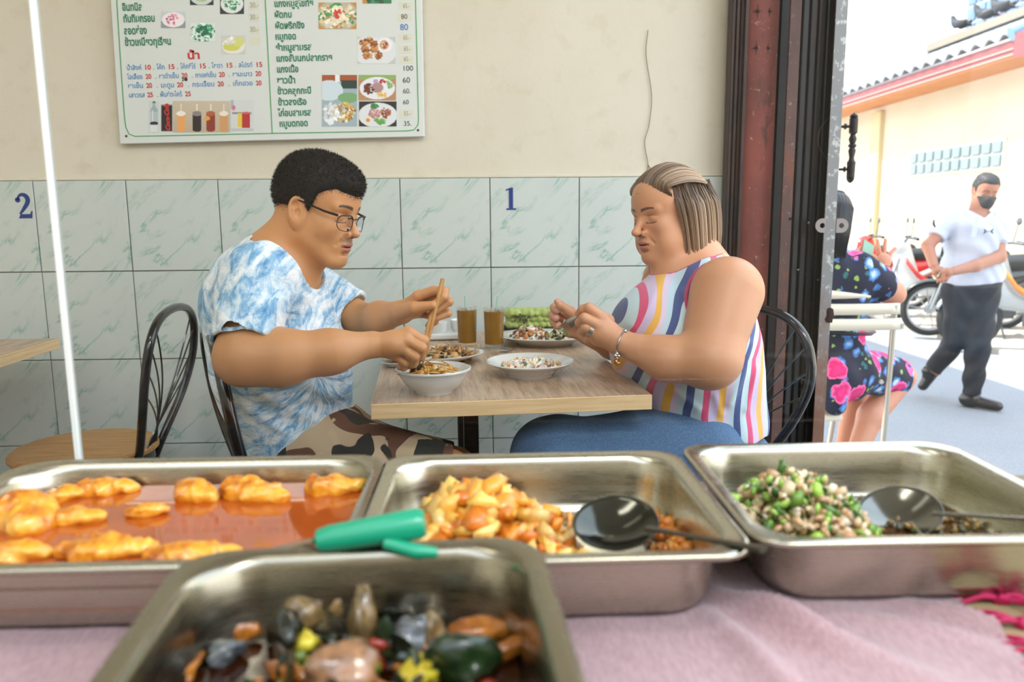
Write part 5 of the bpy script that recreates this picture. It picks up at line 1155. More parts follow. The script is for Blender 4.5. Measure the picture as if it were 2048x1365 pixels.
g.set(color=c, rough=.8); adopt(arrmesh('floral_dress', V, Q, g.m), sw)
mb = MB(); mb.tube([pt(1600, 655, 3.70), pt(1640, 664, 3.352), pt(1700, 668, 3.355), pt(1733, 668, 3.46), pt(1740, 664, 3.62)], .03, 8, flat=.35, up=(0, 0, 1)); adopt(mb.build('belt', simple('black_belt', rgb('#15161a'), .4)), sw)
V, Q = isomesh(lambda P: (lambda Lc: smax(smin(ell(Lc, (-.018, 0, .042), (.110, .092, .095)), rcone(Lc, (-.03, 0, .0), (-.03, 0, -.125), .088, .078), .03)-.002*np.sin(P[:, 0]*400), -smax(ell(Lc, (.09, 0, -.05), (.07, .075, .12)), -Lc[:, 0]+.0, .0), .01))(tolocal(P, sO, sR)), sO-.2, sO+.2, .005)
M_BLK = simple('black_bob', rgb('#15181c'), .35); adopt(arrmesh('hair', V, Q, M_BLK), sw)
rs = np.random.RandomState(3); mb = MB()
for i in range(260):
    a = rs.uniform(-PI, PI)*.8+PI; ca, sa = math.cos(a), math.sin(a); p = [(-.018+.06*ca, .05*sa, .125), (-.02+.112*ca, .094*sa, .05), (-.03+.098*ca, .09*sa, -.06), (-.03+.08*ca, .078*sa, -.165+rs.uniform(-.02, .01))]
    mb.tube([toW(q, sO, sR) for q in p], [.002, .004, .0035, .001], 4)
o = mb.build('hair_locks', M_BLK, angle=None, kind='stuff'); adopt(o, sw)
mb = MB(); b_ = band(wri+np.array([0, .0, .0]), wri-elb, .030, .0016); adopt(b_.build('bracelet', simple('red_cord', rgb('#a03a48'), .7)), sw)
ph = MB(); pc = pt(1733, 510, 3.80); ph.box((0, 0, 0), (.076, .009, .155)); phone = ph.build('phone', simple('phone_body', rgb('#8a4a44'), .3, .4), bevel=.004)
phone.location = pc; phone.rotation_euler = Euler((math.radians(-25), math.radians(28), math.radians(12))); tag(phone, 'green-screened mobile phone held by the woman in the floral dress', 'phone')
ms = MB(); ms.box((0, -.0052, 0), (.068, .001, .142)); ms.build('screen', simple('phone_screen', rgb('#6f9a84'), .1, emit=rgb('#6f9a84'), emits=.25), phone, smooth=False)
# ------------------------------------------------------------------ parked motorbikes across the lane
M_TYRE = simple('tyre', rgb('#2a2c2e'), .8); M_RIMM = simple('alloy', rgb('#aeb4b8'), .35, .7); M_ENG = simple('engine_grey', rgb('#5a6065'), .45, .6); M_SEATB = simple('black_vinyl', rgb('#1f2528'), .5); M_LEN = simple('orange_lens', rgb('#d9772a'), .3)
def bike(label, loc, rz, body, body2, style='cub'):
    t = thing('motorbike', label, 'motorbike', loc, rz, 'parked motorbikes'); Mb = simple('paint', body, .25, coat=.6); M2 = simple('paint', body2, .3, coat=.4)
    for x in (-.62, .62):
        R_ = Matrix.Rotation(PI/2, 3, 'X'); mb = MB(); mb.lathe([(.235, -.035), (.265, -.042), (.290, -.020), (.297, 0), (.290, .020), (.265, .042), (.235, .035)], 36, (x, 0, .297), R_, closed=True); wh = mb.build('wheel', M_TYRE, t)
        mb = MB(); mb.lathe([(.215, -.025), (.238, -.028), (.238, .028), (.215, .025)], 32, (x, 0, .297), R_, closed=True); mb.lathe([(0, -.045), (.05, -.04), (.06, 0), (.05, .04), (0, .045)], 18, (x, 0, .297), R_)
        for k in range(10): a = 2*PI*k/10; mb.tube([(x+.05*math.cos(a), .01*(-1)**k, .297+.05*math.sin(a)), (x+.225*math.cos(a+.12), 0, .297+.225*math.sin(a+.12))], .006, 5)
        mb.build('rim', M_RIMM, wh)
        mb = MB(); mb.grid(np.array([[(x+.325*math.cos(a), w, .297+.325*math.sin(a)-.02*abs(w)/.05) for w in (-.055, 0, .055)] for a in np.linspace(.35 if x > 0 else .9, 2.5 if x > 0 else 2.9, 12)])); o = mb.build('mudguard', Mb if x > 0 else M_SEATB, t, angle=None); m_ = o.modifiers.new('s', 'SOLIDIFY'); m_.thickness = .006
    mb = MB()
    for s in (-1, 1): mb.tube([(.62, s*.055, .297), (.47, s*.055, .80)], .016, 10)
    mb.tube([(.47, 0, .78), (.42, 0, .98)], .02, 10); mb.build('fork', M_RIMM, t)
    mb = MB(); mb.tube(bez([(.33, -.34, 1.03), (.40, -.20, 1.04), (.42, 0, 1.0), (.40, .20, 1.04), (.33, .34, 1.03)], 24), .013, 10); mb.build('handlebar', M_ENG, t)
    for s in (-1, 1):
        mb = MB(); mb.tube([(.32, s*.355, 1.03), (.35, s*.24, 1.045)], .018, 10); mb.build('grip', M_SEATB, t)
        mb = MB(); mb.tube([(.38, s*.22, 1.05), (.37, s*.27, 1.20)], .006, 6); mb.blob((.37, s*.29, 1.24), .06, 3, .05, (.25, 1, .65), 2); mb.build('mirror', M_ENG, t)
    f = lambda P: smin(smin(smin(rcone(P*A3((1, 1.6, 1)), (.46, 0, .95), (.36, 0, .55), .10, .13), rcone(P*A3((1, 1.5, 1)), (.34, 0, .50), (.02, 0, .44), .10, .10), .08), rcone(P*A3((1, 1.35, 1)), (-.10, 0, .62), (-.62, 0, .72), .13, .10), .08), ell(P, (.50, 0, .93), (.10, .10, .085)), .04)
    V_, Q_ = isomesh(f, (-.85, -.22, .25), (.75, .22, 1.12), .012); arrmesh('body', V_, Q_, Mb, t)
    mb = MB(); mb.tube([(.57, 0, .93), (.60, 0, .93)], [.07, .055], 20); mb.build('headlight', simple('headlight_glass', rgb('#e8eef0'), .1), t)
    V_, Q_ = isomesh(lambda P: smin(rcone(P*A3((1, .9, 1.6)), (.02, 0, .80*1.6), (-.55, 0, .85*1.6), .12, .11), rcone(P*A3((1, 1.0, 1.6)), (-.2, 0, .80*1.6), (-.2, 0, .80*1.6), .12, .12), .03), (-.75, -.2, .65), (.2, .2, 1.0), .012); arrmesh('seat', V_, Q_, M_SEATB, t)
    mb = MB(); mb.tube([(.08, 0, .36), (-.18, 0, .34)], [.10, .12], 18); mb.box((-.02, 0, .28), (.28, .20, .12)); mb.build('engine', M_ENG, t, bevel=.01)
    mb = MB(); mb.tube([(.05, -.13, .26), (-.25, -.15, .25), (-.40, -.16, .30), (-.78, -.17, .40)], [.018, .02, .045, .05], 14); mb.build('exhaust', M_RIMM, t)
    mb = MB(); mb.tube([(-.62, .08, .297), (-.45, .12, .66)], .022, 10); mb.tube([(-.62, -.08, .297), (-.45, -.12, .66)], .022, 10); mb.build('shock_absorber', M_RIMM, t)
    mb = MB(); mb.box((-.72, 0, .74), (.05, .14, .06)); mb.build('tail_light', M_LEN if style == 'orange' else simple('red_lens', rgb('#c22a22'), .3), t, bevel=.01)
    for s in (-1, 1):
        mb = MB(); mb.grid(np.array([[(x_, s*(.145-.02*abs(w)), z_+w*.035) for w in (-1, 0, 1)] for x_, z_ in [(.40, .78), (.28, .62), (.12, .50), (-.05, .50), (-.3, .62), (-.6, .72)]])); o = mb.build('side_stripe', M2, t, angle=None); m_ = o.modifiers.new('s', 'SOLIDIFY'); m_.thickness = .004
    mb = MB(); mb.tube([(.0, .12, .28), (-.05, .24, .015)], .010, 8); mb.build('kickstand', M_ENG, t)
    return t
bz = SZ+.03
def gp_(x, y): p = atz(x, y, SZ+.05); return p
bike('red motorbike half hidden behind the hand of the woman with the phone', (5.30, 9.75, bz), 2.85, rgb('#d8281f'), rgb('#e8e8e8'))
bike('white motorbike standing between the seated woman and the walking man', (5.28, 8.85, bz), 2.75, rgb('#d9dcdc'), rgb('#c8332a'))
bike('silver scooter with an orange stripe at the right edge behind the walking man', (5.30, 7.22, bz), 2.90, rgb('#9aa2a8'), rgb('#e0872e'), 'orange')
bike('dark green motorbike between the white one and the silver scooter', (5.38, 8.02, bz), 2.82, rgb('#27302c'), rgb('#4a545a'))
bike('far white motorbike beside the pilaster, behind the red one', (5.25, 10.7, bz), 2.9, rgb('#d0d3d6'), rgb('#b02a2a'))
# ------------------------------------------------------------------ tables and chairs
g = N('wood_laminate'); v = g.coord('Object', (1, 1, 1))
st = g.n('Mapping'); g.put(st.inputs[0], v); st.inputs['Scale'].default_value = (38, 3.2, 3.2)
gr = g.noise(st.outputs[0], 2.2, 7, .65, .4); st2 = g.n('Mapping'); g.put(st2.inputs[0], v); st2.inputs['Scale'].default_value = (90, 5, 5); gr2 = g.noise(st2.outputs[0], 3, 4, .7)
c = g.ramp(gr, [(.3, rgb('#987e68')), (.5, rgb('#c0a58a')), (.72, rgb('#d6bb9d'))]); c = g.mix(g.ramp(gr2, [(.5, 0.0), (.75, .5)]), c, rgb('#705a48'))
g.set(color=c, rough=.38); g.bump(gr2, .12, .001); M_LAM = g.m
g = N('pale_wood_edge'); v = g.coord('Object', (3, 3, 60)); gr = g.noise(v, 2, 6, .6); g.set(color=g.ramp(gr, [(.3, rgb('#dcb682')), (.6, rgb('#efd0a0'))]), rough=.5); M_EDGEW = g.m
M_IRON = simple('dark_iron_leg', rgb('#2b211c'), .45, .3)
def table(name, label, x0, x1, y0, y1, rz, legx=(.0,), origin=None):
    t = thing(name, label, 'table', origin, rz)
    mb = MB(); mb.box(((x0+x1)/2, (y0+y1)/2, .7495), (x1-x0-.004, y1-y0-.004, .001)); mb.build('tabletop', M_LAM, t, smooth=False)
    mb = MB(); mb.box(((x0+x1)/2, (y0+y1)/2, .733), (x1-x0, y1-y0, .032)); mb.build('edge_band', M_EDGEW, t, smooth=False, bevel=.0015)
    return t
# front edge: (743,809) - (1303,788); drawn from measured corners
T0 = Vector((-.240, 1.535, 0)); T1 = Vector((.343, 1.583, 0)); rz = math.atan2(T1.y-T0.y, T1.x-T0.x)
tb = table('dining_table', 'wood-topped dining table with a pale edge between the two diners', 0, (T1-T0).length, 0, .98, rz, origin=T0)
mb = MB(); mb.box((.225, .40, .39), (.038, .038, .685)); mb.build('leg', M_IRON, tb, bevel=.003)
mb = MB(); mb.box((.36, .40, .39), (.038, .038, .685)); mb.build('leg', M_IRON, tb, bevel=.003) if False else None
mb = MB(); mb.box((.225, .78, .39), (.038, .038, .685)); mb.build('leg', M_IRON, tb, bevel=.003)
mb = MB(); mb.box((.225, .59, .70), (.05, .46, .03)); mb.box((.225, .40, .702), (.36, .04, .028)); mb.build('support_bar', M_IRON, tb, smooth=False)
mb = MB(); mb.box((.225, .59, .02), (.42, .46, .04)); mb.build('base', M_IRON, tb, bevel=.006)
tb2 = table('dining_table', 'corner of a second wood-topped table at the left edge under the number 2', -.62, 0, -.90, 0, .03, origin=Vector((-1.375, 2.50, 0)))
mb = MB(); mb.box((-.31, -.45, .39), (.05, .05, .685)); mb.build('leg', M_IRON, tb2, bevel=.003); mb = MB(); mb.box((-.31, -.45, .02), (.42, .42, .04)); mb.build('base', M_IRON, tb2, bevel=.006)
M_BTUBE = simple('black_tube', rgb('#141314'), .16, .1, coat=.5); M_SEAT = N('round_wood_seat'); v = M_SEAT.coord('Object', (2, 14, 2)); M_SEAT.set(color=M_SEAT.ramp(M_SEAT.noise(v, 4, 6, .6, .5), [(.3, rgb('#a9773c')), (.7, rgb('#c99a59'))]), rough=.4); M_SEAT = M_SEAT.m
def chair(label, loc, rz, lean=.10, top=.87):
    """seat centre at the origin, sitter looks along +x, back at -x"""
    t = thing('bistro_chair', label, 'chair', loc, rz, 'black tube chairs with teardrop backs')
    mb = MB(); mb.lathe([(0, .43), (.195, .43), (.203, .437), (.203, .446), (.196, .453), (0, .453)], 48); mb.build('seat', M_SEAT, t)
    mb = MB(); mb.lathe([(.17, .405), (.192, .405), (.192, .43), (.17, .43)], 40, closed=True); mb.build('seat_ring', M_BTUBE, t)
    def bk(w, z): return (-.185-lean*(z-.43)/.42-.02*math.sin(PI*(z-.43)/.45), w, z)
    H = top
    hoop = bez([bk(-.075, .38), bk(-.10, .46), bk(-.165, .58), bk(-.200, .69), bk(-.185, .79), bk(-.12, H-.018), bk(0, H), bk(.12, H-.018), bk(.185, .79), bk(.200, .69), bk(.165, .58), bk(.10, .46), bk(.075, .38)], 60)
    mb = MB(); mb.tube(hoop, .0125, 12); mb.build('back_hoop', M_BTUBE, t)
    def hw(z): return float(np.interp(z, [.38, .46, .58, .69, .79, H-.018, H], [.075, .10, .165, .200, .185, .12, 0]))
    for s in (-1, 1):
        for k in range(4):
            top_z = [.82, .775, .71, .64][k]; w1 = -s*hw(top_z)*.96
            w0 = s*.014*(k+1); pts = [bk(w0*(1-t)+w1*t+s*4*t*(1-t)*(.030+.006*k), .40+(top_z-.40)*t) for t in np.linspace(0, 1, 16)]
            mb = MB(); mb.tube(pts, .0026, 6); mb.build('back_rod', M_BTUBE, t)
    for (lx, ly) in ((.13, .13), (.13, -.13), (-.14, .12), (-.14, -.12)):
        mb = MB(); mb.tube([(lx, ly, .42), (lx*1.35, ly*1.35, .22), (lx*1.55, ly*1.55, .004)], .0115, 10); mb.build('leg', M_BTUBE, t)
    return t
ch1 = chair('empty black bistro chair with a round wooden seat behind the man', (-1.215, 2.29, 0), PI+.05, .10, .865)
ch2 = chair('black bistro chair the man in the tie-dye shirt sits on', (-.35, 1.80, 0), .42, .09, .885)
ch3 = chair('black bistro chair the woman in the striped blouse sits on', (.545, 2.0, 0), PI+.62, .03, .87)
# ------------------------------------------------------------------ crockery
g = N('white_porcelain'); g.set(color=rgb('#dcdedb'), rough=.12, coat=.4); M_PORC = g.m
def dish(name, label, cat, c, prof, rz=0, sy=1.0, group=None, foot=None):
    t = thing(name, label, cat, c, rz, group); mb = MB(); mb.lathe(prof, 56, sy=sy); mb.build('bowl' if cat == 'bowl' else 'plate', M_PORC, t, angle=50); return t
def pc(x, y, Z=.75): return Vector(atz(x, y, Z))
ctr = pc(865, 792); bowl_c = Vector((ctr.x, ctr.y+.042, .75))
bowl = dish('noodle_bowl', 'small round white bowl of noodles under the chopsticks', 'bowl', bowl_c, [(0, .004), (.036, .004), (.038, 0), (.042, 0), (.043, .005), (.060, .017), (.073, .036), (.079, .050), (.0815, .0515), (.0815, .049), (.0785, .053), (.075, .047), (.066, .030), (.052, .017), (.030, .011), (0, .010)])
ctr = pc(1063, 760); pl_c = Vector((ctr.x, ctr.y+.056, .75))
plate = dish('rice_plate', 'deep round white plate of fried rice in the table centre', 'plate', pl_c, [(0, .004), (.048, .004), (.050, 0), (.055, 0), (.057, .006), (.075, .020), (.092, .027), (.102, .032), (.104, .034), (.102, .036), (.088, .031), (.070, .020), (.050, .013), (0, .011)])
p3 = Vector((-.140, 1.985, .75)); plate3 = dish('noodle_plate', 'large white oval plate with leftover fried noodles and a fork behind the bowl', 'plate', p3, [(0, .003), (.062, .003), (.065, 0), (.072, 0), (.085, .010), (.118, .020), (.128, .024), (.129, .026), (.126, .027), (.100, .018), (.072, .010), (0, .008)], .1, .78)
p4 = Vector((.165, 2.25, .75)); plate4 = dish('curry_rice_plate', 'large white oval plate with rice and curry nearest the striped blouse', 'plate', p4, [(0, .003), (.070, .003), (.073, 0), (.080, 0), (.094, .012), (.132, .024), (.144, .028), (.145, .030), (.142, .031), (.112, .021), (.080, .012), (0, .009)], -.1, .80)
M_FOOD = N('cooked_food'); v = M_FOOD.coord(); M_FOOD.set(color=M_FOOD.attr(), rough=.35, coat=.3, sss=.1, ssss=.003); M_FOOD.bump(M_FOOD.noise(v, 300, 3), .3, .001); M_FOOD = M_FOOD.m
def bits(mb, cols, n, area, size, palette, seed, z0=0, dome=0, shape='blob', els=(.5, 1.2), flat=.5):
    rs = np.random.RandomState(seed); pal = [A3(rgb(p)) for p in palette]
    for i in range(n):
        a, r = rs.uniform(0, 2*PI), math.sqrt(rs.uniform()); x, y = area[0]*r*math.cos(a), area[1]*r*math.sin(a); z = z0+dome*(1-r*r)*rs.uniform(.5, 1.05)
        s = size*rs.uniform(.6, 1.3); k0 = len(mb.v)
        rot = Euler((rs.uniform(0, 6.3), rs.uniform(0, 6.3), rs.uniform(0, 6.3))).to_matrix()
        if shape == 'blob': mb.blob((x, y, z), s, rs.randint(9999), .5, (rs.uniform(.7, 1.4), rs.uniform(*els), flat), 1, rot)
        elif shape == 'strip': 
            d = rot @ Vector((1, 0, 0)); d.z *= .4; b = rot @ Vector((0, 1, 0)); L_ = s*2.2; mb.tube(bez([Vector((x, y, z))-d*L_/2, Vector((x, y, z))+b*s*.4, Vector((x, y, z))+d*L_/2], 5), s*.16, 5, flat=.5)
        elif shape == 'leaf':
            d = rot @ Vector((1, 0, 0)); b = rot @ Vector((0, 1, 0)); u = rot @ Vector((0, 0, 1)); c = Vector((x, y, z)); P = np.array([[(c+d*s*(t*2-1)+b*s*w*.55*math.sin(PI*min(.97, max(.03, t)))+u*s*.35*(w*w)) for w in (-1, -.4, .4, 1)] for t in np.linspace(0, 1, 6)]); mb.grid(P)
        elif shape == 'noodle':
            c = Vector((x, y, z)); q = [c+Vector(rs.normal(size=3))*s*Vector((1, 1, .35)).length*.5 for _ in range(5)]
            q = [Vector((p.x, p.y, z+abs(p.z-z)*.5)) for p in q]; mb.tube(bez(q, 16), .0012, 5)
        cols.extend([pal[rs.randint(len(pal))]*rs.uniform(.75, 1.2)]*(len(mb.v)-k0))
def food(name, spec, parent, loc=None, label=None):
    mb = MB(); cols = []
    for s in spec: bits(mb, cols, **s)
    o = mb.build(name, M_FOOD, col=np.clip(np.array(cols), 0, 1), angle=None); o['kind'] = 'stuff'
    if parent: o.parent = parent
    if loc is not None: o.location = loc
    return o
def top_food(name, label, cat, spec, loc):
    o = food(name, spec, None, loc); tag(o, label, cat); return o
top_food('noodles', 'golden noodles with green beans and scallions in the small bowl', 'noodles', [
    dict(n=26, area=(.050, .045), size=.022, palette=['#e8b45c', '#d99a3e', '#f0c878'], seed=1, z0=.038, dome=.020, shape='noodle'), dict(n=70, area=(.055, .050), size=.010, palette=['#e0a447', '#d8933a', '#f2cf86', '#efdca0'], seed=2, z0=.036, dome=.020),
    dict(n=9, area=(.050, .045), size=.0055, palette=['#6fa83a', '#9ccc4a', '#3f7a2c'], seed=3, z0=.042, dome=.012), dict(n=8, area=(.056, .048), size=.009, palette=['#4c7a34', '#8a4a2a', '#d9b04a'], seed=4, z0=.040, dome=.010, shape='strip')], bowl_c)
top_food('fried_rice', 'white fried rice with egg and carrot bits on the centre plate', 'rice', [
    dict(n=380, area=(.074, .064), size=.0062, palette=['#efe9df', '#f3efe8', '#e6dccb', '#efe0b4'], seed=5, z0=.017, dome=.020), dict(n=30, area=(.074, .066), size=.006, palette=['#e8a06a', '#d9544a', '#e9c86a', '#5a8a3a'], seed=6, z0=.024, dome=.014)], pl_c)
top_food('fried_noodles', 'brown fried noodles with chilli and peppers on the large plate', 'noodles', [
    dict(n=70, area=(.070, .050), size=.012, palette=['#a97a3f', '#c99a5a', '#8a5a2c', '#d8b878', '#6a4a28'], seed=7, z0=.016, dome=.018), dict(n=26, area=(.075, .055), size=.020, palette=['#c89a54', '#a8743a', '#e0c48a'], seed=8, z0=.020, dome=.014, shape='noodle'),
    dict(n=10, area=(.075, .050), size=.014, palette=['#c8362a', '#d9542f', '#6f9a3c', '#4c7a2c'], seed=9, z0=.024, dome=.012, shape='strip')], p3+Vector((.035, -.005, 0)))
top_food('curry_rice', 'rice heaped with brown stir-fry and carrots on the far plate', 'rice', [
    dict(n=260, area=(.055, .045), size=.0068, palette=['#e9e2d4', '#ddcfae', '#f1ece0', '#cfb88a'], seed=10, z0=.018, dome=.038), dict(n=90, area=(.060, .048), size=.0072, palette=['#8a5a34', '#b07a44', '#c9803f', '#5a6a34', '#a56a3c', '#7a4a2a'], seed=11, z0=.024, dome=.034)], p4+Vector((-.045, -.01, 0)))
top_food('vegetable_scraps', 'green and orange vegetable scraps at the right of the far plate', 'vegetables', [
    dict(n=14, area=(.055, .035), size=.011, palette=['#a8b43a', '#7a9a34', '#d9883a', '#5a7a3a'], seed=12, z0=.016, dome=.004, shape='strip'), dict(n=10, area=(.06, .03), size=.006, palette=['#7a8a3a', '#d9a04a'], seed=13, z0=.016)], p4+Vector((.05, -.02, 0)))
# spoon rest at the table edge
mb = MB(); mb.lathe([(0, .003), (.018, .002), (.026, .010), (.028, .0115), (.026, .013), (.016, .006), (0, .005)], 28, sx=1.35); sp0 = mb.build('soup_spoon', M_PORC); mb2 = MB()
tag(sp0, 'white porcelain soup spoon lying at the left edge of the table', 'spoon'); sp0.location = (-.235, 1.935, .75)
mb = MB(); mb.tube([(.028, 0, .012), (.06, .006, .016), (.09, .012, .020)], [.008, .006, .008], 8, flat=.4, up=(0, 0, 1)); mb.build('handle', M_PORC, sp0)
mb = MB(); cols = []; bits(mb, cols, 8, (.014, .010), .006, ['#d9a04a', '#b5652a', '#e6c27a'], 3, z0=.009); o = mb.build('sauce', M_FOOD, sp0, col=np.array(cols), kind='stuff')
# ------------------------------------------------------------------ drinks
g = N('tea'); g.set(rough=.08, trans=.15, ior=1.33); v = g.coord(); g.set(color=g.mix(g.noise(v, 28, 4, .6), rgb('#8a5e12'), rgb('#b98a2c'))); M_TEA = g.m
g = N('clear_glass'); g.set(color=(1, 1, 1), rough=.02, trans=1.0, ior=1.45, alpha=.12); M_CGL = g.m
M_ICE = N('ice'); M_ICE.set(color=(.95, .93, .88), rough=.1, trans=.6, alpha=.8); M_ICE = M_ICE.m
M_STRAW = simple('mint_straw', rgb('#a9dcc4'), .4)
def tea(label, x, y, s=1.0, straw=(.0, .0)):
    t = thing('tea_glass', label, 'glass', (x, y, .75), 0, 'glasses of iced tea')
    mb = MB(); mb.lathe([(0, .002), (.024, .002), (.025, 0), (.0268, .002), (.0275, .012), (.0312, .118), (.0305, .119), (.0290, .117), (.0265, .014), (0, .012)], 40); mb.build('tumbler', M_CGL, t)
    mb = MB(); mb.lathe([(0, .0125), (.0262, .0145), (.0286, .108), (.0, .108)], 40); mb.build('tea', M_TEA, t)
    rs = np.random.RandomState(int(x*1000) % 97); 
    for k in range(7):
        mb = MB(); a = rs.uniform(0, 6.3); r = rs.uniform(.004, .019); mb.box((r*math.cos(a), r*math.sin(a), .109), (.012, .011, .009), Euler(rs.uniform(0, 1, 3)).to_matrix()); mb.build('ice_cube', M_ICE, t, bevel=.002)
    mb = MB(); mb.tube([(-.004, .012, .02), (straw[0], straw[1], .150)], .0026, 8); mb.build('straw', M_STRAW, t)
tea('left glass of iced amber tea with a mint straw, beside the condiment set', -.062, 2.225, straw=(-.003, .0)); tea('right glass of iced amber tea with a mint straw, before the green cloth', .016, 2.19, straw=(.012, .0))
# condiment set
cd = thing('condiment_set', 'white porcelain condiment set with lidded pots and small spoons', 'condiment set', (-.125, 2.395, .75), .08)
mb = MB(); mb.box((0, 0, .012), (.155, .105, .020)); mb.build('tray', M_PORC, cd, bevel=.006)
for (x, y) in ((-.035, -.012), (.04, .012)):
    mb = MB(); mb.lathe([(0, .022), (.026, .022), (.031, .030), (.033, .052), (.034, .056), (.031, .057), (.029, .050), (.0, .046)], 32, (x, y, 0)); pot = mb.build('pot', M_PORC, cd)
    mb = MB(); mb.tube([(x, y, .048), (x+.016, y-.01, .075), (x+.03, y-.018, .088)] if x > 0 else [(x, y, .048), (x-.006, y, .066), (x+.02, y, .072)], [.006, .003, .0045], 8, flat=.5); mb.build('spoon', M_PORC, cd)
# green cloth in a dark tray
g = N('lime_cloth'); v = g.coord(); g.set(color=g.mix(g.noise(v, 30, 4, .6), rgb('#b9c874'), rgb('#94a850')), rough=.9, sheen=.3); g.bump(g.wave(v, 60, 3, 3, 2, dir='X'), .4, .002); M_LIME = g.m
clo = thing('green_cloth', 'folded lime green cloth lying in a dark tray by the wall', 'cloth', (.165, 2.46, .775))
for k, (w_, z, y) in enumerate([(.215, .008, 0), (.20, .026, .004), (.17, .044, .0)]):
    V_, Q_ = isomesh(lambda P, w_=w_: rcone(P*A3((1, .62, 1.5)), (-w_/2+.02, 0, 0), (w_/2-.02, 0, 0), .026, .024)-.0022*np.sin(P[:, 0]*120+P[:, 1]*160+k)-.0014*np.sin(P[:, 0]*300+k*2), (-w_/2-.03, -.06, -.03), (w_/2+.03, .06, .03), .0025)
    o = arrmesh('fold', V_, Q_, M_LIME); o.parent = clo; o.location = (.01*(k % 2)-.012*k, y, z)
mb = MB(); rs = np.random.RandomState(2)
for k in range(22): mb.blob((-.055+rs.normal()*.014, -.045+rs.uniform(-.004, .002), .036+rs.normal()*.006), .0035, k, .3, sub=1)
for k in range(5): mb.blob((-.09+.008*k*.5, -.044, .040), .003, k, .3, sub=1)
o = mb.build('embroidery', simple('brown_thread', rgb('#54503a'), .8), clo); o['kind'] = 'stuff'
mb = MB(); mb.box((0, 0, .004), (.215, .13, .008)); 
for s in (-1, 1): mb.box((s*.107, 0, .012), (.006, .135, .022)); mb.box((0, s*.066, .012), (.22, .006, .022))
o = mb.build('cloth_tray', simple('dark_wood_tray', rgb('#3a2c24'), .4), bevel=.002); o.location = (.15, 2.46, .75); tag(o, 'dark wooden tray under the folded green cloth', 'tray')
mb = MB(); mb.blob((0, 0, .006), .012, 3, .3, (1.4, .8, .5), 3); o = mb.build('peppermint_wrapper', simple('pink_wrap', rgb('#d9a3ac'), .5)); o.location = (.07, 2.345, .75); tag(o, 'small pink wrapper beside the right tea glass', 'wrapper')
# ------------------------------------------------------------------ cutlery
def spoon_mesh(mb, a, b, bowl=(.030, .020), up=(0, 0, 1), w=.0045, depth=.006):
    a, b = Vector(a), Vector(b); d = (b-a).normalized(); up = Vector(up); s = d.cross(up).normalized(); n = s.cross(d).normalized()
    L = (b-a).length; mb.tube([a, a.lerp(b, .5)+n*.004, b-d*bowl[0]*.8], [w, w*.7, w*.6], 8, flat=.35, up=n[:])
    P = np.array([[(b+d*bowl[0]*r*math.cos(t)+s*bowl[1]*r*math.sin(t)-n*depth*(1-r*r)) for t in np.linspace(0, 2*PI, 25)] for r in (0.02, .35, .65, .88, 1.0)]); mb.grid(P)
def fork_mesh(mb, a, b, up=(0, 0, 1), w=.0040):
    a, b = Vector(a), Vector(b); d = (b-a).normalized(); up = Vector(up); s = d.cross(up).normalized(); n = s.cross(d).normalized(); L = (b-a).length
    mb.tube([a, a.lerp(b, .4), b-d*.055], [w, w*.7, w*.75], 8, flat=.35, up=n[:]); mb.tube([b-d*.058, b-d*.045, b-d*.030], [w*.8, .010, .011], 10, flat=.12, up=n[:])
    for k in (-1.5, -.5, .5, 1.5): mb.tube([b-d*.033+s*k*.0052, b-d*.012+s*k*.0056-n*.002, b+s*k*.0054], [.0017, .0015, .0008], 6, flat=.6)
def cutlery(kind, label, a, b, up=(0, 0, 1), mat=None, **k):
    mb = MB(); (spoon_mesh if kind == 'spoon' else fork_mesh)(mb, a, b, up, **k) if kind == 'fork' else spoon_mesh(mb, a, b, up=up, **k)
    o = mb.build(kind, mat or M_STEEL, angle=60); tag(o, label, kind)
    if kind == 'spoon': m_ = o.modifiers.new('s', 'SOLIDIFY'); m_.thickness = .0008
    return o
cutlery('spoon', 'metal spoon in the right hand of the man, dipping into the bowl', pt(822, 700, 1.60), pt(835, 744, 1.625), up=(.3, -1, .5), bowl=(.024, .018))
cutlery('fork', 'metal fork resting on the oval noodle plate, handle pointing to the glasses', pt(913, 697, 2.02), pt(862, 733, 1.93))
cutlery('fork', 'metal fork resting on the left rim of the curry rice plate', pt(958, 697, 2.06), pt(1030, 702, 2.15), up=(0, -.3, 1))
cutlery('spoon', 'thin metal spoon lying on the right rim of the curry rice plate', pt(1187, 702, 2.14), pt(1100, 710, 2.12), up=(0, -.2, 1), bowl=(.024, .015))
cutlery('fork', 'metal fork in the near hand of the woman, pointing down and left', pt(1176, 621, 1.69), pt(1116, 664, 1.72), up=(.2, -1, .4))
cutlery('spoon', 'metal spoon in the far hand of the woman with food on it', pt(1130, 640, 1.86), pt(1118, 672, 1.80), up=(-.2, -1, .6), bowl=(.020, .014))
top_food('food_bite', 'bite of rice and dark greens held up on the spoon of the woman', 'food', [dict(n=30, area=(.012, .008), size=.005, palette=['#efe9df', '#e8e0c8', '#d9d0a0'], seed=31, dome=.010), dict(n=10, area=(.018, .008), size=.010, palette=['#1e2a18', '#2c3a1e', '#a8b46a'], seed=32, dome=.006, shape='leaf')], pt(1118, 670, 1.795))
M_CHOP = simple('bamboo_chopstick', rgb('#c9954f'), .5, var=(40, rgb('#b07a3a'), .6))
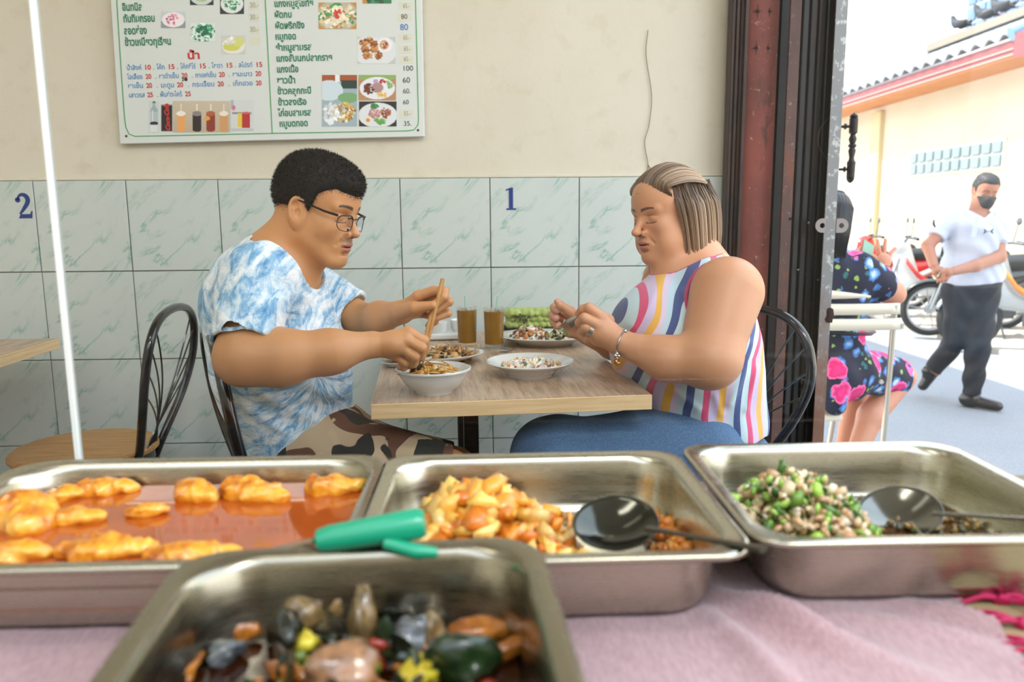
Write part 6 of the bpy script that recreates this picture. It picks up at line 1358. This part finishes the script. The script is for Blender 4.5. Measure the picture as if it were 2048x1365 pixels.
for (a, b, lab) in [((885.5, 558, 1.672), (846, 728, 1.628), 'right bamboo chopstick of the pair held over the bowl'), ((866, 612, 1.684), (839, 726, 1.632), 'left bamboo chopstick of the pair held over the bowl')]:
    p, q = Vector(pt(*a)), Vector(pt(*b)); 
    if 'left' in lab: p = p+(p-q)*.35*0
    mb = MB(); mb.tube([p, p.lerp(q, .3), q], [.0046, .0044, .0024], 10); o = mb.build('chopstick', M_CHOP); tag(o, lab, 'chopstick', 'pair of chopsticks')
# ------------------------------------------------------------------ beige chair outside
M_BEIGE = simple('beige_plastic', rgb('#d3cbb8'), .45); M_ALU = simple('aluminium_leg', rgb('#b9b3a6'), .35, .6)
oc = thing('patio_chair', 'beige slatted chair under the woman in the floral dress', 'chair', (1.62, 3.3, SZ))
def ocx(mb, name, m, **k): o = mb.build(name, m, oc, **k); o.matrix_parent_inverse = Matrix.Translation(oc.location).inverted(); return o
A, B = pt(1600, 600, 3.25), pt(1797, 607, 3.28)
for k, (y0, y1) in enumerate([(574, 598), (607, 629), (637, 660)]):
    xe = 1797 if k else 1738; P = []
    for t in np.linspace(0, 1, 14):
        px_ = 1560+(xe-1560)*t; Y = 3.24+.05*t*t; sag = 5*math.sin(PI*t)-2; P.append([pt(px_, y0+sag*.4+(18*t*t if k == 0 else 0), Y), pt(px_, y1+sag*.4-(2*t if k == 0 else 0), Y)])
    mb = MB(); mb.grid(np.array(P)); o = ocx(mb, 'back_slat', M_BEIGE, angle=None); m_ = o.modifiers.new('s', 'SOLIDIFY'); m_.thickness = .012
for a, b in (((1796, 612, 3.28), (1768, 640, 3.27)), ((1785, 625, 3.285), (1764, 900, 3.34))): pass
def down(a, b, z=SZ): a, b = np.array(a), np.array(b); return a+(b-a)*(z-a[2])/(b[2]-a[2])
mb = MB(); mb.tube([pt(1790, 610, 3.285), pt(1783, 700, 3.30), down(pt(1783, 700, 3.30), pt(1764, 905, 3.33))], .0125, 10); ocx(mb, 'leg', M_ALU)
mb = MB(); mb.tube([pt(1560, 610, 3.24), pt(1572, 700, 3.28), down(pt(1572, 700, 3.28), pt(1590, 905, 3.3))], .0125, 10); ocx(mb, 'leg', M_ALU)
mb = MB(); mb.tube([down(pt(1672, 810, 3.62), pt(1655, 905, 3.62), SZ+.43), down(pt(1672, 810, 3.62), pt(1655, 905, 3.62))], .0125, 10); ocx(mb, 'leg', M_ALU)
q = pt(1770, 772, 3.34); mb = MB(); mb.box((1.40, 3.56, SZ+.43), (.40, .40, .03)); ocx(mb, 'seat', M_BEIGE, bevel=.01)
mb = MB(); mb.lathe([(0, -.004), (.010, -.004), (.010, .006), (0, .006)], 16, pt(1762, 764, 3.3), Matrix.Rotation(PI/2, 3, 'X')); ocx(mb, 'foot_cap', M_ALU)
# ------------------------------------------------------------------ serving counter
CT, RIM = .780, .850
M_CTOP = simple('beige_counter', rgb('#a99672'), .5, var=(5, rgb('#96845f'), .5))
co = thing('serving_counter', 'beige serving counter under the pink cloth and steel pans', 'counter', (.1, .5, 0))
mb = MB(); mb.box((0, 0, CT-.02), (2.6, .92, .04)); mb.build('counter_top', M_CTOP, co, bevel=.004)
mb = MB(); mb.box((0, 0, .37), (2.5, .84, .74)); mb.build('counter_body', simple('counter_front', rgb('#8c8478'), .6), co, smooth=False)
g = N('pink_woven_cloth'); v = g.coord('Object', (1, 1, 1), (0, 0, .5)); w1 = g.wave(v, 330, 1.5, 2, 6, dir='X'); w2 = g.noise(g.coord('Object', (1, .22, 1), (0, 0, .5)), 420, 2)
c = g.mix(g.ramp(w2, [(.35, 0.0), (.65, 1.0)]), rgb('#a58588'), rgb('#b7979a')); g.set(color=c, rough=.85, sheen=.35); g.bump(w2, .35, .0008); M_PINK = g.m
e0, e1 = atz(1822, 1100, CT), atz(2075, 1365, CT)
def edge_x(y): return e0.x+(e1.x-e0.x)*(y-e0.y)/(e1.y-e0.y)
ny, nx = 130, 240; P = np.zeros((nx, ny, 3)); ys = np.linspace(.06, .925, ny)
for j, y in enumerate(ys):
    xe = edge_x(y)+.004*math.sin(y*60); P[:, j, 0] = -1.15+(xe+1.15)*np.linspace(0, 1, nx)**.85; P[:, j, 1] = y
X, Y = P[..., 0], P[..., 1]
def ridge(cx, cy, ang, L_, W_, h): 
    c_, s_ = math.cos(ang), math.sin(ang); a = (X-cx)*c_+(Y-cy)*s_; b = -(X-cx)*s_+(Y-cy)*c_; return h*np.exp(-(a/L_)**2-(b/W_)**2)
Z = .0018+ridge(.235, .60, -1.0, .05, .010, .020)+ridge(.27, .56, -.8, .06, .012, .012)+ridge(.20, .56, -1.3, .07, .012, .012)+ridge(.40, .585, -.9, .045, .008, .016)+ridge(.42, .575, -1.5, .04, .006, .012)+ridge(.36, .575, -.6, .05, .010, .010)+ridge(.32, .50, -.9, .12, .02, .005)+ridge(.16, .42, -.7, .15, .03, .003)+ridge(.45, .48, -.7, .10, .012, .006)
P[..., 2] = CT+Z+.0006*np.sin(X*90+Y*40)
mb = MB(); mb.grid(P); cl = mb.build('tablecloth', M_PINK, angle=None); tag(cl, 'dusty pink woven cloth with magenta knotted fringe on the counter', 'cloth')
M_FR = simple('magenta_thread', rgb('#b3124f'), .7); rs = np.random.RandomState(8); mb = MB()
ks = []
for k in range(13):
    y = .755-.040*k; x = edge_x(y); a = Vector((x-.004, y, CT+.003)); kn = Vector((x+.030+rs.uniform(-.004, .004), y-.012, CT+.005)); ks.append(kn)
    for q in range(3): mb.tube(bez([a+Vector((0, .012*(q-1), 0)), a.lerp(kn, .5)+Vector((0, .006*(q-1), .004)), kn], 8), .0021, 5)
    mb.blob(kn, .0065, k, .3, sub=1)
    for q in range(4):
        e = kn+Vector((.035+rs.uniform(-.012, .02), rs.uniform(-.035, .02), 0)); mb.tube(bez([kn, kn.lerp(e, .5)+Vector((0, rs.uniform(-.01, .01), .003)), e], 8), .0019, 5)
for a, b in zip(ks[:-1], ks[1:]): mb.tube(bez([a, (a+b)/2+Vector((.018, 0, .003)), b], 8), .0017, 5)
o = mb.build('fringe', M_FR, cl); o['kind'] = 'stuff'
# ---- steel pans
g = N('brushed_pan_steel'); v = g.coord(); n = g.noise(g.coord('Object', (1, 1, 14)), 30, 4); g.set(color=rgb('#bab6a4'), metal=1.0, rough=g.ramp(n, [(.3, .20), (.7, .32)])); M_PAN = g.m
def rrect(W, D, r, n=8):
    out = []
    for (sx_, sy_, a0) in ((1, 1, 0), (-1, 1, PI/2), (-1, -1, PI), (1, -1, 1.5*PI)):
        for k in range(n+1): a = a0+PI/2*k/n; out.append((sx_*(W/2-r)+r*math.cos(a), sy_*(D/2-r)+r*math.sin(a)))
    return out
def pan(label, c, W, D, rz, rim, depth, R0=.034, mat=None):
    t = thing('steel_pan', label, 'food pan', (c[0], c[1], rim-depth), rz, 'stainless steel food pans'); mb = MB(); loops = []
    prof = [(0.000, -.005, R0), (.000, -.001, R0), (.0015, .0005, R0), (.004, .0005, R0), (.0135, -.0003, R0+.006), (.0160, -.0025, R0+.008), (.0180, -.009, R0+.010), (.0205, -depth*.45, R0+.010), (.024, -depth+.014, R0+.009), (.029, -depth+.004, R0+.006), (.037, -depth, R0), (.09, -depth, R0-.01)]
    for off, z, r in prof: loops.append([(x, y, depth+z) for x, y in rrect(W-2*off, D-2*off, r)])
    n = len(loops[0]); vs = [p for l in loops for p in l]; fs = [(i*n+k, i*n+(k+1) % n, (i+1)*n+(k+1) % n, (i+1)*n+k) for i in range(len(loops)-1) for k in range(n)]+[tuple((len(loops)-1)*n+k for k in range(n))]
    mb.add(vs, fs); o = mb.build('pan', mat or M_PAN, t, angle=60); m_ = o.modifiers.new('s', 'SOLIDIFY'); m_.thickness = .0009
    return t
M_PAN2 = M_PAN.copy(); M_PAN2.name = 'dark_reflection_pan_steel'; M_PAN2.node_tree.nodes['Principled BSDF'].inputs['Base Color'].default_value = (*rgb('#a09a88'), 1)  # darker copy of the pan steel: a dark reflection put into its base colour
PD = .066
panL = pan('long steel pan of orange chicken curry at the far left', (-.322, .728), .416, .288, .0, RIM, PD, .045)
panM = pan('steel pan of orange egg stir-fry with a round ladle, in the middle', (.049, .724), .336, .286, .01, RIM, PD)
panR = pan('steel pan of chopped meat with green beans and a spoon, on the right', (.383, .742), .322, .286, -.01, RIM+.001, PD)
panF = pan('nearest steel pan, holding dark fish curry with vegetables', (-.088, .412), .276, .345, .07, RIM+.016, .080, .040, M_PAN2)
def liquid(name, label, col, c, W, D, rz, z, rough=.06, bump=.15, cat='curry', **k):
    mb = MB(); p = rrect(W, D, .045); mb.add([(x, y, 0) for x, y in p]+[(0, 0, 0)], [(i, (i+1) % len(p), len(p)) for i in range(len(p))]); mb.add([(x*.97, y*.97, -.02) for x, y in p], [tuple(range(len(p)))])
    m = simple(name+'_surface', col, rough, var=(14, tuple(x*.75 for x in col), .8), bump=(30, bump, .0006), **k); o = mb.build(name, m, smooth=False); o.location = (c[0], c[1], z); o.rotation_euler = (0, 0, rz); tag(o, label, cat); return o
liquid('curry', 'glossy orange-brown curry gravy filling the long left pan', rgb('#b3541c'), (-.322, .728), .381, .253, 0, RIM-.026, bump=.05, coat=.6)
M_CHK = N('curried_chicken'); v = M_CHK.coord(); n = M_CHK.noise(v, 45, 5, .6)
M_CHK.set(color=M_CHK.ramp(n, [(.34, rgb('#a64f0c')), (.5, rgb('#dd921c')), (.66, rgb('#efb640'))]), rough=.3, coat=.5, sss=.15, sssr=(1, .4, .1), ssss=.005); M_CHK.bump(M_CHK.noise(v, 70, 4), .6, .003); M_CHK = M_CHK.m
chs = [(210, 978, .070, .030, .014, 'piece of curried chicken by the far rim of the long pan, left of centre'), (392, 988, .052, .034, .018, 'dark-ended piece of curried chicken at the middle of the far rim'), (506, 988, .082, .038, .020, 'largest oblong piece of curried chicken, centre of the long pan'),
       (664, 976, .066, .032, .016, 'piece of curried chicken in the far right corner of the long pan'), (50, 1040, .072, .060, .030, 'big curried drumstick piled at the left end of the long pan'), (291, 1022, .044, .022, .008, 'small half-sunk piece of curried chicken in open gravy'),
       (128, 990, .050, .026, .012, 'curried chicken piece behind the big drumstick'), (150, 1035, .056, .024, .010, 'flat curried chicken piece right of the big drumstick'), (212, 1100, .086, .036, .014, 'long curried chicken piece along the near rim of the long pan'),
       (385, 1108, .084, .034, .013, 'curried chicken piece under the corner of the nearest pan'), (22, 1112, .060, .036, .014, 'curried chicken piece in the near left corner of the long pan')]
for k, (x, y, L_, W_, H_, lab) in enumerate(chs):
    p = atz(x, y, RIM-.022); V_, Q_ = isomesh(lambda P, k=k, L_=L_, W_=W_, H_=H_: smin(ell(P, (-L_*.12, 0, 0), (L_*.36, W_*.52, H_*.9)), ell(P, (L_*.26, W_*.06*(-1)**k, 0), (L_*.28, W_*.34, H_*.6)), .012)-.0045*sines(P, 130, k)-.0022*sines(P, 340, k+3), (-L_*.62, -W_*.75, -H_*1.3), (L_*.7, W_*.75, H_*1.35), .0022)
    o = arrmesh('chicken_piece', V_, Q_, M_CHK); o.location = p; o.rotation_euler = (0, 0, [.1, -.3, -.35, .1, -1.0, .2, .3, .1, .06, .12, .2][k]); tag(o, lab, 'chicken')
    o['group'] = 'pieces of curried chicken'
# stir-fry in the middle pan
M_EGG = N('orange_egg_fry'); v = M_EGG.coord(); M_EGG.set(color=M_EGG.attr(), rough=.32, coat=.4, sss=.2, sssr=(1, .5, .15), ssss=.004); M_EGG.bump(M_EGG.noise(v, 220, 4), .5, .0015); M_EGG = M_EGG.m
def pile(name, label, cat, spec, c, z, mat, rz=0):
    mb = MB(); cols = []
    for s in spec:
        s = dict(s); off = s.pop('off', (0, 0)); k0 = len(mb.v); bits(mb, cols, **s); mb.v[k0:] = [(x+off[0], y+off[1], z_) for x, y, z_ in mb.v[k0:]]
    o = mb.build(name, mat, col=np.clip(np.array(cols), 0, 1), angle=None); o.location = (c[0], c[1], z); o.rotation_euler = (0, 0, rz); tag(o, label, cat, kind='stuff'); return o
ZB = RIM-PD+.004
EP = ['#e09a2c', '#eeb548', '#d9831e', '#f2c870', '#c96f14', '#efbe5c']
pm = atz(985, 1035, RIM-.03)
pile('egg_stir_fry', 'heap of orange egg stir-fry filling the left half of the middle pan', 'stir-fry', [
    dict(n=240, area=(.088, .082), size=.014, palette=EP, seed=41, z0=0, dome=.058, flat=.5), dict(n=90, area=(.060, .055), size=.017, palette=EP, seed=42, z0=.020, dome=.046, flat=.45, off=(-.015, .03)),
    dict(n=70, area=(.045, .030), size=.011, palette=EP, seed=43, z0=0, dome=.024, off=(.070, -.062)), dict(n=40, area=(.016, .075), size=.007, palette=EP[:3], seed=47, z0=0, dome=.01, off=(-.070, -.01))], (pm.x, .722), ZB, M_EGG)
pile('egg_crumbs', 'orange crumbs stuck along the right side of the middle pan', 'stir-fry', [
    dict(n=90, area=(.022, .085), size=.007, palette=['#c97a1a', '#dd9430', '#b5651a'], seed=44, z0=0, dome=.020, off=(.030, .02)), dict(n=26, area=(.06, .02), size=.006, palette=['#c97a1a', '#dd9430'], seed=45, z0=0, dome=.004, off=(-.03, .10))], (.150, .715), ZB, M_EGG)
M_DSTEEL = simple('dark_polished_steel', rgb('#55564f'), .12, metal=1.0)
def ladle(label, c, tip, r, mat, tilt=(0, 0, 1), dz=.014):
    t = thing('ladle', label, 'ladle', c, 0); up = Vector(tilt).normalized(); c = Vector((0, 0, 0)); tip = Vector(tip)-t.location
    q = up.to_track_quat('Z', 'Y').to_matrix(); mb = MB(); mb.lathe([(0, -dz), (r*.35, -dz*.9), (r*.7, -dz*.5), (r*.93, -dz*.12), (r, 0), (r*1.03, .0008), (r, .0014)], 40, c, q); o = mb.build('scoop', mat, t, angle=70); m_ = o.modifiers.new('s', 'SOLIDIFY'); m_.thickness = .001
    d = (tip-c).normalized(); st_ = c+d*r*.98; mb = MB(); mb.tube([st_, st_.lerp(tip, .3), st_.lerp(tip, .7), tip], [.0060, .0042, .0050, .0068], 10, flat=.4, up=(0, 0, 1)); mb.build('handle', mat, t); return t
lc = atz(1231, 1046, RIM-.020); lt = atz(1528, 1100, RIM+.006)
ladle('dark round steel ladle lying in the middle pan, handle over its near right corner', lc, lt, .040, M_DSTEEL, (-.12, -.30, 1))
sc_ = atz(1800, 1024, RIM-.042); stp = atz(2120, 1042, RIM+.004)
ladle('oval steel spoon lying in the right pan beside the chopped meat', sc_, stp, .040, simple('worn_spoon_steel', rgb('#7c7c74'), .15, metal=1.0), (-.32, -.30, 1), .012)
# right pan
GP = ['#d9b88c', '#cba578', '#e6cfa8', '#b98a5c', '#e9dcc0']; GG = ['#6f9a2e', '#8fb83a', '#4c7a22', '#a9cc5a', '#3a6420']
pr = atz(1575, 1010, RIM-.03)
pile('minced_meat', 'heap of chopped meat with green beans in the left half of the right pan', 'stir-fry', [
    dict(n=620, area=(.085, .095), size=.0062, palette=GP, seed=51, z0=0, dome=.068), dict(n=260, area=(.082, .090), size=.0058, palette=GG, seed=52, z0=.006, dome=.066), dict(n=26, area=(.07, .07), size=.022, palette=GP, seed=53, z0=.004, dome=.03, shape='strip'),
    dict(n=16, area=(.06, .06), size=.016, palette=['#2f5a1e', '#3f6a28'], seed=54, z0=.02, dome=.036, shape='leaf')], (pr.x+.004, .752), ZB, M_FOOD)
pile('sauce_bits', 'dark green and brown scraps in sauce at the far right of the right pan', 'stir-fry', [dict(n=150, area=(.075, .10), size=.0055, palette=['#4a4a1e', '#7a5a24', '#8a6a34', '#3a3414', '#9a7a3a'], seed=55, z0=.004, dome=.006)], (.455, .755), ZB, M_FOOD)
liquid('meat_sauce', 'thin dark brown sauce under the chopped meat in the right pan', rgb('#4a2c10'), (.383, .742), .266, .230, 0, ZB+.006, cat='sauce')
# near pan: fish curry, every big piece its own thing
liquid('fish_curry', 'dark brown broth in the nearest pan', rgb('#2e1405'), (-.088, .412), .226, .295, .07, RIM-.046, cat='curry')
FZ = RIM-.040
def fmat(name, a, b, sc=60, rough=.3): g = N(name); v = g.coord(); g.set(color=g.ramp(g.noise(v, sc, 4, .6), [(.35, a), (.62, b)]), rough=rough, coat=.5); g.bump(g.noise(v, 120, 3), .4, .0015); return g.m
F_FISH = fmat('fish_flesh', rgb('#4a3c24'), rgb('#8f7448')); F_DARK = fmat('dark_leaf', rgb('#070904'), rgb('#14180a')); F_OR = fmat('orange_chunk', rgb('#7a3e0c'), rgb('#b56f20')); F_YEL = fmat('yellow_eggplant', rgb('#a8901c'), rgb('#d9c83a')); F_GRN = fmat('green_eggplant', rgb('#0e1c0a'), rgb('#1f3818')); F_SIL = fmat('fish_skin', rgb('#26292b'), rgb('#6a6e70'), 30, .15); F_PINK = fmat('pink_flesh', rgb('#5f4028'), rgb('#a87c58'))
fl = [(640, 1215, .050, .040, .030, F_FISH, .6, 'fish_piece', 'fish', 'tan fish piece standing highest in the nearest pan'), (722, 1225, .022, .060, .034, F_FISH, .2, 'fish_piece', 'fish', 'ribbed fish piece right of the highest fish piece'),
      (490, 1212, .062, .016, .010, F_DARK, .5, 'herb_leaf', 'leaf', 'long dark green leaf against the far left of the nearest pan'), (412, 1235, .014, .052, .010, F_OR, -.25, 'galangal_stick', 'vegetable', 'thin orange stick leaning on the left wall of the nearest pan'),
      (496, 1262, .026, .024, .016, F_OR, .2, 'carrot_chunk', 'vegetable', 'round orange chunk beside the long dark leaf'), (575, 1270, .030, .060, .016, F_DARK, .3, 'herb_leaf', 'leaf', 'black-green folded leaf in front of the highest fish piece'),
      (614, 1284, .018, .020, .016, F_YEL, 0, 'pea_eggplant', 'vegetable', 'bright yellow-green round eggplant in the centre of the nearest pan'), (672, 1345, .052, .046, .030, F_PINK, .2, 'fish_piece', 'fish', 'silvery pink fish piece at the near centre of the pan'),
      (448, 1305, .026, .030, .012, F_SIL, -.6, 'fish_piece', 'fish', 'shiny silver fish skin piece at the left of the nearest pan'), (575, 1345, .048, .014, .010, F_OR, -.5, 'carrot_stick', 'vegetable', 'orange stick lying in the broth left of the pink fish'),
      (815, 1270, .040, .036, .022, F_SIL, .3, 'fish_piece', 'fish', 'grey-skinned fish block right of centre'), (868, 1262, .018, .040, .022, F_FISH, .0, 'fish_piece', 'fish', 'tan fish slice next to the grey-skinned block'),
      (955, 1265, .044, .022, .014, F_OR, .15, 'carrot_chunk', 'vegetable', 'orange-yellow chunk at the far right of the nearest pan'), (925, 1318, .050, .044, .028, F_GRN, 0, 'green_eggplant', 'vegetable', 'round dark green eggplant at the right of the nearest pan'),
      (845, 1352, .050, .022, .018, F_YEL, .7, 'yellow_eggplant', 'vegetable', 'long yellow eggplant piece at the near edge, right of the pink fish'), (378, 1330, .016, .048, .010, F_OR, .15, 'galangal_stick', 'vegetable', 'orange stick in the near left corner of the nearest pan'),
      (1020, 1300, .040, .016, .012, F_OR, .5, 'galangal_stick', 'vegetable', 'brownish strip by the right wall of the nearest pan'), (780, 1225, .060, .040, .018, F_DARK, .1, 'herb_leaf', 'leaf', 'black-green leaf mass behind the grey-skinned fish block'), (560, 1235, .02, .02, .012, F_YEL, 0, 'pea_eggplant', 'vegetable', 'small yellow-green eggplant half hidden by the black leaf')]
for k, (x, y, L_, W_, H_, m, r_, nm, cat, lab) in enumerate(fl):
    p = atz(x, y, FZ+.010*(H_ > .025)); mb = MB()
    if nm == 'herb_leaf': mb.grid(np.array([[(L_*(t-.5), W_*w*.5*math.sin(PI*min(.96, max(.04, t))), H_*(.6-w*w*.8)+.010*math.sin(PI*t)) for w in np.linspace(-1, 1, 6)] for t in np.linspace(0, 1, 12)])); o = mb.build(nm, m, angle=None); q_ = o.modifiers.new('s', 'SOLIDIFY'); q_.thickness = .0012
    else: mb.blob((0, 0, 0), .5, k+3, .42, (L_*.92, W_*.86, H_*1.3), 3, freq=2.0); o = mb.build(nm, m, angle=None)
    o.location = p; o.rotation_euler = (0, 0, r_); tag(o, lab, cat)
pile('curry_herbs', 'small peppercorns, herbs and chilli scraps floating in the nearest pan', 'herbs', [dict(n=330, area=(.105, .14), size=.0065, palette=['#3a4a14', '#6a7a24', '#7a4a14', '#1e2a0c', '#a86a24', '#8a2a14', '#20260f'], seed=61, z0=0, dome=.012), dict(n=60, area=(.10, .13), size=.016, palette=['#141c0a', '#26341a', '#3a2a10'], seed=62, z0=.002, dome=.012, shape='leaf')], (-.088, .412), RIM-.044, M_FOOD, .07)
# green-handled ladle lying across the pans
M_GH = simple('green_plastic', rgb('#149a74'), .35, coat=.3)
gt = thing('green_ladle', 'green-handled ladle lying across the long pan and the nearest pan', 'ladle', atz(750, 1060, RIM+.026)); b0 = atz(636, 1082, RIM+.022)-gt.location; b1 = atz(850, 1046, RIM+.034)-gt.location
mb = MB(); mb.tube([b0, b0.lerp(b1, .1), b0.lerp(b1, .5), b0.lerp(b1, .93), b1], [.0085, .0105, .0115, .0125, .010], 16); mb.build('handle', M_GH, gt)
mb = MB(); mb.tube([b0.lerp(b1, -.02), b0+Vector((-.05, .05, -.03)), b0+Vector((-.11, .09, -.052))], .003, 8); mb.build('shaft', M_STEEL, gt)
mb = MB(); mb.tube([b1+Vector((-.030, -.010, -.012)), b1+Vector((-.005, -.018, -.016)), b1+Vector((.010, -.016, -.018))], [.005, .006, .004], 10); mb.build('hook', M_GH, gt)
# ---- glass screen on the counter
GY = .935; xr = at(112, 450, GY).x
def pane(label, x0, x1):
    t = thing('glass_screen', label, 'glass panel', ((x0+x1)/2, GY, CT)); mb = MB(); h = 1.05; mb.add([(-(x1-x0)/2, 0, 0), ((x1-x0)/2, 0, 0), ((x1-x0)/2, 0, h), (-(x1-x0)/2, 0, h)], [(0, 1, 2, 3)]); mb.build('pane', M_GLASS, t, smooth=False); return t
gp = pane('clear glass screen standing on the counter behind the pans', xr, 1.38)
M_GE = simple('bright_glass_edge', rgb('#e3ebe6'), .3)
mb = MB(); mb.box((xr-gp.location.x, 0, .525), (.0062, .010, 1.05)); mb.build('edge_strip', M_GE, gp, smooth=False, bevel=.001)
pane('left end pane of the glass screen, beyond the bright vertical edge', -1.2, xr-.004)
